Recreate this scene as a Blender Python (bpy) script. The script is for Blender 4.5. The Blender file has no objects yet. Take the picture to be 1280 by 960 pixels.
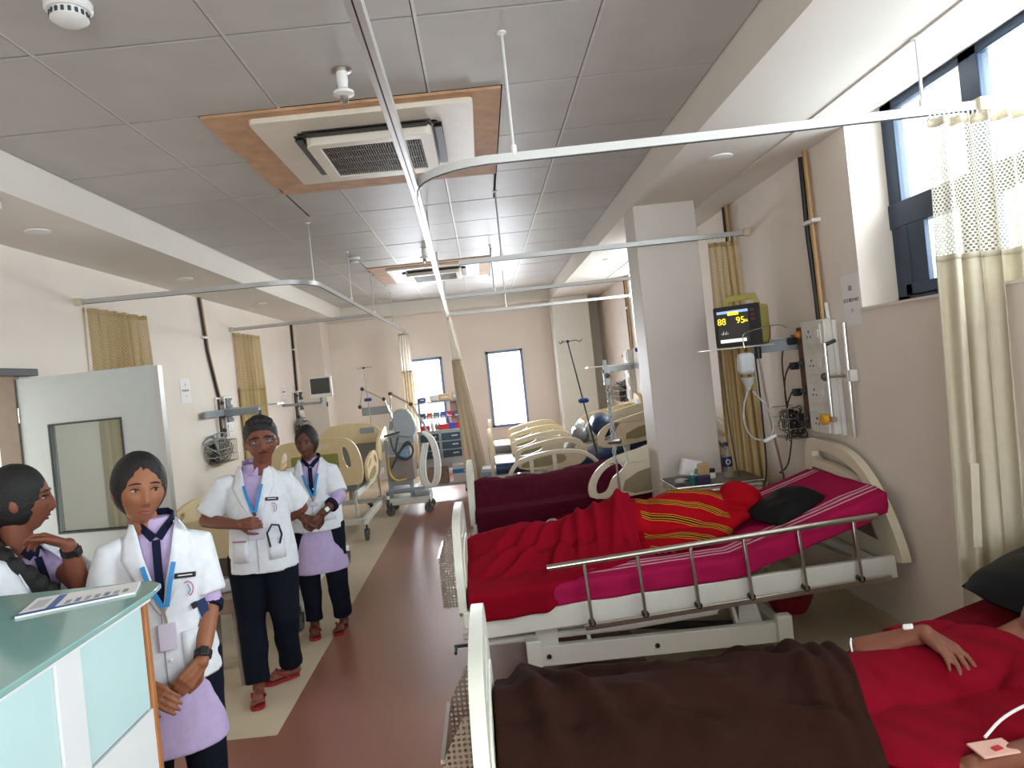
import bpy, bmesh, math, random
from mathutils import Vector, Matrix, noise
from mathutils.geometry import tessellate_polygon

SC = bpy.context.scene
COL = SC.collection
random.seed(7)

# ------------------------------------------------------------------ camera
cam_data = bpy.data.cameras.new('camera')
cam_data.sensor_width = 36.0
cam_data.lens = 36.0 * 890.0 / 1280.0
cam_data.shift_x = 36.0 / 1280.0
cam_data.shift_y = -11.0 / 1280.0
cam_data.clip_start = 0.05
cam = bpy.data.objects.new('camera', cam_data)
COL.objects.link(cam)
_r = math.atan(0.1035)
_c, _s = math.cos(_r), math.sin(_r)
cam.matrix_world = Matrix(((_c, _s, 0, 0), (0, 0, -1, 0), (-_s, _c, 0, 1.70), (0, 0, 0, 1)))
SC.camera = cam

# ------------------------------------------------------------------ world, daylight, exposure
SC.view_settings.view_transform = 'Standard'
SC.view_settings.look = 'None'
SC.view_settings.gamma = 1.0
SC.view_settings.use_curve_mapping = False
SC.view_settings.exposure = 0.62
world = bpy.data.worlds.new('daylight')
SC.world = world
world.use_nodes = True
wn = world.node_tree
bg = wn.nodes['Background']
bg.inputs['Color'].default_value = (0.93, 0.97, 1.0, 1)
bg.inputs['Strength'].default_value = 2.2


def window_light(name, loc, rot, sx, sy, power, color=(1.0, 0.98, 0.95)):
    """daylight coming in through one window opening"""
    l = bpy.data.lights.new(name, 'AREA')
    l.shape = 'RECTANGLE'
    l.size, l.size_y = sx, sy
    l.energy = power
    l.color = color
    o = bpy.data.objects.new(name, l)
    o.location = loc
    o.rotation_euler = rot
    COL.objects.link(o)
    return o


R90 = math.pi / 2
window_light('daylight_right_window', (2.75, 1.7, 2.50), (0, math.radians(72), 0), 1.0, 4.6, 165, (0.93, 0.97, 1.0))
window_light('daylight_right_rear_window', (2.75, 8.65, 2.50), (0, math.radians(72), 0), 1.0, 2.7, 190)
window_light('daylight_far_window', (0.42, 13.45, 1.5), (math.radians(-82), 0, 0), 0.75, 1.4, 260, (0.97, 0.98, 1.0))
window_light('daylight_far_left_window', (-1.0, 13.45, 1.5), (math.radians(-82), 0, 0), 0.75, 1.4, 210, (0.97, 0.98, 1.0))
window_light('rear_opening_fill', (0.2, -2.45, 1.7), (math.radians(84), 0, 0), 2.6, 1.7, 62, (0.86, 0.94, 1.0))  # soft fill added through an unseen, paneless opening behind the camera


# ------------------------------------------------------------------ helpers
def lin(c):
    return tuple(((x / 255.0) / 12.92 if x / 255.0 <= 0.04045 else ((x / 255.0 + 0.055) / 1.055) ** 2.4) for x in c)


MATS = {}


def mat(name, rgb, rough=0.6, metal=0.0, var=0.06, scale=14.0, bump=0.0, bscale=80.0, spec=0.5, sub=0.0, emit=0.0):
    """procedural material: base colour with a little noise variation and optional fine relief"""
    if name in MATS:
        return MATS[name]
    m = bpy.data.materials.new(name)
    m.use_nodes = True
    nt = m.node_tree
    b = nt.nodes['Principled BSDF']
    c = lin(rgb)
    tc = nt.nodes.new('ShaderNodeTexCoord')
    if var > 0:
        nz = nt.nodes.new('ShaderNodeTexNoise')
        nz.inputs['Scale'].default_value = scale
        nz.inputs['Detail'].default_value = 3
        nt.links.new(tc.outputs['Object'], nz.inputs['Vector'])
        rp = nt.nodes.new('ShaderNodeValToRGB')
        rp.color_ramp.elements[0].position = 0.3
        rp.color_ramp.elements[1].position = 0.7
        rp.color_ramp.elements[0].color = (*[x * (1 - var) for x in c], 1)
        rp.color_ramp.elements[1].color = (*[min(1, x * (1 + var)) for x in c], 1)
        nt.links.new(nz.outputs['Fac'], rp.inputs['Fac'])
        nt.links.new(rp.outputs['Color'], b.inputs['Base Color'])
    else:
        b.inputs['Base Color'].default_value = (*c, 1)
    b.inputs['Roughness'].default_value = rough
    b.inputs['Metallic'].default_value = metal
    b.inputs['Specular IOR Level'].default_value = spec
    if sub:
        b.inputs['Subsurface Weight'].default_value = sub
        b.inputs['Subsurface Radius'].default_value = (0.012, 0.005, 0.003)
    if emit:
        b.inputs['Emission Color'].default_value = (*c, 1)
        b.inputs['Emission Strength'].default_value = emit
    if bump > 0:
        n2 = nt.nodes.new('ShaderNodeTexNoise')
        n2.inputs['Scale'].default_value = bscale
        n2.inputs['Detail'].default_value = 4
        nt.links.new(tc.outputs['Object'], n2.inputs['Vector'])
        bp = nt.nodes.new('ShaderNodeBump')
        bp.inputs['Strength'].default_value = bump
        bp.inputs['Distance'].default_value = 0.01
        nt.links.new(n2.outputs['Fac'], bp.inputs['Height'])
        nt.links.new(bp.outputs['Normal'], b.inputs['Normal'])
    MATS[name] = m
    return m


def cloth_mat(name, rgb, transl=0.25, bump=0.25, bscale=500.0, rough=0.95, sheen=0.0):
    if name in MATS:
        return MATS[name]
    m = mat(name, rgb, rough, 0, 0.05, 30, bump, bscale, spec=0.2)
    nt = m.node_tree
    b = nt.nodes['Principled BSDF']
    b.inputs['Sheen Weight'].default_value = sheen
    b.inputs['Specular IOR Level'].default_value = 0.08
    if transl > 0:
        t = nt.nodes.new('ShaderNodeBsdfTranslucent')
        t.inputs['Color'].default_value = (*lin(rgb), 1)
        mx = nt.nodes.new('ShaderNodeMixShader')
        mx.inputs['Fac'].default_value = transl
        out = nt.nodes['Material Output']
        nt.links.new(b.outputs['BSDF'], mx.inputs[1])
        nt.links.new(t.outputs['BSDF'], mx.inputs[2])
        nt.links.new(mx.outputs['Shader'], out.inputs['Surface'])
    return m


def net_mat(name, rgb, su=90.0, sv=60.0, hole=0.5, mortar=0.0035):
    """open netting of the curtain heads: threads with see-through gaps, in cloth (UV) space"""
    m = bpy.data.materials.new(name)
    m.use_nodes = True
    nt = m.node_tree
    b = nt.nodes['Principled BSDF']
    b.inputs['Base Color'].default_value = (*lin(rgb), 1)
    b.inputs['Roughness'].default_value = 0.9
    tr = nt.nodes.new('ShaderNodeBsdfTransparent')
    tl = nt.nodes.new('ShaderNodeBsdfTranslucent')
    tl.inputs['Color'].default_value = (*lin(rgb), 1)
    uv = nt.nodes.new('ShaderNodeUVMap')
    br = nt.nodes.new('ShaderNodeTexBrick')
    br.inputs['Scale'].default_value = 1.0
    br.inputs['Brick Width'].default_value = 1.0 / su
    br.inputs['Row Height'].default_value = 1.0 / sv
    br.inputs['Mortar Size'].default_value = mortar
    br.inputs['Color1'].default_value = (1, 1, 1, 1)
    br.inputs['Color2'].default_value = (1, 1, 1, 1)
    br.inputs['Mortar'].default_value = (0, 0, 0, 1)
    nt.links.new(uv.outputs['UV'], br.inputs['Vector'])
    mul = nt.nodes.new('ShaderNodeMath')
    mul.operation = 'MULTIPLY'
    mul.inputs[1].default_value = hole
    nt.links.new(br.outputs['Color'], mul.inputs[0])
    m1 = nt.nodes.new('ShaderNodeMixShader')
    m1.inputs['Fac'].default_value = 0.35
    nt.links.new(b.outputs['BSDF'], m1.inputs[1])
    nt.links.new(tl.outputs['BSDF'], m1.inputs[2])
    m2 = nt.nodes.new('ShaderNodeMixShader')
    nt.links.new(mul.outputs[0], m2.inputs['Fac'])
    nt.links.new(m1.outputs['Shader'], m2.inputs[1])
    nt.links.new(tr.outputs['BSDF'], m2.inputs[2])
    nt.links.new(m2.outputs['Shader'], nt.nodes['Material Output'].inputs['Surface'])
    MATS[name] = m
    return m


def glass_mat(name, tint=(245, 250, 252), refl=0.12, opacity=0.0, rough=0.02):
    m = bpy.data.materials.new(name)
    m.use_nodes = True
    nt = m.node_tree
    b = nt.nodes['Principled BSDF']
    b.inputs['Base Color'].default_value = (*lin(tint), 1)
    b.inputs['Roughness'].default_value = rough
    tr = nt.nodes.new('ShaderNodeBsdfTransparent')
    tr.inputs['Color'].default_value = (*lin(tint), 1)
    mx = nt.nodes.new('ShaderNodeMixShader')
    mx.inputs['Fac'].default_value = max(refl, opacity)
    nt.links.new(tr.outputs['BSDF'], mx.inputs[1])
    nt.links.new(b.outputs['BSDF'], mx.inputs[2])
    nt.links.new(mx.outputs['Shader'], nt.nodes['Material Output'].inputs['Surface'])
    MATS[name] = m
    return m


class MB:
    """collects boxes, bars, tubes, lathes, boards; build() links them as one mesh object"""

    def __init__(s):
        s.v, s.f, s.mi, s.uv = [], [], [], None

    def add(s, vs, fs, m=0):
        o = len(s.v)
        s.v += [tuple(v) for v in vs]
        s.f += [tuple(i + o for i in f) for f in fs]
        s.mi += [m] * len(fs)
        return s

    def box(s, x0, x1, y0, y1, z0, z1, m=0):
        vs = [(x, y, z) for z in (z0, z1) for y in (y0, y1) for x in (x0, x1)]
        return s.add(vs, [(0, 2, 3, 1), (4, 5, 7, 6), (0, 1, 5, 4), (2, 6, 7, 3), (0, 4, 6, 2), (1, 3, 7, 5)], m)

    def obox(s, c, size, rot=(0, 0, 0), m=0):
        from mathutils import Euler
        R = Euler(rot).to_matrix()
        a, b, d = [x / 2 for x in size]
        vs = [Vector(c) + R @ Vector((x, y, z)) for z in (-d, d) for y in (-b, b) for x in (-a, a)]
        return s.add(vs, [(0, 2, 3, 1), (4, 5, 7, 6), (0, 1, 5, 4), (2, 6, 7, 3), (0, 4, 6, 2), (1, 3, 7, 5)], m)

    def bar(s, p0, p1, w, h, up=(0, 0, 1), m=0):
        p0, p1 = Vector(p0), Vector(p1)
        d = (p1 - p0).normalized()
        u = Vector(up)
        a = d.cross(u)
        if a.length < 1e-4:
            a = d.cross(Vector((0, 1, 0)))
        a.normalize()
        b = a.cross(d).normalized()
        vs = [p + a * (i * w / 2) + b * (j * h / 2) for p in (p0, p1) for j in (-1, 1) for i in (-1, 1)]
        return s.add(vs, [(0, 1, 3, 2), (4, 6, 7, 5), (0, 4, 5, 1), (2, 3, 7, 6), (0, 2, 6, 4), (1, 5, 7, 3)], m)

    def sweep(s, pts, prof, up=(0, 0, 1), m=0, closed_prof=True, loop=False):
        """sweep a 2D profile (side, up) along pts, keeping the profile upright"""
        pts = [Vector(p) for p in pts]
        n = len(prof)
        vs, fs = [], []
        N = len(pts)
        for i, p in enumerate(pts):
            if loop:
                t = pts[(i + 1) % N] - pts[i - 1]
            else:
                t = pts[min(i + 1, N - 1)] - pts[max(i - 1, 0)]
            t.normalize()
            a = t.cross(Vector(up))
            if a.length < 1e-4:
                a = t.cross(Vector((0, 1, 0)))
            a.normalize()
            b = a.cross(t)
            vs += [p + a * q[0] + b * q[1] for q in prof]
        R = N if loop else N - 1
        for i in range(R):
            j = (i + 1) % N
            for k in range(n):
                k2 = (k + 1) % n
                fs.append((i * n + k, i * n + k2, j * n + k2, j * n + k))
        if not loop:
            fs.append(tuple(range(n))[::-1])
            fs.append(tuple((N - 1) * n + k for k in range(n)))
        return s.add(vs, fs, m)

    def tube(s, pts, r, n=8, m=0, loop=False):
        pts = [Vector(p) for p in pts]
        N = len(pts)
        rr = r if isinstance(r, (list, tuple)) else [r] * N
        vs, fs = [], []
        t0 = (pts[1] - pts[0]).normalized()
        a = t0.cross(Vector((0, 0, 1)))
        if a.length < 0.05:
            a = t0.cross(Vector((0, 1, 0)))
        a.normalize()
        for i, p in enumerate(pts):
            if loop:
                t = (pts[(i + 1) % N] - pts[i - 1]).normalized()
            else:
                t = (pts[min(i + 1, N - 1)] - pts[max(i - 1, 0)]).normalized()
            a = (a - t * a.dot(t))
            if a.length < 1e-5:
                a = t.orthogonal()
            a.normalize()
            b = t.cross(a)
            vs += [p + (a * math.cos(2 * math.pi * k / n) + b * math.sin(2 * math.pi * k / n)) * rr[i] for k in range(n)]
        R = N if loop else N - 1
        for i in range(R):
            j = (i + 1) % N
            for k in range(n):
                k2 = (k + 1) % n
                fs.append((i * n + k, i * n + k2, j * n + k2, j * n + k))
        if not loop:
            fs.append(tuple(range(n))[::-1])
            fs.append(tuple((N - 1) * n + k for k in range(n)))
        return s.add(vs, fs, m)

    def cyl(s, p0, p1, r0, r1=None, n=14, m=0):
        return s.tube([p0, p1], [r0, r0 if r1 is None else r1], n, m)

    def lathe(s, c, prof, n=18, axis='Z', m=0):
        c = Vector(c)
        vs, fs = [], []
        for r, h in prof:
            for k in range(n):
                a = 2 * math.pi * k / n
                p = (r * math.cos(a), r * math.sin(a), h)
                if axis == 'X':
                    p = (h, p[0], p[1])
                elif axis == 'Y':
                    p = (p[1], h, p[0])
                vs.append(c + Vector(p))
        for i in range(len(prof) - 1):
            for k in range(n):
                k2 = (k + 1) % n
                fs.append((i * n + k, i * n + k2, (i + 1) * n + k2, (i + 1) * n + k))
        fs.append(tuple(range(n))[::-1])
        fs.append(tuple((len(prof) - 1) * n + k for k in range(n)))
        return s.add(vs, fs, m)

    def caps(s, p0, p1, r0, r1=None, n=12, m=0):
        """capsule with rounded ends"""
        r1 = r0 if r1 is None else r1
        p0, p1 = Vector(p0), Vector(p1)
        d = p1 - p0
        if d.length < 1e-6:
            d = Vector((0, 0, 1e-4))
        d.normalize()
        pts, rad = [], []
        for k in range(1, 5):
            a = R90 * k / 4
            pts.append(p0 - d * (r0 * math.cos(a)))
            rad.append(r0 * math.sin(a))
        for k in range(3, 0, -1):
            a = R90 * k / 4
            pts.append(p1 + d * (r1 * math.cos(a)))
            rad.append(r1 * math.sin(a))
        pts.insert(4, p1)
        rad.insert(4, r1)
        return s.tube(pts, rad, n, m)

    def ell(s, c, r, M=None, nu=18, nv=12, m=0):
        c = Vector(c)
        vs = []
        for j in range(nv + 1):
            ph = math.pi * (j + 0.02) / (nv + 0.04)
            for k in range(nu):
                th = 2 * math.pi * k / nu
                p = Vector((r[0] * math.sin(ph) * math.cos(th), r[1] * math.sin(ph) * math.sin(th), r[2] * math.cos(ph)))
                if M is not None:
                    p = M @ p
                vs.append(c + p)
        fs = []
        for j in range(nv):
            for k in range(nu):
                k2 = (k + 1) % nu
                fs.append((j * nu + k, (j + 1) * nu + k, (j + 1) * nu + k2, j * nu + k2))
        fs.append(tuple(range(nu)))
        fs.append(tuple(nv * nu + k for k in range(nu))[::-1])
        return s.add(vs, fs, m)

    def prism(s, outer, holes, f0, f1, m=0):
        """board with holes; f0/f1 map (u, v) to the 3D points of both faces"""
        loops = [outer] + list(holes)
        flat = [p for l in loops for p in l]
        n = len(flat)
        tris = tessellate_polygon([[Vector((p[0], p[1], 0)) for p in l] for l in loops])
        vs = [f0(*p) for p in flat] + [f1(*p) for p in flat]
        fs = []
        for t in tris:
            a, b, c = [flat[i] for i in t]
            area = (b[0] - a[0]) * (c[1] - a[1]) - (c[0] - a[0]) * (b[1] - a[1])
            t = tuple(t) if area > 0 else tuple(t)[::-1]
            fs.append(t[::-1])
            fs.append(tuple(i + n for i in t))
        o = 0
        for li, l in enumerate(loops):
            k = len(l)
            ar = sum(l[i][0] * l[(i + 1) % k][1] - l[(i + 1) % k][0] * l[i][1] for i in range(k))
            for i in range(k):
                a, b = o + i, o + (i + 1) % k
                q = (a, b, b + n, a + n)
                fs.append(q if (ar > 0) == (li == 0) else q[::-1])
            o += k
        return s.add(vs, fs, m)

    def grid(s, rows, m=0):
        """surface from rows of points"""
        n = len(rows[0])
        vs = [p for r in rows for p in r]
        fs = [(i * n + k, i * n + k + 1, (i + 1) * n + k + 1, (i + 1) * n + k) for i in range(len(rows) - 1) for k in range(n - 1)]
        if s.uv is None:
            s.uv = []
        s.uv += [(k / (n - 1), 1 - i / (len(rows) - 1)) for i in range(len(rows)) for k in range(n)]
        return s.add(vs, fs, m)

    def mesh(s, name, mats, smooth=35, fixn=True):
        me = bpy.data.meshes.new(name)
        me.from_pydata(s.v, [], s.f)
        for m in (mats if isinstance(mats, (list, tuple)) else [mats]):
            me.materials.append(m)
        if len(me.polygons) == len(s.mi):
            me.polygons.foreach_set('material_index', s.mi)
        if s.uv and len(s.uv) == len(s.v):
            uvl = me.uv_layers.new(name='UVMap')
            for l in me.loops:
                uvl.data[l.index].uv = s.uv[l.vertex_index]
        if smooth:
            bm = bmesh.new()
            bm.from_mesh(me)
            if fixn:
                bmesh.ops.recalc_face_normals(bm, faces=bm.faces)
            lim = math.radians(smooth)
            for f in bm.faces:
                f.smooth = True
            for e in bm.edges:
                if len(e.link_faces) == 2:
                    e.smooth = e.calc_face_angle(0) < lim
            bm.to_mesh(me)
            bm.free()
        me.update()
        return me

    def build(s, name, mats, parent=None, bev=0.0, smooth=35, world=False, seg=2, thick=0.0):
        o = bpy.data.objects.new(name, s.mesh(name, mats, smooth))
        COL.objects.link(o)
        put(o, parent, world)
        if thick:
            sm = o.modifiers.new('thickness', 'SOLIDIFY')
            sm.thickness = thick
            sm.offset = 0
        if bev:
            b = o.modifiers.new('edge', 'BEVEL')
            b.width = bev
            b.segments = seg
            b.limit_method = 'ANGLE'
            b.angle_limit = math.radians(40)
            b.harden_normals = False
        return o


def put(o, parent, world=False):
    if parent is not None:
        o.parent = parent
        if world and parent.parent is None:
            o.matrix_parent_inverse = parent.matrix_basis.inverted()


def empty(name, loc=(0, 0, 0), rz=0.0):
    o = bpy.data.objects.new(name, None)
    o.empty_display_size = 0.1
    o.location = loc
    o.rotation_euler = (0, 0, rz)
    COL.objects.link(o)
    return o


def tag(o, label=None, cat=None, group=None, kind=None):
    if label:
        o['label'] = label
    if cat:
        o['category'] = cat
    if group:
        o['group'] = group
    if kind:
        o['kind'] = kind
    return o


def thing(name, label, cat, loc=(0, 0, 0), rz=0.0, group=None):
    return tag(empty(name, loc, rz), label, cat, group)


def struct(name, mb, m, parent=None, **k):
    o = mb.build(name, m, parent, **k)
    if parent is None:
        o['kind'] = 'structure'
    return o


def copy_tree(o, parent=None):
    c = o.copy()
    COL.objects.link(c)
    if parent is not None:
        c.parent = parent
    for ch in [x for x in o.children]:
        copy_tree(ch, c)
    return c


def rrect(x0, x1, y0, y1, r, n=4):
    pts = []
    for cx, cy, a0 in ((x1 - r, y1 - r, 0), (x0 + r, y1 - r, 90), (x0 + r, y0 + r, 180), (x1 - r, y0 + r, 270)):
        for k in range(n + 1):
            a = math.radians(a0 + 90 * k / n)
            pts.append((cx + r * math.cos(a), cy + r * math.sin(a)))
    return pts


def chaikin(p, it=2, closed=True):
    for _ in range(it):
        q = []
        n = len(p)
        if not closed:
            q.append(p[0])
        for i in range(n if closed else n - 1):
            a, b = p[i], p[(i + 1) % n]
            q.append(tuple(x * 0.75 + y * 0.25 for x, y in zip(a, b)))
            q.append(tuple(x * 0.25 + y * 0.75 for x, y in zip(a, b)))
        if not closed:
            q.append(p[-1])
        p = q
    return p


def text(body, loc, size, m, parent, rot=(R90, 0, 0), name='lettering', world=True, extr=0.0004, align='CENTER'):
    cu = bpy.data.curves.new(name, 'FONT')
    cu.body = body
    cu.size = size
    cu.extrude = extr
    cu.align_x = align
    cu.align_y = 'CENTER'
    t = bpy.data.objects.new(name, cu)
    t.location = loc
    t.rotation_euler = rot
    COL.objects.link(t)
    dg = bpy.context.evaluated_depsgraph_get()
    me = bpy.data.meshes.new_from_object(t.evaluated_get(dg))
    mw = t.matrix_basis.copy()
    bpy.data.objects.remove(t)
    bpy.data.curves.remove(cu)
    me.transform(mw)
    me.materials.clear()
    me.materials.append(m)
    o = bpy.data.objects.new(name, me)
    COL.objects.link(o)
    put(o, parent, world)
    return o


def soft(pts, it=2):
    """rounded run of points for hoses and leads"""
    return chaikin([tuple(p) for p in pts], it, False)


def wob(x, y, z=0.0):
    return noise.noise(Vector((x, y, z)))


def sstep(a, b, x):
    t = min(1.0, max(0.0, (x - a) / (b - a)))
    return t * t * (3 - 2 * t)


# ------------------------------------------------------------------ shared materials
M_WALL = mat('wall_paint', (231, 220, 209), 0.7, 0, 0.03, 1.6, 0.08, 60)
M_SOFFIT = mat('soffit_paint', (226, 219, 210), 0.7, 0, 0.02, 2.0)
M_TILE = mat('mineral_tile', (188, 185, 179), 0.50, 0, 0.05, 3.0, 0.10, 25, spec=0.28)
M_GRID = mat('grid_metal', (205, 202, 196), 0.45, 0.3)
M_VOID = mat('ceiling_void', (46, 42, 38), 0.9)
M_FLOOR = mat('beige_vinyl', (206, 190, 163), 0.32, 0, 0.05, 3.0)
M_BROWN = mat('brown_vinyl', (146, 96, 80), 0.30, 0, 0.06, 60.0, spec=1.0)
M_WHITE = mat('white_powder_coat', (226, 226, 216), 0.4, 0, 0.02)
M_ABS = mat('cream_abs', (226, 215, 190), 0.35, 0, 0.02)
M_ABSW = mat('white_abs', (228, 228, 214), 0.33, 0, 0.02)
M_CREAM = mat('warm_cream_plastic', (228, 205, 160), 0.42, 0, 0.03)
M_STEEL = mat('brushed_steel', (190, 184, 174), 0.28, 1.0, 0.04, 40)
M_CHROME = mat('chrome', (215, 215, 215), 0.14, 1.0, 0.0)
M_ALU = mat('anodised_rail', (190, 190, 188), 0.35, 0.6, 0.03)
M_RAILW = mat('white_rail', (214, 214, 210), 0.4, 0.1, 0.02)
M_BLACK = mat('black_plastic', (24, 24, 26), 0.45, 0, 0.0)
M_DGREY = mat('dark_grey_plastic', (62, 63, 66), 0.5)
M_GREY = mat('grey_plastic', (150, 156, 162), 0.45)
M_RUBBER = mat('grey_rubber', (92, 92, 94), 0.6)
M_BLUE = mat('blue_plastic', (32, 70, 150), 0.4)
M_FRAME = mat('blue_steel_frame', (34, 52, 74), 0.45, 0.1, 0.08, 20)
M_WPLAST = mat('white_plastic', (232, 232, 228), 0.4, 0, 0.01)
M_PAPER = mat('paper', (236, 233, 232), 0.8, 0, 0.01)
M_INK = mat('ink', (52, 46, 48), 0.8, 0, 0.0)
M_WOODY = mat('plywood', (196, 154, 116), 0.7, 0, 0.14, 9, 0.15, 30)
M_GLASS = glass_mat('window_glass')

# ================================================================== THE ROOM
XL, XR, YB, YF = -3.13, 2.19, -2.2, 12.9
ZT, ZS = 3.13, 2.906          # tile height, soffit height
BL, BR = -2.385, 1.31         # inner faces of the two dropped soffits

struct('floor', MB().box(XL - .3, XR + .3, YB - .3, YF + .3, -0.2, 0.0), M_FLOOR, smooth=0)
fs_ = MB()
fs_.add([(-1.22, 3.59, .0015), (.755, 3.59, .0015), (.755, YF, .0015), (-1.22, YF, .0015)], [(0, 1, 2, 3)])
fs_.add([(XL, YB, .0015), (XR, YB, .0015), (XR, 3.59, .0015), (XL, 3.59, .0015)], [(0, 1, 2, 3)])
tag(struct('floor_strip', fs_, M_BROWN, smooth=0), None, None)

# --- ceiling: void slab, grid bars, single tiles around the two plywood panels
ceil = struct('ceiling', MB().box(XL - .3, XR + .6, YB - .3, YF + .3, ZT + .03, ZT + .12), M_VOID, smooth=0)
xs = [-2.385, -1.635, -.88, -.125, .63, 1.31]
ys = [2.797 + .755 * k for k in range(-6, 14)]
ys = [y for y in ys if y < 12.45] + [12.5]
PLY = [(-1.275, .236, 3.557, 5.066), (-1.275, .236, 8.60, 10.11)]


def split(rect, p):
    x0, x1, y0, y1 = rect
    a0, a1, b0, b1 = p
    if a0 >= x1 or a1 <= x0 or b0 >= y1 or b1 <= y0:
        return [rect]
    out = []
    if a0 > x0:
        out.append((x0, a0, y0, y1))
    if a1 < x1:
        out.append((a1, x1, y0, y1))
    m0, m1 = max(x0, a0), min(x1, a1)
    if b0 > y0:
        out.append((m0, m1, y0, b0))
    if b1 < y1:
        out.append((m0, m1, b1, y1))
    return out


for i in range(len(xs) - 1):
    for j in range(len(ys) - 1):
        rects = [(xs[i], xs[i + 1], ys[j], ys[j + 1])]
        for p in PLY:
            rects = [q for r in rects for q in split(r, p)]
        for (x0, x1, y0, y1) in rects:
            if x1 - x0 < .06 or y1 - y0 < .06:
                continue
            g = .0085
            t = random.uniform(-.0015, .0015)
            MB().box(x0 + g, x1 - g, y0 + g, y1 - g, ZT + t, ZT + .014 + t).build('ceiling_tile', M_TILE, ceil, smooth=0)
for x in xs[1:-1]:
    segs, y = [], ys[0]
    for p in sorted(PLY, key=lambda q: q[2]):
        if p[0] < x < p[1]:
            segs.append((y, p[2]))
            y = p[3]
    segs.append((y, ys[-1]))
    for a, b in segs:
        MB().box(x - .004, x + .009, a, b, ZT - .001, ZT + .010).build('grid_bar', M_GRID, ceil, smooth=0)
# slab behind the camera, over the part of the room not in view
# --- soffits (dropped ceilings along both long walls and across the far end)
struct('ceiling_soffit_left', MB().box(XL - .02, BL, YB, YF, ZS, ZT + .03), M_SOFFIT, smooth=0)
sr = MB()
sr.box(BR, 1.92, YB, YF, ZS + .004, ZT + .03)
sr.box(1.92, XR + .001, YB, YF, ZS - .004, ZT + .03)
struct('ceiling_soffit_right', sr, M_SOFFIT, smooth=0)
struct('ceiling_beam_far', MB().box(BL, BR, 12.5, YF, ZS + .002, ZT + .03), M_SOFFIT, smooth=0)

# --- walls
WT = .30
wl = MB()
wl.box(XL - WT, XL, 4.80, YF + WT, 0, ZT + .1)
wl.box(XL - WT, XL, YB - WT, 3.78, 0, ZT + .1)
wl.box(XL - WT, XL, 3.78, 4.80, 2.03, ZT + .1)
struct('wall_left', wl, M_WALL, smooth=0)
# corridor seen through the open doorway
struct('wall_corridor', MB().box(-4.6, -4.5, 2.9, 6.0, 0, 2.6), M_WALL, smooth=0)
wr = MB()
SILL = 1.85
wr.box(XR, XR + WT, YB - WT, YF + WT, 0, SILL)
wr.box(XR, XR + WT, YB - WT, -.7, SILL, ZT + .1)
wr.box(XR, XR + WT, 4.06, 7.30, SILL, ZT + .1)
wr.box(XR, XR + WT, 10.04, YF + WT, SILL, ZT + .1)
for a, b in ((-.7, 4.06), (7.30, 10.04)):
    # sloping window head above the opening
    vs = [(XR, a, ZS - .004), (XR + WT, a, 3.02), (XR + WT, a, ZT + .1), (XR, a, ZT + .1)]
    vs += [(x, b, z) for x, _, z in vs]
    wr.add(vs, [(0, 1, 2, 3), (7, 6, 5, 4), (0, 4, 5, 1), (1, 5, 6, 2), (2, 6, 7, 3), (3, 7, 4, 0)])
struct('wall_right', wr, M_WALL, smooth=0)
wf = MB()
FW = [(-1.312, -.715), (.080, .745)]
WZ0, WZ1 = .735, 2.113
wf.box(XL - WT, FW[0][0], YF, YF + WT, 0, ZT + .1)
wf.box(FW[0][1], FW[1][0], YF, YF + WT, 0, ZT + .1)
wf.box(FW[1][1], XR + WT, YF, YF + WT, 0, ZT + .1)
for a, b in FW:
    wf.box(a, b, YF, YF + WT, 0, WZ0)
    wf.box(a, b, YF, YF + WT, WZ1, ZT + .1)
struct('wall_far', wf, M_WALL, smooth=0)
wb = MB()
wb.box(XL - WT, -1.2, YB - WT, YB, 0, ZT + .1)
wb.box(1.6, XR + WT, YB - WT, YB, 0, ZT + .1)
wb.box(-1.2, 1.6, YB - WT, YB, 0, .75)
wb.box(-1.2, 1.6, YB - WT, YB, 2.6, ZT + .1)
struct('wall_back', wb, M_WALL, smooth=0)

# columns
struct('wall_column', MB().box(1.31, 1.80, 5.63, 5.985, 0, ZS + .004), mat('wall_paint_shaded', (216, 208, 200), 0.55, 0, 0.03, 1.6), bev=.008, smooth=0)  # darker copy of the wall paint, shade on the column put into the colour
struct('wall_column_far', MB().box(1.31, 1.94, 12.35, YF, 0, ZS + .003), mat('column_paint_lit', (238, 238, 230), .5, 0, .02), bev=.008, smooth=0)  # wall paint whitened, the daylight on this column is put into its colour
struct('wall_pilaster_left', MB().box(XL, -2.71, 12.25, YF, 0, ZS + .001), M_WALL, smooth=0)
for nm, x in (('baseboard_left', XL), ('baseboard_right', XR)):
    a, b = (x, x + .014) if x < 0 else (x - .014, x)
    m_ = MB()
    if x < 0:
        m_.box(a, b, 4.9, 12.25, 0, .09)
    else:
        m_.box(a, b, YB, 12.3, 0, .09)
    struct(nm, m_, M_FLOOR, smooth=0)

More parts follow.
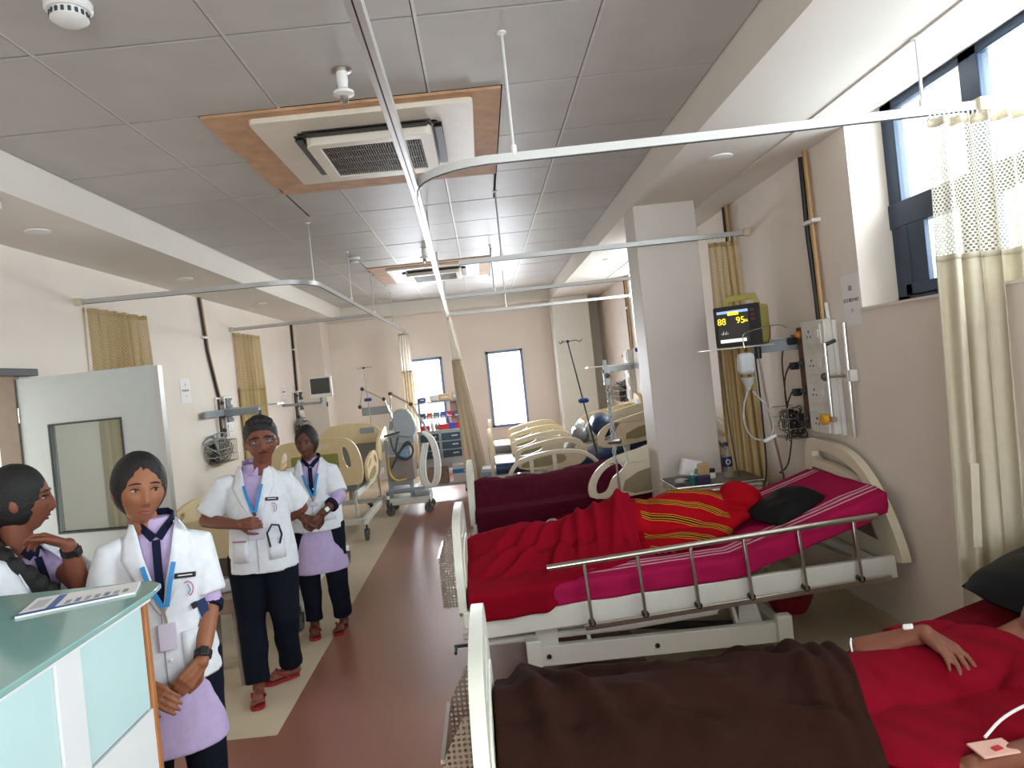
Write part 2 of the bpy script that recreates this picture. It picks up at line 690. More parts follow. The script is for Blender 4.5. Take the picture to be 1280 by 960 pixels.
# --- far windows: blue frames, frosted bright panes, louvred grille outside
M_PANE = glass_mat('bright_pane', (250, 252, 255), .12)
M_WINB = mat('pale_blue_frame', (120, 140, 172), 0.5)
M_LOUV = mat('grey_louvre', (150, 160, 172), 0.6)
for n, (a, b) in enumerate(FW):
    w = struct('window_%d' % (n + 1), MB().box(a, a + .045, YF - .02, YF + .05, WZ0, WZ1).box(b - .045, b, YF - .02, YF + .05, WZ0, WZ1)
               .box(a, b, YF - .02, YF + .05, WZ0, WZ0 + .045).box(a, b, YF - .02, YF + .05, WZ1 - .045, WZ1), M_WINB, smooth=0)
    MB().box(a + .045, b - .045, YF + .015, YF + .021, WZ0 + .045, WZ1 - .045).build('pane', M_PANE, w, smooth=0)
    for k in range(8):
        z = WZ0 + .12 + k * .162
        s_ = .07 if k % 2 else .15
        MB().obox(((a + b) / 2, YF + .20, z), (b - a - 2 * s_, .012, .05), (0, 0, 0)).build('louvre_slat', M_LOUV, w, smooth=0)
    for xx in (a + .15, b - .15):
        MB().box(xx - .022, xx + .022, YF + .17, YF + .19, WZ0, WZ1).build('louvre_post', M_LOUV, w, smooth=0)

# --- right windows: dark blue steel frame, upper lights, lower casement
for n, (a, b, muls) in enumerate(((-.7, 4.06, [2.66, 3.33, 1.9, .6]), (7.30, 10.04, [8.2, 9.1]))):
    x0, x1 = 2.40, 2.46
    f = MB()
    zt = 2.985
    f.box(x0, x1, b - .115, b, SILL, zt).box(x0, x1, a, a + .08, SILL, zt)
    f.box(x0, x1, a, b, SILL, SILL + .05).box(x0, x1, a, b, zt - .05, zt)
    f.box(x0 - .01, x1, a, b, 2.28, 2.42)
    for y in muls:
        f.box(x0, x1, y - .065, y + .065, SILL, zt)
    w = struct('window_%d' % (n + 3), f, M_FRAME, bev=.006)
    eds = sorted([a + .08] + [e for y in muls for e in (y - .065, y + .065)] + [b - .115])
    for k in range(0, len(eds), 2):
        MB().box(x0 + .02, x0 + .026, eds[k], eds[k + 1], 2.42, zt - .05).build('pane', M_GLASS, w, smooth=0)
        MB().box(x0 + .02, x0 + .026, eds[k], eds[k + 1], SILL + .05, 2.28).build('pane', M_GLASS, w, smooth=0)
        # casement stiles of the lower lights
        c_ = MB()
        for y in (eds[k] + .03, eds[k + 1] - .03):
            c_.box(x0 - .02, x0 + .02, y - .03, y + .03, SILL + .05, 2.28)
        c_.box(x0 - .02, x0 + .02, eds[k], eds[k + 1], SILL + .05, SILL + .11)
        if k == len(eds) - 2:
            c_.box(x0 - .015, x0 + .015, eds[k + 1] - .20, eds[k + 1], SILL + .05, 2.28)
        c_.build('casement', M_FRAME, w, bev=.004)
    MB().box(XR - .012, XR + .21, a, b, SILL - .002, SILL + .012).build('window_sill', M_SOFFIT, w, smooth=0)
# neighbouring building seen pale through the near right window
M_NEIGH = mat('pale_render', (214, 222, 224), 0.8)
nb = MB().box(4.9, 5.3, 1.0, 9.0, 0, 3.4)
nb.box(4.75, 4.9, 3.4, 3.7, 0, 3.4)
tag(nb.build('neighbouring_wall', M_NEIGH, smooth=0), None, None, None, 'structure')

# --- doorway in the left wall and its open leaf
M_DOORP = mat('door_laminate', (180, 186, 183), 0.5, 0, 0.02)
M_GASKET = mat('black_gasket', (52, 54, 54), 0.6)
M_DFRAME = mat('bronze_door_frame', (120, 106, 90), 0.5, 0.2)
df = struct('trim_1', MB().box(XL - .12, XL + .015, 4.74, 4.80, 0, 2.03).box(XL - .12, XL + .015, 3.78, 3.84, 0, 2.03), M_DFRAME, smooth=0)
MB().box(XL + .0, XL + .075, 3.9, 4.92, 2.012, 2.062).build('door_closer_rail', M_DGREY, df, bev=.004)
hinge = Vector((XL + .02, 4.78, 0))
ang = math.radians(-8)
dl = empty('door_1', hinge, ang)
dl['kind'] = 'structure'
W_, H_ = 1.0, 1.99
wx0, wx1, wz0, wz1 = .215, .725, .95, 1.66
MB().prism([(0, .01), (W_, .01), (W_, H_), (0, H_)], [[(wx0, wz0), (wx1, wz0), (wx1, wz1), (wx0, wz1)]],
           lambda u, v: (u, -.02, v), lambda u, v: (u, .02, v)).build('leaf', M_DOORP, dl, smooth=0)
MB().box(W_ + .001, W_ + .03, -.024, .024, .01, H_ - .01).build('edge_strip', M_ALU, dl, smooth=0)
g_ = MB()
for q in ((wx0 - .012, wx1 + .012, wz0 - .012, wz0), (wx0 - .012, wx1 + .012, wz1, wz1 + .012), (wx0 - .012, wx0, wz0, wz1), (wx1, wx1 + .012, wz0, wz1)):
    g_.box(q[0], q[1], -.026, .026, q[2], q[3])
g_.build('gasket', M_GASKET, dl, smooth=0)
MB().box(wx0, wx1, -.003, .003, wz0, wz1).build('vision_panel', glass_mat('door_glass', (226, 230, 226), .10), dl, smooth=0)
for z in (.25, 1.0, 1.75):
    MB().cyl((0, -.026, z - .05), (0, -.026, z + .05), .009).build('hinge', M_STEEL, dl)

# ================================================================== CEILING FITTINGS
M_ACW = mat('aged_white_plastic', (222, 214, 198), 0.45, 0, 0.03)
M_ACD = mat('dark_louvre', (44, 40, 38), 0.5)


def cassette(name, label, ply, x0, x1, y0, y1):
    a = thing(name, label, 'air conditioner', ((x0 + x1) / 2, (y0 + y1) / 2, ZT), 0, 'cassette air conditioners in the ceiling')
    lo = Vector(a.location)
    p0, p1, q0, q1 = ply[0] - lo.x, ply[1] - lo.x, ply[2] - lo.y, ply[3] - lo.y
    X0, X1, Y0, Y1 = x0 - lo.x, x1 - lo.x, y0 - lo.y, y1 - lo.y
    # plywood infill with a ragged left edge
    out = [(p0, q0), (p1, q0), (p1, q1), (p0, q1)]
    rag = [(p0 + random.uniform(-.02, .02), q1 + (q0 - q1) * k / 12) for k in range(1, 12)]
    MB().prism([(p0, q0), (p1, q0), (p1, q1), (p0, q1)] + rag, [], lambda u, v: (u, v, .002), lambda u, v: (u, v, -.012)).build('plywood_infill', M_WOODY, a, smooth=0)
    w = X1 - X0
    fr = MB()
    iw = .17 * w
    fr.prism(rrect(X0, X1, Y0, Y1, .03), [rrect(X0 + iw, X1 - iw, Y0 + iw, Y1 - iw, .02)], lambda u, v: (u, v, -.012), lambda u, v: (u, v, -.04))
    fr.build('panel_frame', M_ACW, a, bev=.008)
    # raised centre block
    c0, c1, d0, d1 = X0 + .2 * w, X1 - .2 * w, Y0 + .2 * w, Y1 - .2 * w
    b = MB().prism(rrect(c0, c1, d0, d1, .05), [rrect(c0 + .07, c1 - .07, d0 + .07, d1 - .07, .01)], lambda u, v: (u, v, -.01), lambda u, v: (u, v, -.10))
    b.build('intake_frame', M_ACW, a, bev=.014)
    g = MB()
    g.box(c0 + .07, c1 - .07, d0 + .07, d1 - .07, -.04, -.02)
    g.build('filter', M_BLACK, a, smooth=0)
    gs = MB()
    n = 40
    for k in range(n):
        x = c0 + .07 + (c1 - c0 - .14) * (k + .5) / n
        gs.box(x - .0022, x + .0022, d0 + .07, d1 - .07, -.094, -.075)
    for k in range(1, 5):
        y = d0 + .07 + (d1 - d0 - .14) * k / 5
        gs.box(c0 + .07, c1 - .07, y - .003, y + .003, -.092, -.078)
    go = gs.build('grille', mat('grille_brown', (108, 96, 86), 0.5), a, smooth=0)
    go['kind'] = 'stuff'
    # four outlets with flaps
    for k in range(4):
        an = k * R90
        c, s = round(math.cos(an)), round(math.sin(an))
        f = lambda u, v: (c * u - s * v, s * u + c * v)
        L = .30 * w
        dd = .32 * w
        pts = [f(-L, -dd - .035), f(L, -dd - .035), f(L, -dd + .035), f(-L, -dd + .035)]
        MB().prism(pts if True else pts, [], lambda u, v: (u, v, -.036), lambda u, v: (u, v, -.046)).build('air_outlet', M_ACD, a, smooth=0)
        p, q = f(-L + .02, -dd - .012), f(L - .02, -dd - .012)
        MB().bar((p[0], p[1], -.058), (q[0], q[1], -.058), .045, .008, m=0).build('louvre_flap', M_ACD if k in (0, 3, 1) else M_STEEL, a, bev=.002)
    return a


cassette('cassette_air_conditioner', 'large ceiling cassette air conditioner nearest the camera, set in raw plywood', PLY[0], -1.06, .09, 3.62, 4.77)
cassette('cassette_air_conditioner', 'farther small-looking ceiling cassette air conditioner, half hidden behind the curtain rails', PLY[1], -1.06, .09, 8.74, 9.89)


def smoke_detector(x, y, label, big=1.0):
    d = thing('smoke_detector', label, 'smoke detector', (x, y, ZT), 0, 'smoke detectors on the ceiling')
    MB().lathe((0, 0, 0), [(.062 * big, 0), (.062 * big, -.018 * big), (.056 * big, -.024 * big)]).build('base', M_WPLAST, d)
    MB().lathe((0, 0, 0), [(.047 * big, -.024 * big), (.05 * big, -.045 * big), (.036 * big, -.055 * big), (.012, -.058 * big)]).build('sensor_cap', M_WPLAST, d)
    v = MB()
    for k in range(18):
        a = 2 * math.pi * k / 18
        v.obox((.0485 * big * math.cos(a), .0485 * big * math.sin(a), -.036 * big), (.006, .008 * big, .014 * big), (0, 0, a))
    v.build('vent_slots', M_DGREY, d, smooth=0)
    return d


smoke_detector(-1.30, 2.47, 'white smoke detector at the upper left edge of the frame', 1.25)
smoke_detector(-1.274, 7.82, 'small white smoke detector between the two air conditioners, left of centre')
sp = thing('sprinkler_head', 'white sprinkler head hanging just in front of the nearer air conditioner', 'sprinkler', (-.493, 3.2, ZT), 0, 'sprinklers on the ceiling')
MB().lathe((0, 0, 0), [(.045, 0), (.045, -.006), (.02, -.012)]).build('escutcheon', M_STEEL, sp)
MB().lathe((0, 0, 0), [(.024, -.008), (.026, -.05), (.022, -.07), (.022, -.085), (.047, -.10), (.047, -.112), (.024, -.118)]).build('body', M_WPLAST, sp)
MB().lathe((0, 0, 0), [(.018, -.116), (.02, -.145), (.012, -.155)]).build('nozzle', M_STEEL, sp)
sp2 = copy_tree(sp)
sp2.location = (-.50, 7.67, ZT)
sp2['label'] = 'distant small sprinkler head beside the long central curtain rail'

for i, (x, y, lab) in enumerate(((1.62, 4.47, 'round flush downlight in the right soffit above the second bed'), (-2.73, 4.54, 'round flush downlight in the left soffit nearest the camera'),
                                 (-2.73, 6.77, 'round flush downlight in the left soffit, second from the camera'), (-2.73, 9.1, 'round flush downlight in the left soffit, third from the camera'),
                                 (1.62, 8.4, 'round flush downlight in the right soffit beyond the column'))):
    d = thing('downlight', lab, 'ceiling light', (x, y, ZS + (.004 if x > 0 else 0)), 0, 'downlights in the soffits')
    MB().lathe((0, 0, 0), [(.075, .002), (.075, -.006), (.06, -.010)]).build('trim_ring', M_WPLAST, d)
    MB().lathe((0, 0, 0), [(.058, -.004), (.058, -.007), (.01, -.008)]).build('diffuser', M_PAPER, d)
spk = thing('access_point', 'flat white rounded box fixed under the left soffit at the left edge', 'ceiling box', (-2.62, 3.72, ZS))
MB().prism(rrect(-.14, .14, -.14, .14, .05, 6), [], lambda u, v: (u, v, -.012), lambda u, v: (u, v, -.05)).build('housing', M_WPLAST, spk, bev=.012)
MB().prism(rrect(-.09, .09, -.09, .09, .03), [], lambda u, v: (u, v, 0), lambda u, v: (u, v, -.014)).build('mounting_plate', M_DGREY, spk, smooth=0)

# ================================================================== CURTAIN RAILS
ZR = 2.60
RP = [(-.011, -.018), (.011, -.018), (.011, .018), (-.011, .018)]


def arc(c, r, a0, a1, n=8):
    return [(c[0] + r * math.cos(math.radians(a0 + (a1 - a0) * k / n)), c[1] + r * math.sin(math.radians(a0 + (a1 - a0) * k / n)), ZR) for k in range(n + 1)]


def rail(label, pts, m, rods, brackets=()):
    r = thing('curtain_rail', label, 'curtain rail', (pts[0][0], pts[0][1], 0), 0, 'ceiling hung curtain rails')
    MB().sweep(pts, RP).build('track', m, r, world=True)
    MB().sweep([(p[0], p[1], p[2] - .0195) for p in pts], [(-.004, -.002), (.004, -.002), (.004, .002), (-.004, .002)]).build('track_slot', M_DGREY, r, world=True)
    for (x, y) in rods:
        top = ZT if BL < x < BR else ZS
        h = MB().cyl((x, y, ZR + .018), (x, y, top), .0065, n=8)
        ro = h.build('hanger_rod', m, r, world=True)
        MB().cyl((x, y, ZR + .01), (x, y, ZR + .05), .013, n=10).build('rod_socket', M_WPLAST, ro, world=True)
        MB().lathe((x, y, top), [(.02, 0), (.02, -.006), (.008, -.01)], 10).build('ceiling_flange', M_WPLAST, ro, world=True)
    for (x, y) in brackets:
        s = -1 if x > 0 else 1
        MB().box(min(x, x + s * .05), max(x, x + s * .05), y - .028, y + .028, ZR - .028, ZR + .028).build('wall_bracket', mat('bracket_plastic', (206, 192, 164), 0.5), r, world=True, bev=.004)
    return r


# long chrome rail down the middle of the room
lr = [(-.205, -1.0, ZR), (-.21, 1.6, ZR), (-.228, 3.38, ZR)] + [(-.228 - .212 * k / 8, 3.38 + 7.9 * k / 8, ZR) for k in range(1, 9)]
lrail = thing('curtain_rail', 'long chrome curtain rail running down the middle of the ward', 'curtain rail', (-.21, 1.6, 0), 0, 'ceiling hung curtain rails')
for dx in (-.011, .011):
    MB().sweep([(p[0] + dx, p[1], p[2]) for p in lr], [(-.0085, -.02), (.0085, -.02), (.0085, .02), (-.0085, .02)]).build('track', mat('satin_chrome', (214, 212, 208), .30, .55, .02), lrail, world=True)
MB().sweep(lr, [(-.003, -.016), (.003, -.016), (.003, .016), (-.003, .016)]).build('track_slot', M_BLACK, lrail, world=True)
for (x, y) in ((-.33, 6.0), (-.38, 8.0), (-.425, 10.4), (-.21, 1.1)):
    MB().cyl((x, y, ZR + .02), (x, y, ZT), .0065, n=8).build('hanger_rod', M_ALU, lrail, world=True)
rail('white curtain rail curving from the middle rail to the near right window', [(-.222, 3.40, ZR)] + arc((.14, 3.36), .36, 178, 265, 8)[1:] + [(.25, 3.0, ZR), (1.2, 2.985, ZR), (XR, 2.945, ZR)], M_RAILW,
     [(.225, 3.0), (1.93, 2.955)], [(XR, 2.945)])
rail('second grey curtain rail crossing to the right wall past the column', [(-.10, 5.60, ZR), (XR, 5.58, ZR)], M_ALU, [(.24, 5.597)], [(XR, 5.58)])
rail('third grey curtain rail crossing to the right behind the column', [(-.36, 7.90, ZR), (XR, 7.86, ZR)], M_ALU, [(.22, 7.89)], [(XR, 7.86)])
rail('farthest grey curtain rail crossing to the right wall', [(-.40, 10.05, ZR), (XR, 9.98, ZR)], M_ALU, [(.42, 10.03)], [(XR, 9.98)])
rail('grey curtain rail curving round the nearer left bay', [(XL, 5.605, ZR), (-1.65, 5.66, ZR)] + arc((-1.63, 6.0), .34, 272, 360, 8)[1:] + [(-1.288, 7.4, ZR), (-1.285, 12.53, ZR)], M_ALU,
     [(-1.338, 6.0), (-1.288, 7.45), (-1.288, 9.0), (-1.287, 10.9)], [(XL, 5.605)])
rail('grey curtain rail between the two left bays', [(XL, 9.0, ZR), (-1.30, 8.95, ZR)], M_ALU, [], [(XL, 9.0)])

# ================================================================== CURTAINS


def curtain(label, p0, p1, zt, zm, zb, amp, folds, cm, nm, p2=None, p3=None, n=120, seed=0, name='hospital_curtain', hooks=12, strap=None):
    """hanging curtain: netting band from zt to zm, cloth from zm to zb; p2,p3 = ends at the hem"""
    p0, p1 = Vector(p0), Vector(p1)
    p2 = Vector(p2) if p2 else p0
    p3 = Vector(p3) if p3 else p1
    d = (p1 - p0).normalized()
    nr = Vector((-d.y, d.x, 0))
    t = thing(name, label, 'curtain', (p0.x, p0.y, 0), 0, 'hospital bay curtains')

    def pt(u, z):
        f = (zt - z) / (zt - zb)
        q = p0.lerp(p1, u).lerp(p2.lerp(p3, u), f)
        uu = u + .012 * wob(u * 9, z * .7, seed)
        k = math.sin(2 * math.pi * folds * uu + 1.4 * wob(u * 3, z * .5, seed + 3))
        k2 = math.sin(2 * math.pi * folds * 2.3 * uu + seed)
        a = amp * (.55 + .45 * min(1, f * 4)) * (1 + .5 * wob(u * 6, seed, 1))
        return (*(q + nr * (a * k + .3 * a * k2) + d * (.25 * a * k2))[:2], z)
    rows = [[pt(i / n, zt + (zm - zt) * j / 10) for i in range(n + 1)] for j in range(11)]
    MB().grid(rows).build('mesh_band', nm, t, world=True, smooth=180, thick=0)
    rows = [[pt(i / n, zm + (zb - zm) * j / 16) for i in range(n + 1)] for j in range(17)]
    MB().grid(rows).build('drape', cm, t, world=True, smooth=180, thick=.002)
    hd = [[pt(i / n, z) for i in range(n + 1)] for z in (zt + .006, zt - .03)]
    MB().grid(hd).build('heading_tape', cm, t, world=True, smooth=180, thick=.003)
    hm = [[pt(i / n, z) for i in range(n + 1)] for z in (zm + .012, zm - .012)]
    MB().grid(hm).build('seam', cm, t, world=True, smooth=180, thick=.004)
    for k in range(hooks):
        x = pt((k + .5) / hooks, zt)
        q = p0.lerp(p1, (k + .5) / hooks)
        MB().tube([(x[0], x[1], zt), (q.x, q.y, (zt + ZR - .02) / 2), (q.x, q.y, ZR - .018)], .004, 5).build('hook', M_WPLAST, t, world=True)
    return t, pt


M_CURT = cloth_mat('ivory_curtain', (230, 222, 202), .35, .12, 400)
M_CURN = net_mat('ivory_net', (236, 231, 218), 60, 48, .80, .0042)
M_CURT2 = cloth_mat('beige_curtain', (214, 190, 142), .30, .12, 400)
M_CURN2 = net_mat('beige_net', (212, 190, 146), 60, 50, .5, .004)
M_CURT3 = cloth_mat('pale_curtain', (226, 215, 196), .4, .12, 400)
M_CURN3 = net_mat('pale_net', (222, 214, 200), 40, 50, .5, .004)

nc, ncp = curtain('ivory net-topped curtain hanging in front of the near right window', (1.935, 2.94, 0), (2.44, 2.93, 0), 2.56, 1.985, .10, .035, 6, M_CURT, M_CURN,
                  (1.86, 2.94, 0), (2.42, 2.93, 0), n=200, seed=2, hooks=26)
s0, s1 = ncp(.02, 1.00), ncp(.02, .70)
MB().obox((s0[0] + .035, 2.885, .97), (.035, .006, .34), (0, .06, 0)).build('tie_strap', M_CURT, nc, world=True, bev=.002)
curtain('narrow beige curtain hanging beside the column behind the patient monitor', (1.86, 5.58, 0), (2.09, 5.58, 0), 2.54, 1.86, .12, .03, 4, M_CURT2, M_CURN2, (1.83, 5.58, 0), (2.17, 5.58, 0), seed=5, hooks=6)
curtain('beige curtain against the left wall behind the open grey door', (-3.115, 5.68, 0), (-3.06, 6.60, 0), 2.56, 1.75, .14, .04, 6, M_CURT2, M_CURN2, (-3.115, 5.68, 0), (-3.05, 6.60, 0), seed=9, hooks=12)
curtain('beige curtain against the left wall above the man in glasses', (-3.10, 9.06, 0), (-3.06, 9.95, 0), 2.56, 1.84, .14, .03, 5, M_CURT2, M_CURN2, seed=11, hooks=8)
curtain('pale curtain gathered beside the left far window', (-1.40, 12.35, 0), (-1.22, 12.40, 0), 2.56, 1.9, .2, .03, 4, M_CURT3, M_CURN3, seed=13, hooks=5)
curtain('long pale curtain hanging from the middle rail between the two far windows', (-.42, 10.25, 0), (-.38, 9.9, 0), 2.56, 1.95, .16, .035, 4, M_CURT3, M_CURN3, (-.42, 10.3, 0), (-.03, 9.75, 0), seed=17, hooks=6)

# ================================================================== WARD BEDS (right side, white steel, scissor lift)
TILT = .045
M_GREENH = mat('khaki_inset', (150, 136, 104), .5)


def caster(mb_fork, mb_wheel, x, y, r=.055):
    mb_fork.cyl((x, y, r * 2.0), (x, y, r * 2 + .05), .012, n=8)
    mb_fork.bar((x, y - .028, r * 2.0), (x - .012, y - .028, r), .022, .004, (0, 1, 0))
    mb_fork.bar((x, y + .028, r * 2.0), (x - .012, y + .028, r), .022, .004, (0, 1, 0))
    mb_fork.box(x - .014, x + .014, y - .03, y + .03, r * 2 - .002, r * 2 + .006)
    mb_wheel.lathe((x - .012, y, r), [(r * .3, -.022), (r * .9, -.02), (r, -.012), (r, .012), (r * .9, .02), (r * .3, .022)], 18, 'Y')


def backrest_z(x, tilt, pivot=1.50, slope=.27):
    """underside of the mattress above the floor, local x from the foot"""
    z = .41 + tilt * x
    if x > pivot:
        z += (x - pivot) * slope
    return z


PANEL_FOOT = chaikin([(-.47, .37), (.47, .37), (.475, .56), (.45, .74), (.36, .88), (.20, .93), (-.20, .93), (-.36, .88), (-.45, .74), (-.475, .56)], 2)
PANEL_HEAD = chaikin([(-.53, .46), (.50, .46), (.52, .75), (.50, 1.04), (.42, 1.075), (.12, 1.065), (-.12, 1.01), (-.30, .88), (-.44, .70), (-.53, .52)], 2)


def ward_bed(label, X0, Yc, tilt=TILT, near_rail=True, lift=True, slope=.27, headboard=True, far_rail=False, foot_m=None):
    b = thing('hospital_bed', label, 'bed', (X0, Yc, 0), 0, 'white ward beds on the right')
    foot_m = foot_m or M_ABSW
    T = lambda x, z: z + tilt * x
    # foot panel with hand slot and raised inner field
    slot = chaikin([(-.26, .78), (.26, .78), (.24, .83), (-.24, .83)], 2)
    MB().prism(PANEL_FOOT, [slot], lambda u, v: (0, u, v), lambda u, v: (.045, u, v)).build('footboard', foot_m, b, bev=.014, seg=3)
    inner = chaikin([(-.36, .46), (.36, .46), (.36, .66), (.24, .73), (-.24, .73), (-.36, .66)], 2)
    fp = MB().prism(inner, [], lambda u, v: (.043, u, v), lambda u, v: (.052, u, v)).build('footboard_inlay', foot_m, b, bev=.003)
    L = 2.36
    for s in (-1, 1):
        MB().box(.02, .08, s * .46 - .03, s * .46 + .03, .36, .45).build('corner_sleeve', foot_m, b, bev=.006)
    if headboard:
        hs = [(x, z) for x, z in [(.40, .93), (.40, 1.00), (.12, .99), (-.10, .94), (-.24, .84), (-.34, .735), (-.29, .715), (-.20, .80), (-.06, .885), (.14, .925)]]
        MB().prism(PANEL_HEAD, [chaikin(hs, 1)], lambda u, v: (L, u, v), lambda u, v: (L + .05, u, v)).build('headboard', M_ABS, b, bev=.014, seg=3)
        hi = [(.40, .60), (.40, .88), (.15, .87), (-.04, .83), (-.16, .755), (-.26, .66), (-.32, .56)]
        MB().prism(hi, [], lambda u, v: (L - .008, u, v), lambda u, v: (L + .004, u, v)).build('headboard_inlay', mat('inlay_brown', (112, 88, 76), .5), b, bev=.004)
        hj = [(.34, .66), (.34, .84), (.15, .83), (-.02, .79), (-.12, .73), (-.18, .66)]
        MB().prism(hj, [], lambda u, v: (L - .014, u, v), lambda u, v: (L - .004, u, v)).build('headboard_field', mat('inlay_rose', (196, 170, 150), .5), b, bev=.004)
    # upper frame
    for s in (-1, 1):
        MB().bar((.06, s * .455, T(.06, .345)), (L, s * .455, T(L, .345)), .04, .12, m=0).build('frame_rail', M_WHITE, b, bev=.006)
    for x in (.08, .8, 1.5, 2.3):
        MB().box(x - .02, x + .02, -.44, .44, T(x, .31), T(x, .37)).build('cross_member', M_WHITE, b, smooth=0)
    # deck in two sections
    pv = 1.50
    z0 = lambda x: T(x, .40) + max(0, x - pv) * slope
    MB().bar((.07, 0, z0(.07)), (pv, 0, z0(pv)), .86, .012).build('deck_panel', M_WHITE, b, smooth=0)
    MB().bar((pv + .01, 0, z0(pv + .01)), (2.33, 0, z0(2.33)), .86, .012).build('deck_panel', M_WHITE, b, smooth=0)
    if slope > .1:
        for s in (-1, 1):
            MB().bar((2.25, s * .2, T(2.25, .35)), (1.95, s * .2, z0(1.95)), .02, .02).build('backrest_strut', M_STEEL, b, smooth=0)
    # mattress
    mt = MB()
    rows = []
    xsn = [.065 + (2.335 - .065) * k / 30 for k in range(31)]
    prof = rrect(-.44, .44, 0, .115, .04, 3)
    vs, fs = [], []
    for x in xsn:
        zz = backrest_z(x, tilt, pv, slope)
        vs += [(x, p[0], zz + p[1]) for p in prof]
    n = len(prof)
    for i in range(30):
        for k in range(n):
            k2 = (k + 1) % n
            fs.append((i * n + k, i * n + k2, (i + 1) * n + k2, (i + 1) * n + k))
    fs += [tuple(range(n))[::-1], tuple(30 * n + k for k in range(n))]
    mt.add(vs, fs)
    mt.build('mattress', mat('mattress_cover', (70, 62, 70), .6), b)
    # base with casters
    bz = .145
    for s in (-1, 1):
        MB().box(.36, 1.76, s * .40 - .025, s * .40 + .025, bz - .055, bz + .055).build('base_rail', M_WHITE, b, bev=.006)
    for x in (.38, 1.74):
        MB().box(x - .03, x + .03, -.40, .40, bz - .045, bz + .045).build('base_cross', M_WHITE, b, bev=.004)
    for x in (.38, 1.74):
        for y in (-.43, .43):
            MB().box(x - .04, x + .04, y - .03, y + .03, bz - .045, bz + .10).build('base_post', M_WHITE, b, bev=.005)
            f, w = MB(), MB()
            caster(f, w, x, y, .042)
            fo = f.build('caster_fork', M_STEEL, b)
            w.build('caster_wheel', M_DGREY, fo)
    # lift arms: plates pivoted on the base, horizontal actuating tube, handle
    for s in (-1, 1):
        y = s * .35
        for x, dx in ((.70, -.04), (1.52, -.05)):
            MB().bar((x, y, bz), (x + dx, y, T(x, .36)), .02, .06, (0, 1, 0)).build('lift_arm', M_WHITE, b, bev=.003)
            MB().cyl((x, y - .02, bz), (x, y + .02, bz), .014).cyl((x + dx, y - .02, T(x, .33)), (x + dx, y + .02, T(x, .33)), .014).build('pivot_bolt', M_BLACK, b)['kind'] = 'stuff'
        MB().prism([(1.52, bz), (1.66, bz + .02), (1.62, .33), (1.54, .36)], [], lambda u, v: (u, y - .008, v), lambda u, v: (u, y + .008, v)).build('gusset_plate', M_WHITE, b, smooth=0)
        for x in (.46, 1.05):
            MB().cyl((x, s * .43, bz), (x, s * .434, bz), .013).build('bolt', M_BLACK, b)
    MB().prism(rrect(.40, .52, .17, .345, .02), [], lambda u, v: (u, -.40, v), lambda u, v: (u, -.38, v)).build('crank_bracket', M_WHITE, b, bev=.003)
    MB().tube([(.10, -.38, .235), (.5, -.38, .243), (.9, -.38, .25), (1.40, -.38, .285)], [.020, .020, .022, .022], 12).build('actuator_tube', M_WHITE, b)
    MB().bar((1.38, -.38, .285), (1.46, -.38, .36), .03, .05, (0, 1, 0)).build('actuator_clevis', M_WHITE, b, bev=.003)
    MB().tube([(.0, -.30, .25), (.6, -.30, .25), (1.2, -.28, .27)], .015, 10).build('second_actuator', M_WHITE, b)
    MB().cyl((-.05, -.38, .233), (.10, -.38, .235), .009).cyl((-.04, -.38, .233), (-.04, -.47, .229), .008).build('crank_handle', M_BLACK, b)
    MB().bar((.55, .1, .12), (1.75, -.22, .115), .05, .03).build('linkage_bar', M_BLACK, b, smooth=0)
    # side rail
    for on, s in ((near_rail, -1), (far_rail, 1)):
        if not on:
            continue
        y = s * .515
        r = empty('side_rail', (0, 0, 0))
        r.parent = b
        xa, xb = .49, 2.26
        zt = lambda x: .648 + .055 * (x - .5)
        zb = lambda x: .312 + .06 * (x - .5)
        MB().cyl((xa, y, zt(xa)), (xb, y, zt(xb)), .0165, n=16).build('top_tube', M_STEEL, r)
        for x in (.70, .985, 1.27, 1.555, 1.845, 2.14):
            p = MB().bar((x - .012, y, zt(x) - .01), (x, y + s * .006, zb(x)), .016, .028, (0, 1, 0))
            po = p.build('baluster', M_STEEL, r, bev=.003)
            MB().cyl((x, y - .016, zb(x) + .012), (x, y + .02, zb(x) + .012), .018).build('baluster_pivot', M_BLACK, po)
        MB().bar((.66, y + s * .004, zb(.66) - .008), (2.30, y + s * .004, zb(2.30) - .008), .022, .030).build('bottom_channel', M_STEEL, r, bev=.003)
        MB().bar((.70, y - s * .03, zb(.7) - .0), (.70, s * .46, zb(.7)), .03, .02).build('rail_bracket', M_STEEL, r, smooth=0)
    return b


def basket(label, X, Yc, z0, z1, w, d, par=None):
    """perforated steel chart basket hooked on a footboard (open on top)"""
    t = thing('chart_basket', label, 'basket', (X, Yc, z0), 0, 'perforated baskets on the footboards')
    m = perf_mat()
    h = z1 - z0
    MB().box(-d, -d + .003, -w / 2, w / 2, 0, h).build('front_sheet', m, t, smooth=0)
    for s in (-1, 1):
        MB().prism([(-d, 0), (0, 0), (0, h + .12), (-.03, h + .12), (-d, h)], [], lambda u, v: (u, s * w / 2 - .0015, v), lambda u, v: (u, s * w / 2 + .0015, v)).build('side_sheet', m, t, smooth=0)
    MB().box(-d, 0, -w / 2, w / 2, -.003, 0).build('bottom_sheet', m, t, smooth=0)
    MB().box(-.004, -.001, -w / 2, w / 2, 0, h + .12).build('back_sheet', m, t, smooth=0)
    MB().sweep([(-d, -w / 2, h), (-d, w / 2, h)], [(-.006, -.006), (.006, -.006), (.006, .006), (-.006, .006)]).build('rim', M_STEEL, t, smooth=0)
    return t


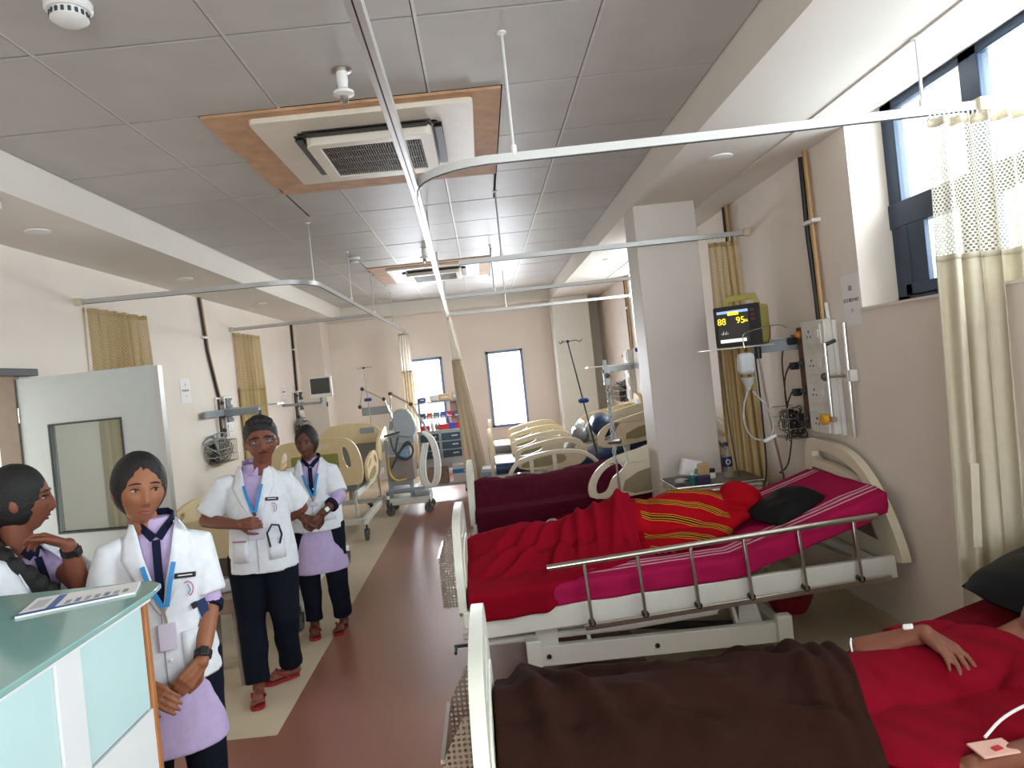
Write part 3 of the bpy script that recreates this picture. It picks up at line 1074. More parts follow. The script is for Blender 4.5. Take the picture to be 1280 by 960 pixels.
def perf_mat():
    if 'perforated_steel' in MATS:
        return MATS['perforated_steel']
    m = mat('perforated_steel', (150, 138, 118), .4, .7, 0)
    nt = m.node_tree
    b = nt.nodes['Principled BSDF']
    tc = nt.nodes.new('ShaderNodeTexCoord')
    vo = nt.nodes.new('ShaderNodeTexVoronoi')
    vo.inputs['Scale'].default_value = 62
    vo.inputs['Randomness'].default_value = 0.0
    nt.links.new(tc.outputs['Object'], vo.inputs['Vector'])
    lt = nt.nodes.new('ShaderNodeMath')
    lt.operation = 'LESS_THAN'
    lt.inputs[1].default_value = .42
    nt.links.new(vo.outputs['Distance'], lt.inputs[0])
    tr = nt.nodes.new('ShaderNodeBsdfTransparent')
    mx = nt.nodes.new('ShaderNodeMixShader')
    nt.links.new(lt.outputs[0], mx.inputs['Fac'])
    nt.links.new(b.outputs['BSDF'], mx.inputs[1])
    nt.links.new(tr.outputs['BSDF'], mx.inputs[2])
    nt.links.new(mx.outputs['Shader'], nt.nodes['Material Output'].inputs['Surface'])
    return m


def drape(name, label, cat, xs_, y0, y1, zf, hang0, hang1, m, ny=60, wr=.006, seed=0, group=None, xf=None, thick=.006):
    """cloth laid over a bed: flat part follows zf(x, y), the edges hang down by hang0(x)/hang1(x)"""
    rows = []
    nh = 9
    for i, x in enumerate(xs_):
        row = []
        ya, yb = (y0(x) if callable(y0) else y0), (y1(x) if callable(y1) else y1)
        h0, h1 = hang0(x), hang1(x)
        za, zb = zf(x, ya), zf(x, yb)
        for k in range(nh):
            t = 1 - k / nh
            w = .02 * wob(x * 7, seed, t * 2) * t + .012 * math.sin(x * 19 + seed + 2 * wob(x * 3, seed)) * t
            row.append((x + .01 * wob(x * 4, t * 3, seed) * t, ya - .018 * sstep(0, .25, t) - w - .01, za - h0 * t))
        for k in range(ny + 1):
            y = ya + (yb - ya) * k / ny
            z = zf(x, y)
            e = min(1, 6 * min(k, ny - k) / ny)
            z += wr * (wob(x * 6 + seed, y * 9, seed) + .5 * wob(x * 17, y * 13, seed)) * e
            rnd = .014 * (1 - sstep(0, .09, min(y - ya, yb - y)))
            row.append((x, y, z - rnd))
        for k in range(1, nh + 1):
            t = k / nh
            w = .02 * wob(x * 7, seed + 5, t * 2) * t + .012 * math.sin(x * 17 + seed) * t
            row.append((x + .01 * wob(x * 4, t * 3, seed) * t, yb + .018 * sstep(0, .25, t) + w + .01, zb - h1 * t))
        if xf:
            row = [(xf(p[0], p[1]), p[1], p[2]) for p in row]
        rows.append(row)
    o = MB().grid(rows).build(name, m, None, smooth=180, thick=thick)
    tag(o, label, cat, group)
    return o


def lin_sp(a, b, n):
    return [a + (b - a) * k / n for k in range(n + 1)]


# ------------------------------------------------------------ second bed (centre of the picture)
B2X, B2Y = -.26, 4.29
bed2 = ward_bed('white ward bed with steel side rail, carrying the patient in the red shawl', B2X, B2Y)
basket('perforated steel basket hooked on the footboard of the bed with the striped shawl', B2X - .002, B2Y - .02, .40, .68, .42, .10)


def stripe_sheet_mat():
    m = cloth_mat('magenta_sheet', (168, 28, 78), 0, .3, 300)
    nt = m.node_tree
    b = nt.nodes['Principled BSDF']
    tc = nt.nodes.new('ShaderNodeTexCoord')
    sp = nt.nodes.new('ShaderNodeSeparateXYZ')
    nt.links.new(tc.outputs['Object'], sp.inputs[0])

    def band(c, w):
        s = nt.nodes.new('ShaderNodeMath'); s.operation = 'SUBTRACT'; s.inputs[1].default_value = c
        nt.links.new(sp.outputs['Y'], s.inputs[0])
        a = nt.nodes.new('ShaderNodeMath'); a.operation = 'ABSOLUTE'
        nt.links.new(s.outputs[0], a.inputs[0])
        l = nt.nodes.new('ShaderNodeMath'); l.operation = 'LESS_THAN'; l.inputs[1].default_value = w
        nt.links.new(a.outputs[0], l.inputs[0])
        return l
    outs = [band(c, w) for c, w in ((B2Y - .30, .010), (B2Y - .345, .012), (B2Y - .385, .006), (B2Y + .30, .010), (B2Y + .345, .012))]
    cur = outs[0]
    for o in outs[1:]:
        a = nt.nodes.new('ShaderNodeMath'); a.operation = 'MAXIMUM'
        nt.links.new(cur.outputs[0], a.inputs[0]); nt.links.new(o.outputs[0], a.inputs[1])
        cur = a
    mx = nt.nodes.new('ShaderNodeMixRGB')
    mx.inputs[1].default_value = (*lin((168, 28, 78)), 1)
    mx.inputs[2].default_value = (*lin((214, 168, 184)), 1)
    nt.links.new(cur.outputs[0], mx.inputs[0])
    nt.links.new(mx.outputs[0], b.inputs['Base Color'])
    return m


def top2(X, y):
    return backrest_z(X - B2X, TILT) + .122


drape('bed_sheet', 'magenta bed sheet with white stripes on the bed of the shawled patient', 'bed sheet', lin_sp(B2X + .06, B2X + 2.35, 110), B2Y - .445, B2Y + .445,
      lambda x, y: top2(x, y), lambda x: .125, lambda x: .125, stripe_sheet_mat(), wr=.005, seed=3, thick=.003)


def bump_f(x, y, px, py, rx, ry, h):
    d = ((x - px) / rx) ** 2 + ((y - py) / ry) ** 2
    return h * math.sqrt(max(0, 1 - d)) if d < 1 else 0


def ridge(x, y, pts):
    """height of a lying limb: pts = [(x, y, radius, height)], rounded ridge between them"""
    best = 0
    for (xa, ya, ra, ha), (xb, yb, rb, hb) in zip(pts[:-1], pts[1:]):
        dx, dy = xb - xa, yb - ya
        t = max(0, min(1, ((x - xa) * dx + (y - ya) * dy) / (dx * dx + dy * dy)))
        d = math.hypot(x - xa - dx * t, y - ya - dy * t)
        r, h = ra + (rb - ra) * t, ha + (hb - ha) * t
        q = d / (r * 1.7)
        if q < 1:
            best = max(best, h * (1 - q * q) ** 1.2)
    return best


def cover2(x, y):
    z = top2(x, y) + .012
    z += ridge(x, y, [(-.12, 4.52, .12, .15), (.08, 4.50, .12, .175), (.36, 4.46, .12, .165), (.60, 4.40, .13, .215), (.74, 4.37, .15, .245), (.95, 4.36, .16, .235)])
    z += .55 * ridge(x, y, [(-.10, 4.25, .12, .12), (.25, 4.26, .12, .12), (.55, 4.22, .13, .15), (.8, 4.22, .15, .17)])
    # taut folds running from the knees to the near foot corner, gathers over the hip
    for k, (a, b_, h, w) in enumerate((((.32, 4.52), (-.17, 4.00), .034, .026), ((.35, 4.44), (-.08, 3.90), .030, .022), ((.44, 4.42), (.22, 3.88), .032, .026), ((.20, 4.52), (-.17, 4.2), .026, .03),
                                       ((.50, 4.46), (.44, 4.02), .034, .022), ((.60, 4.44), (.56, 4.05), .030, .02), ((.78, 4.46), (.62, 4.0), .030, .022), ((.70, 4.3), (.76, 4.0), .026, .02))):
        dx, dy = b_[0] - a[0], b_[1] - a[1]
        t = ((x - a[0]) * dx + (y - a[1]) * dy) / (dx * dx + dy * dy)
        if 0 < t < 1:
            d = abs((x - a[0]) * dy - (y - a[1]) * dx) / math.hypot(dx, dy)
            z += h * math.exp(-(d / w) ** 2) * min(1, 4 * t, 3 * (1 - t))
    return z


M_CRIM = cloth_mat('crimson_cover', (138, 10, 32), 0, .35, 350)
M_MARO = cloth_mat('maroon_cover', (84, 18, 40), 0, .35, 300)
drape('blanket', 'crimson blanket over the legs of the patient in the red striped shawl', 'blanket', lin_sp(B2X + .055, B2X + 1.06, 130), lambda x: B2Y - .46 + max(0, (x - .22)) * .36, B2Y + .45,
      cover2, lambda x: .15 * (1 - sstep(.2, .42, x)) + .012, lambda x: .16, M_CRIM, ny=110, wr=.012, seed=8)
pl2 = MB()


def pillow(name, label, c, size, rot, m, group=None, seed=0):
    rows = []
    n = 22
    mb = MB()
    from mathutils import Euler
    R = Euler(rot).to_matrix()
    for sgn in (1, -1):
        rows = []
        for i in range(n + 1):
            r = []
            for j in range(n + 1):
                u, v = -1 + 2 * i / n, -1 + 2 * j / n
                e = (max(0, 1 - abs(u) ** 3.2) * max(0, 1 - abs(v) ** 3.2)) ** .62
                px = u * (1 - .10 * (v * v)) * size[0] / 2
                py = v * (1 - .10 * (u * u)) * size[1] / 2
                pz = sgn * e * size[2] / 2 * (1 + .25 * wob(u * 2, v * 2, seed + sgn))
                r.append(Vector(c) + R @ Vector((px, py, pz)))
            rows.append(r)
        mb.grid(rows)
    o = mb.build(name, m, None, smooth=180)
    return tag(o, label, 'pillow', group)


M_BLKC = cloth_mat('black_cover', (26, 26, 28), 0, .1, 60, rough=.45)
pillow('pillow', 'shiny black pillow beside the head of the shawled patient', (1.66, 4.12, .775), (.40, .30, .11), (.10, -.30, .35), M_BLKC, 'black pillows', 3)

# ------------------------------------------------------------ third bed behind it (maroon)
B3X, B3Y = -.235, 6.50
b3 = ward_bed('white ward bed under maroon covers, beside the column', B3X, B3Y, near_rail=False, slope=.16)
# moulded rails of that bed: a tall slotted one at the head on the near side, a low arched one on the far side
o_ = chaikin([(1.03, .54), (1.00, .68), (1.10, .83), (1.28, .93), (1.80, 1.00), (1.88, .80), (1.80, .60)], 2)
h_ = chaikin([(1.08, .60), (1.08, .70), (1.17, .82), (1.30, .86), (1.33, .80), (1.22, .74), (1.17, .62)], 2)
MB().prism(o_, [h_], lambda u, v: (u, -.545, v), lambda u, v: (u, -.51, v)).build('side_rail', M_ABS, b3, bev=.012)
MB().prism(chaikin([(1.28, .58), (1.34, .74), (1.74, .84), (1.76, .62)], 1), [], lambda u, v: (u, -.550, v), lambda u, v: (u, -.505, v)).build('rail_inset', M_GREENH, b3, smooth=0)
MB().sweep(chaikin([(.36, .53, .55), (.40, .53, .72), (.52, .53, .84), (.95, .53, .89), (1.22, .53, .82), (1.32, .53, .62)], 2, False), [(-.02, -.022), (.02, -.022), (.02, .022), (-.02, .022)], up=(0, 1, 0)).build('side_rail', M_ABS, b3, bev=.006)
for x_ in (.62, .85):
    MB().bar((x_, .53, .45), (x_, .53, .86), .04, .02, (0, 1, 0)).build('rail_post', M_ABS, b3, smooth=0)


def top3(x, y):
    return backrest_z(x - B3X, TILT, 1.50, .16) + .122


def cover3(x, y):
    z = top3(x, y) + .02 + ridge(x, y, [(-.1, 6.5, .2, .20), (.5, 6.5, .22, .17), (1.0, 6.5, .24, .20), (1.6, 6.5, .24, .19)])
    return z


drape('bed_sheet', 'crimson sheet hanging down the near side of the maroon bed', 'bed sheet', lin_sp(B3X + .06, B3X + 2.3, 80), B3Y - .45, B3Y + .45,
      lambda x, y: top3(x, y), lambda x: .15, lambda x: .13, cloth_mat('crimson_sheet', (128, 16, 42), 0, .3, 300), seed=21, thick=.003)
drape('blanket', 'dark maroon blanket heaped over the third bed from the camera', 'blanket', lin_sp(B3X + .055, B3X + 2.1, 90), B3Y - .475, B3Y + .46,
      cover3, lambda x: .17 - .07 * sstep(.3, .6, x) + .02 * wob(x * 4, 1), lambda x: .15, M_MARO, wr=.016, seed=23)

# ------------------------------------------------------------ nearest bed (brown blanket)
B1X, B1Y = -.125, 2.22
bed1 = ward_bed('white ward bed nearest the camera with brown blanket and patient in red', B1X, B1Y, tilt=.0, near_rail=False, slope=.27)
basket('perforated steel basket on the footboard of the nearest bed', B1X - .002, B1Y - .02, .34, .62, .36, .10)


bed1.scale.x = .935


def top1(x, y):
    return backrest_z((x - B1X) / .935, 0, 1.50, .27) + .122


M_BRBL = cloth_mat('brown_fleece', (46, 26, 20), 0, .4, 240)
drape('bed_sheet', 'dark red bed sheet of the bed nearest the camera', 'bed sheet', lin_sp(B1X + .06, B1X + 2.19, 60), B1Y - .445, B1Y + .445,
      lambda x, y: top1(x, y), lambda x: .125, lambda x: .125, cloth_mat('red_sheet', (112, 14, 30), 0, .3, 300), seed=31, thick=.003)


def xf1(x, y):
    """the upper hem of the brown blanket runs obliquely across the bed"""
    e = 1.10 + (max(1.7, min(2.7, y)) - 2.5) * .24
    return B1X + .055 + (x - B1X - .055) * (e - B1X - .055) / (1.24 - B1X - .055)


def cover1(x, y):
    xx = xf1(x, y)
    z = top1(xx, y) + .018
    z += ridge(xx, y, [(-.05, 2.34, .14, .13), (.15, 2.33, .14, .115), (.55, 2.33, .15, .12), (.80, 2.33, .16, .105), (1.20, 2.30, .20, .085)])
    z += .9 * ridge(xx, y, [(-.05, 2.09, .14, .13), (.15, 2.09, .14, .115), (.55, 2.09, .15, .12), (.80, 2.09, .16, .105), (1.20, 2.14, .20, .085)])
    for k, (a, b_, h, w) in enumerate((((.0, 2.60), (.12, 1.86), .045, .035), ((.0, 2.58), (.34, 1.95), .042, .035), ((.02, 2.60), (.62, 2.22), .034, .04), ((.05, 2.62), (1.0, 2.48), .03, .035),
                                       ((.62, 2.40), (1.0, 2.05), .034, .04), ((.72, 2.62), (.98, 2.2), .03, .03), ((.55, 2.2), (.95, 1.9), .032, .04), ((.30, 2.2), (.62, 1.9), .034, .04),
                                       ((.92, 2.66), (.86, 1.8), .030, .030), ((1.0, 2.66), (.92, 1.8), .034, .026), ((1.07, 2.66), (.97, 1.8), .030, .024))):
        dx, dy = b_[0] - a[0], b_[1] - a[1]
        t = ((xx - a[0]) * dx + (y - a[1]) * dy) / (dx * dx + dy * dy)
        if 0 < t < 1:
            d = abs((xx - a[0]) * dy - (y - a[1]) * dx) / math.hypot(dx, dy)
            z += h * math.exp(-(d / w) ** 2) * min(1, 5 * t, 4 * (1 - t))
    return z


drape('blanket', 'dark brown blanket over the legs of the patient nearest the camera', 'blanket', lin_sp(B1X + .055, 1.24, 130), B1Y - .46, B1Y + .46,
      cover1, lambda x: .22, lambda x: .05 + .015 * wob(x * 5, 2), M_BRBL, ny=110, wr=.010, seed=33, xf=xf1)
pillow('pillow', 'black pillow behind the head of the patient nearest the camera', (1.915, 2.42, .79), (.44, .60, .15), (0, -.32, .1), M_BLKC, 'black pillows', 6)

# ================================================================== ICU BEDS (cream plastic panels)
M_GREENP = mat('olive_inset', (146, 150, 72), .5)
M_GREENG = mat('grey_green_inset', (150, 140, 104), .5)
M_MATGR = mat('grey_mattress', (120, 122, 124), .45)


def icu_bed(label, X, Y, rz, rails=((0, 1), (1, 1), (0, -1), (1, -1)), cm=None, inset=None, fz=(.645, 1.195), hz=(.78, 1.22), back=0.0, group='electric beds with cream panels', W=.5, foot_inset=True, mm=None, foot_dark=False):
    cm = cm or M_CREAM
    b = thing('electric_bed', label, 'bed', (X, Y, 0), rz, group)
    z0, z1 = fz
    out = chaikin([(-W, z0 + .02), (-W + .06, z0), (W - .06, z0), (W, z0 + .05), (W + .02, z0 + .22), (W - .07, z1 - .06), (W - .2, z1 - .01), (-W + .2, z1), (-W + .05, z1 - .07), (-W - .02, z0 + .25)], 2)
    sl = [chaikin([(s * (W - .17), z0 + .20), (s * (W - .10), z0 + .20), (s * (W - .14), z1 - .12), (s * (W - .21), z1 - .12)], 2) for s in (-1, 1)]
    MB().prism(out, sl, lambda u, v: (0, u, v), lambda u, v: (.04, u, v)).build('footboard', cm, b, bev=.012)
    if foot_inset:
        MB().prism(rrect(-W + .24, W - .24, z0 + .20, z0 + .37, .02), [], lambda u, v: (-.006, u, v), lambda u, v: (.004, u, v)).build('footboard_inset', inset or M_GREENP, b, smooth=0)
        MB().prism(rrect(-.16, .10, z1 - .13, z1 - .07, .02), [], lambda u, v: (-.004, u, v), lambda u, v: (.004, u, v)).build('grip_recess', M_ABS, b, smooth=0)
    if foot_dark:
        MB().prism(rrect(-W + .10, W - .10, z0 + .02, z0 + .15, .01), [], lambda u, v: (-.006, u, v), lambda u, v: (.004, u, v)).build('footboard_inset', mat('taupe_inset', (92, 78, 70), .5), b, smooth=0)
    h0, h1 = hz
    outh = chaikin([(-W, h0), (W, h0), (W + .01, h0 + .15), (W - .12, h1 - .06), (.2, h1), (-.2, h1), (-W + .12, h1 - .06), (-W - .01, h0 + .15)], 2)
    MB().prism(outh, [], lambda u, v: (2.14, u, v), lambda u, v: (2.18, u, v)).build('headboard', cm, b, bev=.012)
    MB().prism(rrect(-W + .16, -W + .36, h1 - .16, h1 - .08, .01), [], lambda u, v: (2.13, u, v), lambda u, v: (2.145, u, v)).build('headboard_label', M_GREY, b, smooth=0)
    # frame, column lift, base
    for s in (-1, 1):
        MB().box(.06, 2.12, s * .40 - .02, s * .40 + .02, .50, .57).build('frame_rail', M_WHITE, b, bev=.005)
        MB().box(.30, 1.85, s * .42 - .03, s * .42 + .03, .15, .22).build('base_rail', M_WHITE, b, bev=.005)
    for x in (.36, 1.78):
        MB().box(x - .03, x + .03, -.42, .42, .15, .21).build('base_cross', M_WHITE, b, smooth=0)
        MB().cyl((x + .1, 0, .2), (x + .1, 0, .52), .05).build('lift_column', M_STEEL, b)
    for s in (-1, 1):
        MB().bar((.55, s * .3, .2), (.45, s * .3, .52), .03, .03).build('lift_arm', M_WHITE, b, smooth=0)
    for x in (.16, 1.95):
        for s in (-1, 1):
            MB().bar((x, s * .46, .16), (x + (.15 if x < 1 else -.12), s * .44, .18), .05, .05).build('caster_arm', M_WHITE, b, bev=.004)
            f, w = MB(), MB()
            caster(f, w, x, s * .46, .06)
            fo = f.build('caster_fork', M_DGREY, b)
            w.build('caster_wheel', M_RUBBER, fo)
    # mattress
    prof = rrect(-.42, .42, 0, .12, .04, 3)
    vs, fs = [], []
    n = len(prof)
    for i in range(21):
        x = .06 + 2.06 * i / 20
        z = .58 + max(0, x - 1.2) * back
        vs += [(x, p[0], z + p[1]) for p in prof]
    for i in range(20):
        for k in range(n):
            fs.append((i * n + k, i * n + (k + 1) % n, (i + 1) * n + (k + 1) % n, (i + 1) * n + k))
    fs += [tuple(range(n))[::-1], tuple(20 * n + k for k in range(n))]
    MB().add(vs, fs).build('mattress', mm or M_MATGR, b)
    # side rails: foot half (0) and head half (1)
    for half, s in rails:
        y = s * .50
        if half == 0:
            x0, x1, zz0, zz1 = .28, 1.06, .60, .94
            o = chaikin([(x0, zz0), (x1 - .12, zz0), (x1, zz0 + .08), (x1 + .02, zz0 + .2), (x1 - .10, zz1), (x0 + .32, zz1 - .02), (x0 + .03, zz1 - .09), (x0 - .01, zz0 + .2)], 2)
            h = [chaikin([(x0 + .05, zz0 + .16), (x0 + .30, zz0 + .22), (x0 + .31, zz0 + .28), (x0 + .06, zz0 + .22)], 2),
                 chaikin([(x1 - .26, zz1 - .06), (x1 - .13, zz1 - .07), (x1 - .06, zz1 - .16), (x1 - .14, zz1 - .19), (x1 - .27, zz1 - .11)], 2)]
            ins = chaikin([(x0 + .05, zz0 + .03), (x1 - .24, zz0 + .05), (x1 - .22, zz0 + .15), (x0 + .40, zz0 + .16), (x0 + .06, zz0 + .10)], 2)
        else:
            x0, x1, zz0, zz1 = 1.20, 2.08, .66 + back * .25, 1.00 + back * .25
            sl_ = back * .35
            o = [(x0, zz0), (x1 - .10, zz0 + sl_), (x1, zz0 + sl_ + .1), (x1, zz1 + sl_ - .03), (x1 - .1, zz1 + sl_), (x0 + .30, zz1), (x0 + .08, zz1 - .06), (x0 - .02, zz0 + .16)]
            o = chaikin(o, 2)
            h = [chaikin([(x0 + .05, zz0 + .12), (x0 + .12, zz0 + .10), (x0 + .22, zz1 - .10), (x0 + .26, zz1 - .04), (x0 + .16, zz1 - .06)], 2)]
            ins = chaikin([(x0 + .30, zz0 + .08), (x1 - .06, zz0 + .08 + sl_), (x1 - .06, zz0 + .2 + sl_), (x0 + .32, zz0 + .2)], 1)
        r = MB().prism(o, h, lambda u, v: (u, y - .018, v), lambda u, v: (u, y + .018, v)).build('side_rail', cm, b, bev=.010)
        MB().prism(ins, [], lambda u, v: (u, y - .022, v), lambda u, v: (u, y + .022, v)).build('rail_inset', M_GREENG, r, smooth=0)
        MB().bar((x0 + .3, s * .44, .54), (x0 + .32, y, zz0 + .06), .05, .02).build('rail_bracket', M_WHITE, r, smooth=0)
    return b


icu_bed('cream bed with olive inset on its footboard, standing behind the woman with the silver wristwatch', -1.93, 7.80, R90, back=.25)
icu_bed('cream bed with a brown inset mostly hidden behind the man in glasses', -1.96, 5.0, R90, rails=((0, -1), (0, 1)), fz=(.46, .90), hz=(.7, .97), W=.44, foot_inset=False, foot_dark=True)
b4 = icu_bed('cream bed with grey-green insets and navy mattress beyond the maroon bed', -.02, 8.32, 0, cm=mat('pale_cream_plastic', (222, 206, 176), .4), back=.30, fz=(.5, 1.07), mm=mat('navy_mattress', (30, 52, 88), .4))
icu_bed('farthest cream bed on the right, in front of the right far window', .0, 10.35, 0, rails=((0, 1), (0, -1), (1, -1)), back=.2, fz=(.4, 1.05))
# white control panels tipped up on the navy bed
for k, (x, y) in enumerate(((.88, 8.62), (1.0, 8.36))):
    p = thing('control_panel', ('white slotted plastic panel leaning on the navy bed, rear one', 'white slotted plastic panel leaning on the navy bed, front one')[k], 'panel', (x, y, .73), 0, 'white panels on the navy bed')
    R = Matrix.Rotation(math.radians(38), 4, 'Y')
    f0 = lambda u, v: (R @ Vector((0, u, v)))
    f1 = lambda u, v: (R @ Vector((.03, u, v)))
    MB().prism(rrect(-.13, .13, 0, .40, .03), [rrect(-.02, .02, .24, .30, .01)], f0, f1).build('shell', M_WPLAST, p, bev=.006)
    MB().prism(rrect(-.10, .10, .03, .36, .02), [rrect(-.03, .03, .22, .32, .01)], lambda u, v: (R @ Vector((-.004, u, v))), lambda u, v: (R @ Vector((.002, u, v)))).build('face', M_PAPER, p, smooth=0)
ro = thing('rolled_mattress', 'navy rolled mattress end with a shiny grey cover on the far bed', 'mattress', (1.42, 8.36, .88))
MB().caps((-.12, -.22, .10), (-.08, .22, .10), .13, .13, 18).build('roll', mat('navy_mattress', (30, 52, 88), .4), ro)
MB().caps((-.38, -.18, .02), (-.34, .2, .02), .10, .10, 16).build('cover_roll', mat('shiny_grey_cover', (128, 130, 134), .25), ro)

# ================================================================== WALL SERVICE PANELS


def wires(name, c, sx, sy, sz, n, m, parent, seed, r=.004, world=True):
    rnd = random.Random(seed)
    mb = MB()
    for k in range(n):
        p0 = rnd.uniform(0, 6.28)
        fx, fy = rnd.choice((1, 2)), rnd.choice((1, 1, 2))
        ox, oz = rnd.uniform(-.25, .25), rnd.uniform(-.3, .3)
        a = rnd.uniform(.55, 1)
        pts = [(c[0] + sx * .4 * rnd.uniform(-1, 1) * 0 + sx * .45 * math.sin(fx * t + p0 * 2), c[1] + sy * (ox + a * .45 * math.cos(t)), c[2] + sz * (oz * .4 + a * .45 * math.sin(t + .3 * math.sin(fy * t + p0))))
               for t in [2 * math.pi * j / 20 for j in range(20)]]
        mb.tube(pts, r, 6, loop=True)
    o = mb.build(name, m, parent, world=world)
    o['kind'] = 'stuff'
    return o


M_PANB = mat('brown_laminate', (92, 62, 44), .45)
M_SOCK = mat('socket_white', (222, 220, 212), .4)


def service_panel(label, loc, rz, n_sock=4, h=.72, w=.46, dark=False, group='wall service panels with sockets'):
    t = thing('bedhead_unit', label, 'wall panel', loc, rz, group)
    MB().prism(rrect(0, w, 0, h, .01), [], lambda u, v: (u, 0, v), lambda u, v: (u, .025, v)).build('backplate', M_WPLAST, t, bev=.004)
    MB().box(w - .12, w - .02, .02, .055, .02, h - .02).build('gas_strip', M_PANB, t, bev=.003)
    MB().box(.02, w - .125, .02, .07, .01, h + .01).build('socket_box', M_SOCK, t, bev=.008)
    for k in range(n_sock):
        z = .08 + (h - .16) * k / max(1, n_sock - 1)
        p = MB().prism(rrect(.06, w - .16, z - .065, z + .065, .006), [], lambda u, v: (u, .068, v), lambda u, v: (u, .080, v)).build('socket_plate', M_DGREY if dark and k in (1, 2) else M_SOCK, t, bev=.003)
        cx = .06 + (w - .22) * .62
        for dx, dz, r in ((0, .022, .0085), (-.022, -.012, .007), (.022, -.012, .007)):
            MB().cyl((cx + dx, .0795, z + dz), (cx + dx, .0812, z + dz), r, n=10).build('pin_hole', M_BLACK, p)
        MB().box(.075, .115, .079, .086, z - .02, z + .03).build('switch', M_WPLAST, p, bev=.002)
        g = MB().lathe((w - .07, .055, z + .01), [(.026, 0), (.026, .012), (.016, .02), (.012, .03)], 14, 'Y').build('gas_outlet', (M_DGREY, M_DGREY, M_DGREY, mat('amber_outlet', (206, 130, 50), .4))[k % 4], t)
    return t


PR = service_panel('white socket panel with brown gas strip beside the near right window', (2.188, 4.37, 1.10), R90)
PL1 = service_panel('white socket panel with dark outlets on the left wall above the man in glasses', (-3.128, 8.66, 1.28), -R90, 3, .48, .42, True)
PL2 = service_panel('distant socket panel on the left wall under the grey monitor', (-3.128, 12.0, 1.25), -R90, 3, .5, .42, True)
PR2 = service_panel('distant socket panel on the right wall beyond the column', (2.188, 10.35, 1.12), R90, 4, .72, .46)

# plugs and leads on the near panel
cw = thing('cable_bundle', 'bundle of black leads in a wire basket below the near right socket panel', 'cables', (2.12, 4.95, 1.05), 0, 'cable baskets on the walls')
bk = MB()
for z in (0, .07, .14, .21):
    bk.tube([(2.185, 4.83, 1.05 + z), (2.03, 4.83, 1.05 + z), (2.03, 5.10, 1.05 + z), (2.185, 5.10, 1.05 + z)], .0025, 5)
for k in range(10):
    y = 4.83 + .27 * k / 9
    bk.tube([(2.03, y, 1.26), (2.03, y, 1.05), (2.185, y, 1.05)], .002, 4)
bk.build('wire_basket', M_STEEL, cw, world=True)['kind'] = 'stuff'
wires('leads', (2.11, 4.96, 1.15), .12, .22, .24, 16, M_BLACK, cw, 3)
for k, z in enumerate((1.72, 1.55, 1.37, 1.20)):
    p = MB().box(2.085, 2.135, 4.815, 4.865, z - .03, z + .02).build('plug', M_BLACK, cw, world=True, bev=.006)
    MB().tube(soft([(2.085, 4.86, z), (2.06, 4.90, z - .08), (2.06, 4.92, z - .2), (2.08, 4.95, 1.22 - .02 * k)]), .005, 6).build('plug_lead', M_BLACK, p, world=True)
# vertical chrome rods with clamp and flow meter
fr_ = thing('rod_rail', 'vertical chrome rod with clamp on the wall right of the near socket panel', 'rail', (2.15, 4.20, 1.10))
MB().cyl((2.15, 4.21, 1.11), (2.15, 4.205, 1.79), .014).build('rod', M_CHROME, fr_, world=True)
MB().box(2.14, 2.185, 4.17, 4.24, 1.44, 1.51).build('wall_clamp', M_WPLAST, fr_, world=True, bev=.004)
MB().cyl((2.14, 4.21, 1.475), (2.08, 4.36, 1.475), .009).build('clamp_arm', M_STEEL, fr_, world=True)
MB().lathe((2.08, 4.36, 1.475), [(.012, -.03), (.026, -.024), (.026, .0), (.014, .008)], 12, 'Y').build('clamp_knob', M_DGREY, fr_, world=True)
fm = thing('flow_meter', 'slim glass flow meter tube with yellow knob on the near socket panel', 'flow meter', (2.09, 4.33, 1.2))
MB().cyl((2.085, 4.33, 1.20), (2.085, 4.33, 1.68), .012).build('tube', M_CHROME, fm, world=True)
MB().cyl((2.085, 4.33, 1.67), (2.15, 4.33, 1.69), .012).build('top_elbow', M_DGREY, fm, world=True)
MB().lathe((2.05, 4.36, 1.215), [(.012, -.02), (.034, -.014), (.034, .016), (.02, .022)], 14, 'X').build('yellow_knob', mat('yellow_knob', (214, 152, 34), .4), fm, world=True)
MB().cyl((2.085, 4.30, 1.215), (2.085, 4.36, 1.215), .018).build('valve_body', M_STEEL, fm, world=True)

# copper and black service pipes
M_COP = mat('copper_pipe', (178, 142, 96), .45, .25)


def pipe_run(label, pts_list, parent_loc):
    t = thing('service_pipes', label, 'pipes', parent_loc, 0, 'service pipes on the walls')
    for k, (pts, r, m) in enumerate(pts_list):
        MB().tube(pts, r, 8).build('pipe', m, t, world=True)
    p = pts_list[0][0]
    zc = 2.45
    MB().box(p[0][0] - .03, p[0][0] + .03, p[0][1] - .07, p[0][1] + .07, zc - .012, zc + .012).build('pipe_clip', M_WPLAST, t, world=True, bev=.003)
    return t


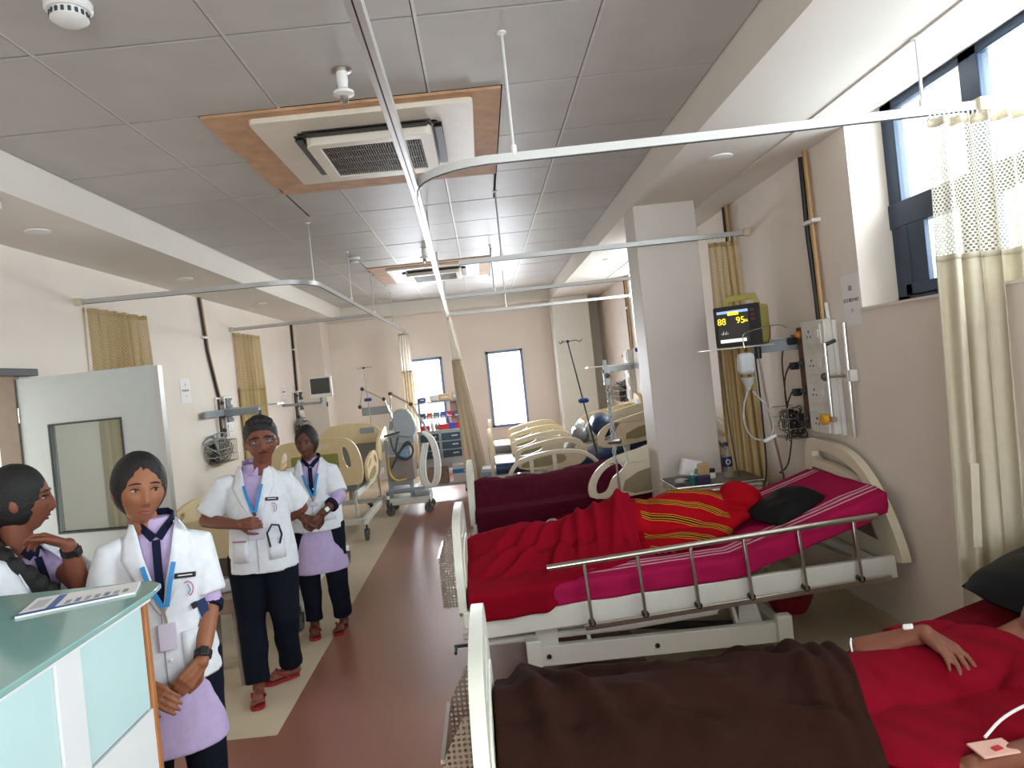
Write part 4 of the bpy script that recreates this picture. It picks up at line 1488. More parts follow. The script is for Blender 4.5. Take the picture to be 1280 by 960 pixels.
pipe_run('copper and black pipes running down to the near right socket panel', [([(2.165, 4.50, 2.90), (2.165, 4.48, 1.83)], .017, M_COP), ([(2.165, 4.565, 2.88), (2.16, 4.56, 2.4), (2.165, 4.545, 2.0), (2.165, 4.54, 1.83)], .016, M_BLACK), ([(2.172, 4.44, 1.93), (2.172, 4.43, 1.83)], .012, M_WPLAST)], (2.17, 4.5, 1.8))
pipe_run('copper and black pipes on the left wall above the nearer left socket panel', [([(-3.11, 8.10, 2.905), (-3.11, 8.18, 2.3), (-3.11, 8.38, 1.76)], .014, M_COP), ([(-3.11, 8.05, 2.905), (-3.11, 8.14, 2.3), (-3.11, 8.34, 1.76)], .014, M_BLACK)], (-3.1, 8.2, 1.8))
pipe_run('dark pipe on the left wall above the distant left socket panel', [([(-3.11, 11.9, 2.905), (-3.11, 11.84, 1.75)], .018, M_BLACK), ([(-3.11, 11.96, 2.905), (-3.11, 11.90, 1.75)], .014, M_COP)], (-3.1, 11.9, 1.8))
pipe_run('copper pipe at the ceiling above the beige curtain beside the column', [([(2.165, 5.95, 2.90), (2.165, 5.95, .9)], .018, M_COP), ([(2.165, 6.02, 2.90), (2.165, 6.02, .9)], .016, M_BLACK)], (2.16, 5.95, .9))
pipe_run('dark pipe on the right wall next to the distant right window', [([(2.165, 10.28, 2.90), (2.165, 10.28, 1.85)], .018, M_BLACK), ([(2.165, 10.22, 2.90), (2.165, 10.22, 1.85)], .014, M_COP)], (2.16, 10.3, 1.85))

# paper notices


def notice(label, loc, rz, lines, w=.20, h=.27):
    t = thing('paper_notice', label, 'notice', loc, rz, 'paper notices taped to the walls')
    MB().box(-w / 2, w / 2, 0, .0015, -h / 2, h / 2).build('sheet', M_PAPER, t, smooth=0)
    c, s = math.cos(rz), math.sin(rz)
    for body, z, size in lines:
        o = text(body, (0, .0025, z), size, M_INK, t, (R90, 0, math.pi), world=False)
    return t


notice('white bed number notice beside the near right window', (2.188, 4.165, 1.915), R90, [('02', .07, .04), ('ICU BED NO', 0, .030), ('2', -.06, .03)], .20, .30)
notice('white bed number notice on the left wall, nearer the camera', (-3.128, 7.48, 1.86), -R90, [('9', .06, .04), ('ICU BED NO', 0, .030), ('9', -.06, .03)], .26, .26)
notice('white bed number notice on the left wall, farther from the camera', (-3.128, 11.12, 1.76), -R90, [('8', .05, .04), ('ICU BED NO', 0, .030), ('8', -.05, .03)], .24, .22)

# ================================================================== PATIENT MONITOR AND SHELF
sh = thing('monitor_shelf', 'grey wall bracket shelf carrying the patient monitor', 'shelf', (2.0, 4.86, 1.70))
MB().box(1.86, 2.18, 4.86, 4.93, 1.655, 1.735).build('bracket_arm', M_GREY, sh, world=True, bev=.004)
MB().box(1.52, 1.94, 4.72, 5.02, 1.703, 1.712).build('shelf_plate', M_ALU, sh, world=True, bev=.002)
MB().box(1.90, 2.185, 4.845, 4.86, 1.735, 1.745).build('arm_cover', M_ALU, sh, world=True, smooth=0)
for y in (4.87, 4.92):
    MB().cyl((2.15, y, 1.73), (2.15, y, 1.755), .009).build('bolt', M_BLACK, sh, world=True)
MB().cyl((1.86, 4.80, 1.70), (1.86, 4.80, 1.62), .02).build('clamp', M_BLACK, sh, world=True)
mo = thing('patient_monitor', 'patient monitor with yellow-green case showing yellow readings', 'monitor', (1.79, 4.86, 1.712), math.radians(-42))
M_MONC = mat('olive_case', (170, 158, 84), .45)
MB().prism(rrect(-.145, .145, .0, .265, .02), [], lambda u, v: (u, -.06, v + .01), lambda u, v: (u, .12, v + .01)).build('case', M_MONC, mo, bev=.012)
MB().prism(rrect(-.155, .155, 0, .275, .012), [], lambda u, v: (u, -.085, v + .006), lambda u, v: (u, -.055, v + .006)).build('bezel', M_BLACK, mo, bev=.005)
M_SCR = mat('screen_dark', (44, 42, 40), .25, 0, 0, emit=.25)
M_YEL = mat('screen_yellow', (240, 205, 40), .4, 0, 0, emit=1.2)
M_SBL = mat('screen_blue', (120, 150, 190), .4, 0, 0, emit=.9)
M_SWH = mat('screen_white', (200, 205, 205), .4, 0, 0, emit=.8)
so = MB().box(-.13, .085, -.0875, -.084, .03, .255).build('screen', M_SCR, mo, smooth=0)
MB().box(-.13, .085, -.0885, -.0872, .232, .25).build('status_bar', M_SBL, so, smooth=0)
MB().box(-.055, .02, -.0892, -.0874, .218, .24).build('alarm_bar', M_YEL, so, smooth=0)
MB().box(-.12, .06, -.0888, -.0872, .035, .058).build('menu_bar', M_SWH, so, smooth=0)
text('88', (-.10, -.0884, .178), .062, M_YEL, so, world=False)
text('95', (.03, -.0884, .178), .062, M_YEL, so, world=False)
text('36', (.068, -.0884, .172), .026, M_YEL, so, world=False)
text('-/-/-', (-.085, -.0884, .10), .034, M_SWH, so, world=False)
for k in range(3):
    MB().box(.10, .125, -.089, -.084, .17 + .03 * k, .185 + .03 * k).build('button', mat('button_red', (110, 48, 44), .5), mo, bev=.002)
MB().sweep([(-.11, .03, .27), (-.09, .03, .335), (.09, .03, .335), (.11, .03, .27)], [(-.022, -.008), (.022, -.008), (.022, .008), (-.022, .008)], up=(0, 1, 0)).build('handle', M_MONC, mo, bev=.004)
# drip bag hanging in front of the monitor
iv = thing('drip_bag', 'translucent drip bag hanging below the patient monitor', 'drip', (1.70, 4.58, 1.5), 0)
M_BAG = glass_mat('drip_plastic', (216, 220, 222), .62, rough=.3)
MB().lathe((1.69, 4.58, 1.60), [(.045, -.09), (.03, -.13), (.018, -.15), (.014, -.17)], 12).build('neck', M_BAG, iv, world=True)
MB().box(1.635, 1.745, 4.545, 4.615, 1.53, 1.67).build('bag_body', M_BAG, iv, world=True, bev=.03, seg=3)
MB().tube(soft([(1.69, 4.58, 1.70), (1.685, 4.585, 1.76), (1.70, 4.60, 1.80), (1.90, 4.66, 1.83)]), .0035, 6).build('hanger_wire', M_STEEL, iv, world=True)
MB().tube(soft([(1.90, 4.66, 1.83), (1.98, 4.68, 1.83), (2.02, 4.68, 1.80), (2.04, 4.69, 1.83)]), .0035, 6).build('hook_wire', M_STEEL, iv, world=True)
MB().tube([(1.90, 4.66, 1.83), (1.91, 4.70, 1.76), (1.90, 4.73, 1.712)], .004, 6).build('support_wire', M_CHROME, iv, world=True)
MB().tube(soft([(1.69, 4.58, 1.44), (1.655, 4.60, 1.34), (1.64, 4.60, 1.22), (1.68, 4.6, 1.12), (1.76, 4.6, 1.09), (1.83, 4.6, 1.13), (1.83, 4.6, 1.25), (1.77, 4.6, 1.36), (1.72, 4.6, 1.42)]), .0055, 6).build('infusion_line', M_BAG, iv, world=True)
MB().obox((1.80, 4.6, 1.105), (.09, .03, .02), (0, -.4, 0)).build('roller_clamp', M_WPLAST, iv, world=True, bev=.004)
cb = thing('monitor_leads', 'dark leads hanging from the monitor shelf down to the bed', 'cables', (1.85, 4.8, .9))
for k, (pts, r, m) in enumerate((([(1.86, 4.80, 1.66), (1.90, 4.82, 1.2), (1.97, 4.85, .8), (1.96, 4.86, .72)], .008, M_STEEL), ([(1.84, 4.81, 1.66), (1.86, 4.84, 1.3), (1.87, 4.88, .85), (1.84, 4.88, .75)], .006, M_BLACK),
                                 ([(1.64, 4.90, 1.70), (1.66, 4.95, 1.3), (1.70, 5.0, .9), (1.72, 5.0, .81)], .005, M_DGREY), ([(2.05, 4.84, 1.1), (2.03, 4.86, .95), (2.01, 4.88, .86), (1.96, 4.9, .82)], .005, M_BLACK))):
    MB().tube(soft(pts), r, 6).build('lead', m, cb, world=True)

# ================================================================== BEDSIDE TABLE AND ITS THINGS
bt = thing('bedside_table', 'dark topped bedside trolley with chrome rail between the shawled patient and the column', 'table', (1.56, 5.2, 0))
ZB = .775
MB().box(1.28, 1.90, 5.00, 5.44, ZB - .02, ZB).build('top', mat('dark_granite_top', (70, 58, 54), .35), bt, world=True, bev=.004)
MB().box(1.30, 1.88, 5.02, 5.42, .14, ZB - .02).build('cabinet', M_ABS, bt, world=True, bev=.005)
for dz in (0, -.035):
    MB().tube([(1.90, 4.985, ZB - .005 + dz), (1.27, 4.985, ZB - .005 + dz), (1.262, 5.0, ZB - .005 + dz), (1.262, 5.44, ZB - .005 + dz)], .007, 8).build('edge_rail', M_CHROME, bt, world=True)
for x in (1.33, 1.85):
    for y in (5.05, 5.39):
        f, w = MB(), MB()
        caster(f, w, x, y, .042)
        fo = f.build('caster_fork', M_STEEL, bt, world=True)
        w.build('caster_wheel', M_DGREY, fo, world=True)
wbt = thing('water_bottle', 'clear water bottle with navy label and navy cap on the bedside trolley', 'bottle', (1.70, 5.18, ZB))
M_PET = glass_mat('clear_bottle', (232, 230, 222), .16, rough=.1)
MB().lathe((0, 0, 0), [(.030, 0), (.037, .006), (.037, .075), (.035, .082), (.037, .09), (.037, .165), (.030, .195), (.016, .222), (.014, .235)], 20).build('body', M_PET, wbt)
MB().lathe((0, 0, 0), [(.0378, .085), (.0378, .155)], 20).build('label', mat('navy_label', (30, 32, 78), .4), wbt)
MB().lathe((0, 0, 0), [(.017, .232), (.017, .255), (.014, .258)], 16).build('cap', mat('navy_cap', (28, 30, 86), .4), wbt)
ring = []
for k in range(16):
    a = 2 * math.pi * k / 16
    ang2 = -R90 - .1 + .40 * math.cos(a)
    ring.append((.0383 * math.cos(ang2), .0383 * math.sin(ang2), .12 + .016 * math.sin(a)))
MB().tube(ring, .0025, 5, loop=True).build('label_ring', M_WPLAST, wbt)
mbx = thing('medicine_box', 'white medicine carton tilted on the bedside trolley', 'box', (1.43, 5.17, ZB + .085))
MB().obox((0, 0, .02), (.15, .035, .115), (.15, .25, .2)).build('carton', M_PAPER, mbx, bev=.002)
MB().obox((.035, -.0195, -.012), (.035, .002, .04), (.15, .25, .2)).build('green_print', mat('green_print', (96, 140, 120), .6), mbx, smooth=0)
pch = thing('paper_pouch', 'tan paper pouch standing beside the tilted medicine carton', 'pouch', (1.515, 5.17, ZB))
MB().obox((.0, 0, .065), (.09, .05, .13), (0, 0, .1)).build('pouch_body', mat('tan_paper', (188, 158, 116), .7), pch, bev=.012)
dbx = thing('dark_box', 'small dark violet box lying in front of the tan pouch', 'box', (1.475, 5.06, ZB))
MB().obox((0, 0, .025), (.10, .05, .05), (0, 0, .1)).build('box_body', mat('violet_box', (54, 48, 84), .5), dbx, bev=.003)
MB().obox((0, 0, .052), (.09, .042, .006), (0, 0, .1)).build('box_flap', mat('violet_box', (54, 48, 84), .5), dbx, bev=.001)
tb = thing('teal_bottle', 'small teal container beside the violet box', 'container', (1.405, 5.07, ZB))
MB().lathe((0, 0, 0), [(.026, 0), (.028, .05), (.02, .06), (.016, .07)], 14).build('container_body', mat('teal_plastic', (20, 110, 100), .35), tb)
MB().lathe((0, 0, 0), [(.018, .066), (.018, .08), (.01, .082)], 14).build('container_cap', M_WPLAST, tb)
fo_ = thing('crumpled_foil', 'crumpled clear wrapper at the corner of the bedside trolley', 'wrapper', (1.335, 5.12, ZB))
MB().ell((0, 0, .022), (.045, .04, .022), None, 10, 6).build('foil', M_BAG, fo_)
MB().obox((.03, -.02, .03), (.05, .04, .012), (.3, .2, .4)).build('foil_flap', M_STEEL, fo_)
gl = thing('small_jar', 'small dark jar behind the tan pouch', 'jar', (1.60, 5.24, ZB))
MB().lathe((0, 0, 0), [(.024, 0), (.026, .035), (.022, .042)], 14).build('jar_body', M_WPLAST, gl)
MB().lathe((0, 0, 0), [(.023, .042), (.024, .066), (.02, .07)], 14).build('jar_lid', M_BLACK, gl)
tag(MB().lathe((1.80, 4.56, .06), [(.10, -.055), (.13, .0), (.15, .05), (.145, .052), (.12, .0), (.09, -.045)], 20).build('red_basin', mat('red_plastic', (150, 24, 44), .4)), 'red plastic basin on the floor under the white bed', 'basin')

# ================================================================== DRIP STANDS


def drip_stand(label, x, y, h, lean, m, clampz, clampc, hooks=True):
    t = thing('drip_stand', label, 'drip stand', (x, y, 0), 0, 'drip stands')
    lx, ly = lean
    P = lambda z: (x + lx * z, y + ly * z, z)
    MB().tube([P(.12), P(h * .55)], .011, 10).build('lower_pole', m, t, world=True)
    MB().tube([P(h * .5), P(h)], .0075, 8).build('upper_pole', m, t, world=True)
    c = P(clampz)
    MB().caps((c[0] - .03, c[1] - .01, c[2]), (c[0] + .035, c[1] - .01, c[2]), .024, .026, 10).build('height_clamp', clampc, t, world=True)
    if hooks:
        e = P(h)
        for a in (0, 2.1, 4.2):
            d = Vector((math.cos(a), math.sin(a), 0))
            e_ = Vector(e)
            MB().tube([e_, e_ + d * .09 + Vector((0, 0, .005)), e_ + d * .13 + Vector((0, 0, -.015)), e_ + d * .15 + Vector((0, 0, .01))], .005, 6).build('hook', m, t, world=True)
        MB().ell(e, (.022, .022, .016), None, 10, 6).build('hook_hub', M_BLACK, t, world=True)
    for k in range(5):
        a = 2 * math.pi * k / 5 + .3
        d = Vector((math.cos(a), math.sin(a), 0))
        b0 = Vector(P(.12))
        MB().bar(b0, b0 + d * .20 + Vector((0, 0, -.055)), .03, .02).build('foot', M_DGREY, t, world=True, smooth=0)
        w = b0 + d * .20
        MB().ell((w.x, w.y, .031), (.028, .028, .031), None, 10, 6).build('caster_wheel', M_BLACK, t, world=True)
    return t


drip_stand('leaning dark drip stand with blue clamp beyond the maroon bed', 1.215, 7.42, 1.96, (-.155, 0), M_DGREY, 1.33, M_BLUE)
ds2 = drip_stand('chrome drip stand wound with clear tubing beside the maroon bed', .955, 5.42, 1.48, (-.016, 0), M_STEEL, 1.10, M_STEEL, False)
hb = MB()
for k in range(3):
    hb.tube([(.932 + .02 * math.sin(t * 2.2 + k * 2), 5.40 + .02 * math.cos(t * 2.0 + k * 2), 1.56 - .055 * t) for t in [j * .5 for j in range(24 - k * 3)]], .0045, 6)
hb.tube([(.93, 5.38, .98), (.98, 5.37, .90), (1.02, 5.37, .95), (1.0, 5.38, 1.06)], .006, 6)
hb.build('wound_tubing', M_BAG, ds2, world=True)['kind'] = 'stuff'
MB().box(.905, .955, 5.375, 5.425, 1.52, 1.63).build('drip_chamber', M_BAG, ds2, world=True, bev=.012)
MB().cyl((.93, 5.40, 1.63), (.925, 5.40, 1.72), .014).build('spike', M_BAG, ds2, world=True)
MB().lathe((.93, 5.36, 1.60), [(.004, -.012), (.02, -.01), (.02, .01), (.004, .012)], 10, 'Y').build('flow_dial', M_BLACK, ds2, world=True)
tb2 = drip_stand('thin chrome drip stand with bright blue clamp at its tip, next to the navy bed', 1.72, 7.50, 1.78, (-.03, 0), M_CHROME, 1.80, M_BLUE, False)

# shelf rails and cable baskets on the distant right and the left walls
for lab, X, y0, y1, z, sg in (('pale shelf rail on the distant right wall', 2.15, 9.4, 11.0, 1.62, -1), ('pale shelf rail on the left wall above the man in glasses', -3.08, 7.75, 8.95, 1.585, 1)):
    t = thing('wall_shelf_rail', lab, 'shelf', (X, y0, z), 0, 'grey wall rails')
    xx = X + sg * .03
    MB().box(min(X, xx), max(X, xx), y0, y1, z - .045, z + .03).build('rail_channel', M_GREY, t, world=True, bev=.004)
    ym = y0 + .5 * (y1 - y0)
    MB().box(min(xx, xx + sg * .62), max(xx, xx + sg * .62), ym - .02, ym + .25, z + .025, z + .038).build('shelf_plate', M_ALU, t, world=True, smooth=0)
    MB().box(min(xx, xx + sg * .40), max(xx, xx + sg * .40), ym - .03, ym + .03, z - .06, z + .02).build('bracket_arm', M_GREY, t, world=True, bev=.004)
    MB().cyl((xx + sg * .40, ym, z - .09), (xx + sg * .40, ym, z - .02), .022).build('end_cap', M_DGREY, t, world=True)
for lab, c, s in (('tangled grey leads in a wire basket on the left wall above the man in glasses', (-3.05, 8.08, 1.15), 41), ('tangled leads in a basket on the left wall under the grey monitor', (-3.05, 11.75, 1.12), 43), ('tangled leads in a basket on the distant right wall', (2.10, 11.0, 1.22), 47)):
    t = thing('cable_basket', lab, 'cables', c, 0, 'cable baskets on the walls')
    sg = 1 if c[0] < 0 else -1
    k_ = MB()
    for z in (-.13, -.05, .03, .11):
        k_.tube([(c[0] - sg * .07, c[1] - .28, c[2] + z), (c[0] + sg * .09, c[1] - .28, c[2] + z), (c[0] + sg * .09, c[1] + .28, c[2] + z), (c[0] - sg * .07, c[1] + .28, c[2] + z)], .005, 5)
    for q in range(12):
        y = c[1] - .28 + .56 * q / 11
        k_.tube([(c[0] + sg * .09, y, c[2] + .11), (c[0] + sg * .09, y, c[2] - .13), (c[0] - sg * .07, y, c[2] - .13)], .004, 4)
    k_.build('wire_basket', M_STEEL, t, world=True)['kind'] = 'stuff'
    wires('leads', c, .14, .5, .3, 18, M_DGREY, t, s, .007)
    wires('pale_leads', (c[0], c[1], c[2] + .05), .15, .5, .3, 10, M_GREY, t, s + 1, .007)

# grey monitor on the far left wall bracket
gm = thing('patient_monitor', 'grey blank monitor on a bracket near the far left corner', 'monitor', (-2.47, 10.8, 1.6))
MB().prism(rrect(-.17, .17, 0, .31, .015), [], lambda u, v: (u, -.03, v + .02), lambda u, v: (u, .06, v + .02)).build('case', M_WPLAST, gm, bev=.008)
MB().box(-.145, .145, -.033, -.028, .075, .31).build('screen', mat('blank_screen', (72, 74, 76), .3), gm, smooth=0)
MB().cyl((0, 0, -.06), (0, 0, .02), .03).build('tilt_mount', M_GREY, gm)
MB().bar((0, .02, -.06), (-.63, .1, -.05), .05, .04).build('wall_arm', M_GREY, gm, bev=.004)
MB().cyl((.08, -.03, -.06), (.08, -.03, -.13), .012).build('arm_knob', M_DGREY, gm)

# ================================================================== FAR END: VENTILATOR, DRESSING CART
M_VENT = mat('vent_grey', (164, 172, 180), .45)
ve = thing('ventilator', 'wheeled ventilator with tilted grey screen and white hoses at the far end', 'ventilator', (-1.10, 9.4, 0))
fr2 = [(-1.36, 9.25), (-.86, 9.25), (-.86, 9.65), (-1.36, 9.65)]
MB().box(-1.38, -.84, 9.25, 9.65, .13, .22).build('base', M_WHITE, ve, world=True, bev=.01)
MB().box(-1.05, -.84, 9.24, 9.5, .22, .30).build('base_hump', M_VENT, ve, world=True, bev=.02)
for x, y in fr2:
    f, w = MB(), MB()
    caster(f, w, x, y, .06)
    fo = f.build('caster_fork', M_DGREY, ve, world=True)
    w.build('caster_wheel', M_RUBBER, fo, world=True)
for x in (-1.36, -1.08):
    MB().bar((x, 9.36, .2), (x, 9.36, .98), .05, .05).build('upright', M_VENT, ve, world=True, bev=.005)
MB().box(-1.36, -1.02, 9.30, 9.55, .44, .76).build('humidifier_case', mat('mauve_grey', (150, 136, 134), .5), ve, world=True, bev=.01)
MB().box(-1.38, -.90, 9.28, 9.58, .30, .34).build('tray', M_VENT, ve, world=True, bev=.004)
scr = [(-.13, .02), (.10, -.02), (.17, .10), (.09, .34), (-.05, .38), (-.15, .30)]
MB().prism(chaikin(scr, 1), [], lambda u, v: (u - 1.09, 9.22, v + 1.01), lambda u, v: (u - 1.09, 9.36, v + 1.01)).build('screen_head', M_VENT, ve, world=True, bev=.015)
MB().box(-1.2, -.98, 9.24, 9.5, .92, 1.02).build('head_base', M_VENT, ve, world=True, bev=.01)
MB().tube([(-.78, 9.3, .98), (-.84, 9.3, 1.15), (-.98, 9.3, 1.42)], .016, 8).build('arm_lower', M_CHROME, ve, world=True)
MB().tube([(-.98, 9.3, 1.42), (-1.22, 9.28, 1.58)], .012, 8).build('arm_upper', M_STEEL, ve, world=True)
for p in ((-.98, 9.3, 1.42), (-1.23, 9.28, 1.585)):
    MB().ell(p, (.03, .03, .025), None, 10, 8).build('arm_joint', M_DGREY, ve, world=True)
MB().tube([(-1.23, 9.27, 1.57), (-1.24, 9.27, 1.4), (-1.26, 9.27, 1.24)], .009, 6).build('hanging_line', M_STEEL, ve, world=True)
MB().obox((-1.26, 9.27, 1.17), (.05, .04, .12), (0, .2, 0)).build('sensor', M_GREY, ve, world=True, bev=.008)
for k in range(3):
    o = .028 * k
    MB().tube(soft([(-.86 + o * .5, 9.2, 1.05), (-.76 + o, 9.17, .95), (-.72 + o, 9.16, .65), (-.76 + o, 9.16, .40), (-.85 + o, 9.16, .33), (-.93 + o, 9.16, .42), (-.93 + o, 9.17, .65), (-.86 + o, 9.18, .9)]), .020, 8).build('breathing_hose', M_WPLAST, ve, world=True)
for k in range(2):
    MB().tube(soft([(-1.28 + k * .1, 9.21, 1.02), (-1.25, 9.18, .82 - .05 * k), (-1.08, 9.17, .70), (-.98, 9.17, .82), (-1.05, 9.18, .95 + .04 * k), (-1.2, 9.18, .80), (-1.3, 9.19, .62)]), .013, 7).build('grey_hose', M_DGREY, ve, world=True)
MB().tube(soft([(-1.33, 9.22, .80), (-1.34, 9.2, .55), (-1.25, 9.19, .45), (-1.12, 9.19, .47)]), .012, 7).build('yellow_hose', mat('yellow_hose', (222, 186, 70), .5), ve, world=True)
MB().box(-1.24, -1.08, 9.2, 9.3, .74, .84).build('water_chamber', mat('pale_blue_plastic', (120, 160, 190), .3), ve, world=True, bev=.02)
MB().bar((-1.36, 9.22, 1.04), (-1.15, 9.22, 1.08), .03, .025).build('handle_bar', M_DGREY, ve, world=True, bev=.004)

iv3 = drip_stand('thin chrome drip stand with a blue clamp behind the bed with the olive inset', -1.64, 10.24, 1.98, (-.03, 0), M_CHROME, 1.52, M_BLUE, True)
v2 = thing('ventilator', 'tall narrow ventilator between the cream bed and the wheeled ventilator', 'ventilator', (-1.30, 10.63, 0))
MB().box(-1.52, -1.22, 10.53, 10.88, .12, .98).build('case', M_VENT, v2, world=True, bev=.02)
MB().box(-1.60, -1.16, 10.48, 10.93, .06, .13).build('base', M_GREY, v2, world=True, bev=.01)
for x in (-1.56, -1.20):
    for y in (10.52, 10.89):
        MB().ell((x, y, .032), (.03, .03, .031), None, 10, 6).build('caster_wheel', M_BLUE, v2, world=True)
MB().box(-1.85, -1.45, 10.58, 10.68, 1.28, 1.40).build('display_head', M_GREY, v2, world=True, bev=.01)
MB().bar((-1.45, 10.63, 1.34), (-1.37, 10.63, .95), .04, .03).build('display_arm', M_STEEL, v2, world=True)
MB().tube([(-1.37, 10.58, .95), (-1.42, 10.56, 1.25), (-1.50, 10.54, 1.5), (-1.80, 10.52, 1.68)], .010, 8).build('support_arm', M_STEEL, v2, world=True)
for p in ((-1.50, 10.54, 1.5), (-1.80, 10.52, 1.68), (-1.86, 10.52, 1.42)):
    MB().ell(p, (.03, .03, .03), None, 10, 8).build('arm_joint', M_DGREY, v2, world=True)
MB().tube([(-1.80, 10.52, 1.66), (-1.84, 10.52, 1.5), (-1.86, 10.52, 1.42)], .008, 6).build('hanging_line', M_STEEL, v2, world=True)

# dressing cart with drawers under the left far window
ct = thing('drawer_cart', 'grey cart with six dark blue drawers and a bin shelf below the left far window', 'cart', (-.73, 10.75, 0))
M_CART = mat('cart_grey', (186, 188, 188), .45)
cx0, cx1, cy0, cy1 = -1.06, -.40, 10.6, 11.05
MB().box(cx0, cx1, cy0, cy1, .48, .93).build('cabinet', M_CART, ct, world=True, bev=.006)
MB().box(cx0 - .01, cx1 + .01, cy0 - .01, cy1 + .01, .93, .955).build('worktop', M_CART, ct, world=True, bev=.004)
M_DRW = mat('drawer_navy', (50, 76, 96), .45)
for i in range(2):
    for j in range(3):
        xa, xb = cx0 + .03 + i * .32, cx0 + .31 + i * .32
        za = .54 + j * .128
        d = MB().box(xa, xb, cy0 - .014, cy0 + .01, za, za + .108).build('drawer', M_DRW, ct, world=True, bev=.004)
        MB().bar((xa + .15, cy0 - .024, za + .06), (xb - .04, cy0 - .024, za + .063), .014, .014).build('drawer_handle', M_WPLAST, d, world=True, bev=.003)
MB().box(cx0, cx1, cy0, cy1, .38, .48).build('lower_apron', M_CART, ct, world=True, bev=.004)
for x in (cx0 + .02, cx1 - .02):
    MB().box(x - .015, x + .015, cy1 - .05, cy1 - .02, .93, 1.44).build('post', M_GREY, ct, world=True, smooth=0)
    MB().box(x - .015, x + .015, cy0 + .02, cy0 + .05, .06, .40).build('leg', M_CART, ct, world=True, smooth=0)
    MB().box(x - .015, x + .015, cy1 - .05, cy1 - .02, .06, .40).build('leg', M_CART, ct, world=True, smooth=0)
    for y in (cy0 + .035, cy1 - .035):
        MB().ell((x, y, .032), (.02, .03, .031), None, 10, 6).build('caster_wheel', M_DGREY, ct, world=True)
MB().box(cx0 - .02, cx1 + .02, cy1 - .28, cy1, 1.36, 1.38).build('top_shelf', M_GREY, ct, world=True, smooth=0)
MB().box(cx0, cx1, cy1 - .05, cy1 - .03, 1.15, 1.17).build('bin_rail', M_GREY, ct, world=True, smooth=0)
MB().box(cx1 - .16, cx1 + .04, cy1 - .02, cy1, .96, 1.36).build('side_pocket', mat('rose_board', (178, 150, 140), .6), ct, world=True, smooth=0)
BC = [((58, 96, 104), 'teal'), ((214, 110, 60), 'orange'), ((110, 146, 150), 'grey-green'), ((80, 88, 170), 'violet'), ((214, 50, 84), 'pink'), ((96, 104, 118), 'slate')]
for k, (c, nm) in enumerate(BC):
    t = thing('storage_bin', 'small %s bin hanging on the rail of the drawer cart' % nm, 'bin', (cx0 + .07 + k * .105, cy1 - .11, 1.12), 0, 'hanging bins on the drawer cart')
    m = mat('bin_' + nm, c, .45)
    MB().box(-.045, .045, -.055, -.05, 0, .055).box(-.045, .045, .05, .055, 0, .085).box(-.045, -.04, -.05, .05, 0, .06).box(.04, .045, -.05, .05, 0, .06).box(-.045, .045, -.05, .05, 0, .005).build('tub', m, t, smooth=0)
    MB().box(-.025, .025, -.0575, -.055, .012, .03).build('bin_label', M_WPLAST, t, smooth=0)
tops = [('red box on the worktop of the drawer cart, left end', 'box', -.95, (.13, .12, .075), (206, 34, 60)), ('red box on the worktop of the drawer cart, right of the bottles', 'box', -.66, (.15, .12, .075), (214, 44, 44)),
        ('blue box on the worktop of the drawer cart', 'box', -.535, (.09, .12, .085), (60, 84, 190)), ('orange box on the worktop of the drawer cart', 'box', -.45, (.075, .1, .085), (206, 120, 60))]
for lab, cat, x, s, c in tops:
    t = thing('supply_box', lab, cat, (x, 10.72, .955), 0, 'boxes on the drawer cart')
    m = mat('box_%d_%d' % (c[0], c[2]), c, .5)
    MB().box(-s[0] / 2, s[0] / 2, -s[1] / 2, s[1] / 2, 0, s[2] * .8).build('tub', m, t, bev=.004)
    MB().box(-s[0] / 2 - .004, s[0] / 2 + .004, -s[1] / 2 - .004, s[1] / 2 + .004, s[2] * .8, s[2]).build('lid', m, t, bev=.004)
for k, (x, h, c, nm) in enumerate(((-.85, .13, (226, 226, 222), 'white'), (-.79, .10, (150, 140, 132), 'grey'), (-.745, .11, (196, 170, 150), 'tan'), (-.60, .20, (96, 92, 150), 'violet'))):
    t = thing('bottle', 'small %s bottle on the worktop of the drawer cart' % nm, 'bottle', (x, 10.86, .955), 0, 'bottles on the drawer cart')
    MB().lathe((0, 0, 0), [(.022, 0), (.024, h * .6), (.010, h * .8), (.010, h)], 12).build('body', mat('bottle_' + nm, c, .4), t)
    MB().lathe((0, 0, 0), [(.013, h * .92), (.013, h * 1.06)], 10).build('cap', M_WPLAST, t)
for lab, x, s, c in (('small blue bundle on the top shelf of the drawer cart', -.97, (.11, .1, .07), (92, 104, 168)), ('tan packet on the top shelf of the drawer cart', -.62, (.20, .12, .10), (224, 184, 142)), ('white packet on the top shelf of the drawer cart', -.78, (.14, .12, .09), (226, 224, 220)), ('pale packet at the right end of the top shelf of the drawer cart', -.46, (.10, .12, .11), (210, 204, 196))):
    t = thing('packet', lab, 'packet', (x, 10.92, 1.38), 0, 'packets on the drawer cart shelf')
    MB().box(-s[0] / 2, s[0] / 2, -s[1] / 2, s[1] / 2, 0, s[2]).build('wrap', mat('pack_%d' % c[2], c, .7), t, bev=.02, seg=3)
    MB().box(-s[0] / 4, s[0] / 4, -s[1] / 2 - .002, s[1] / 2, s[2] * .4, s[2] * .6).build('fold', M_PAPER, t, smooth=0)
bn = thing('low_bench', 'low grey bench carrying two cartons under the drawer cart', 'bench', (-.62, 10.4, 0))
MB().box(-1.0, -.18, 10.25, 10.56, .17, .20).build('bench_top', M_CART, bn, world=True, bev=.004)
for x in (-.96, -.22):
    for y in (10.28, 10.53):
        MB().box(x - .015, x + .015, y - .015, y + .015, 0, .17).build('leg', M_GREY, bn, world=True, smooth=0)
c1 = thing('carton', 'brown cardboard carton on the low bench', 'carton', (-.80, 10.41, .20), 0, 'cartons on the low bench')
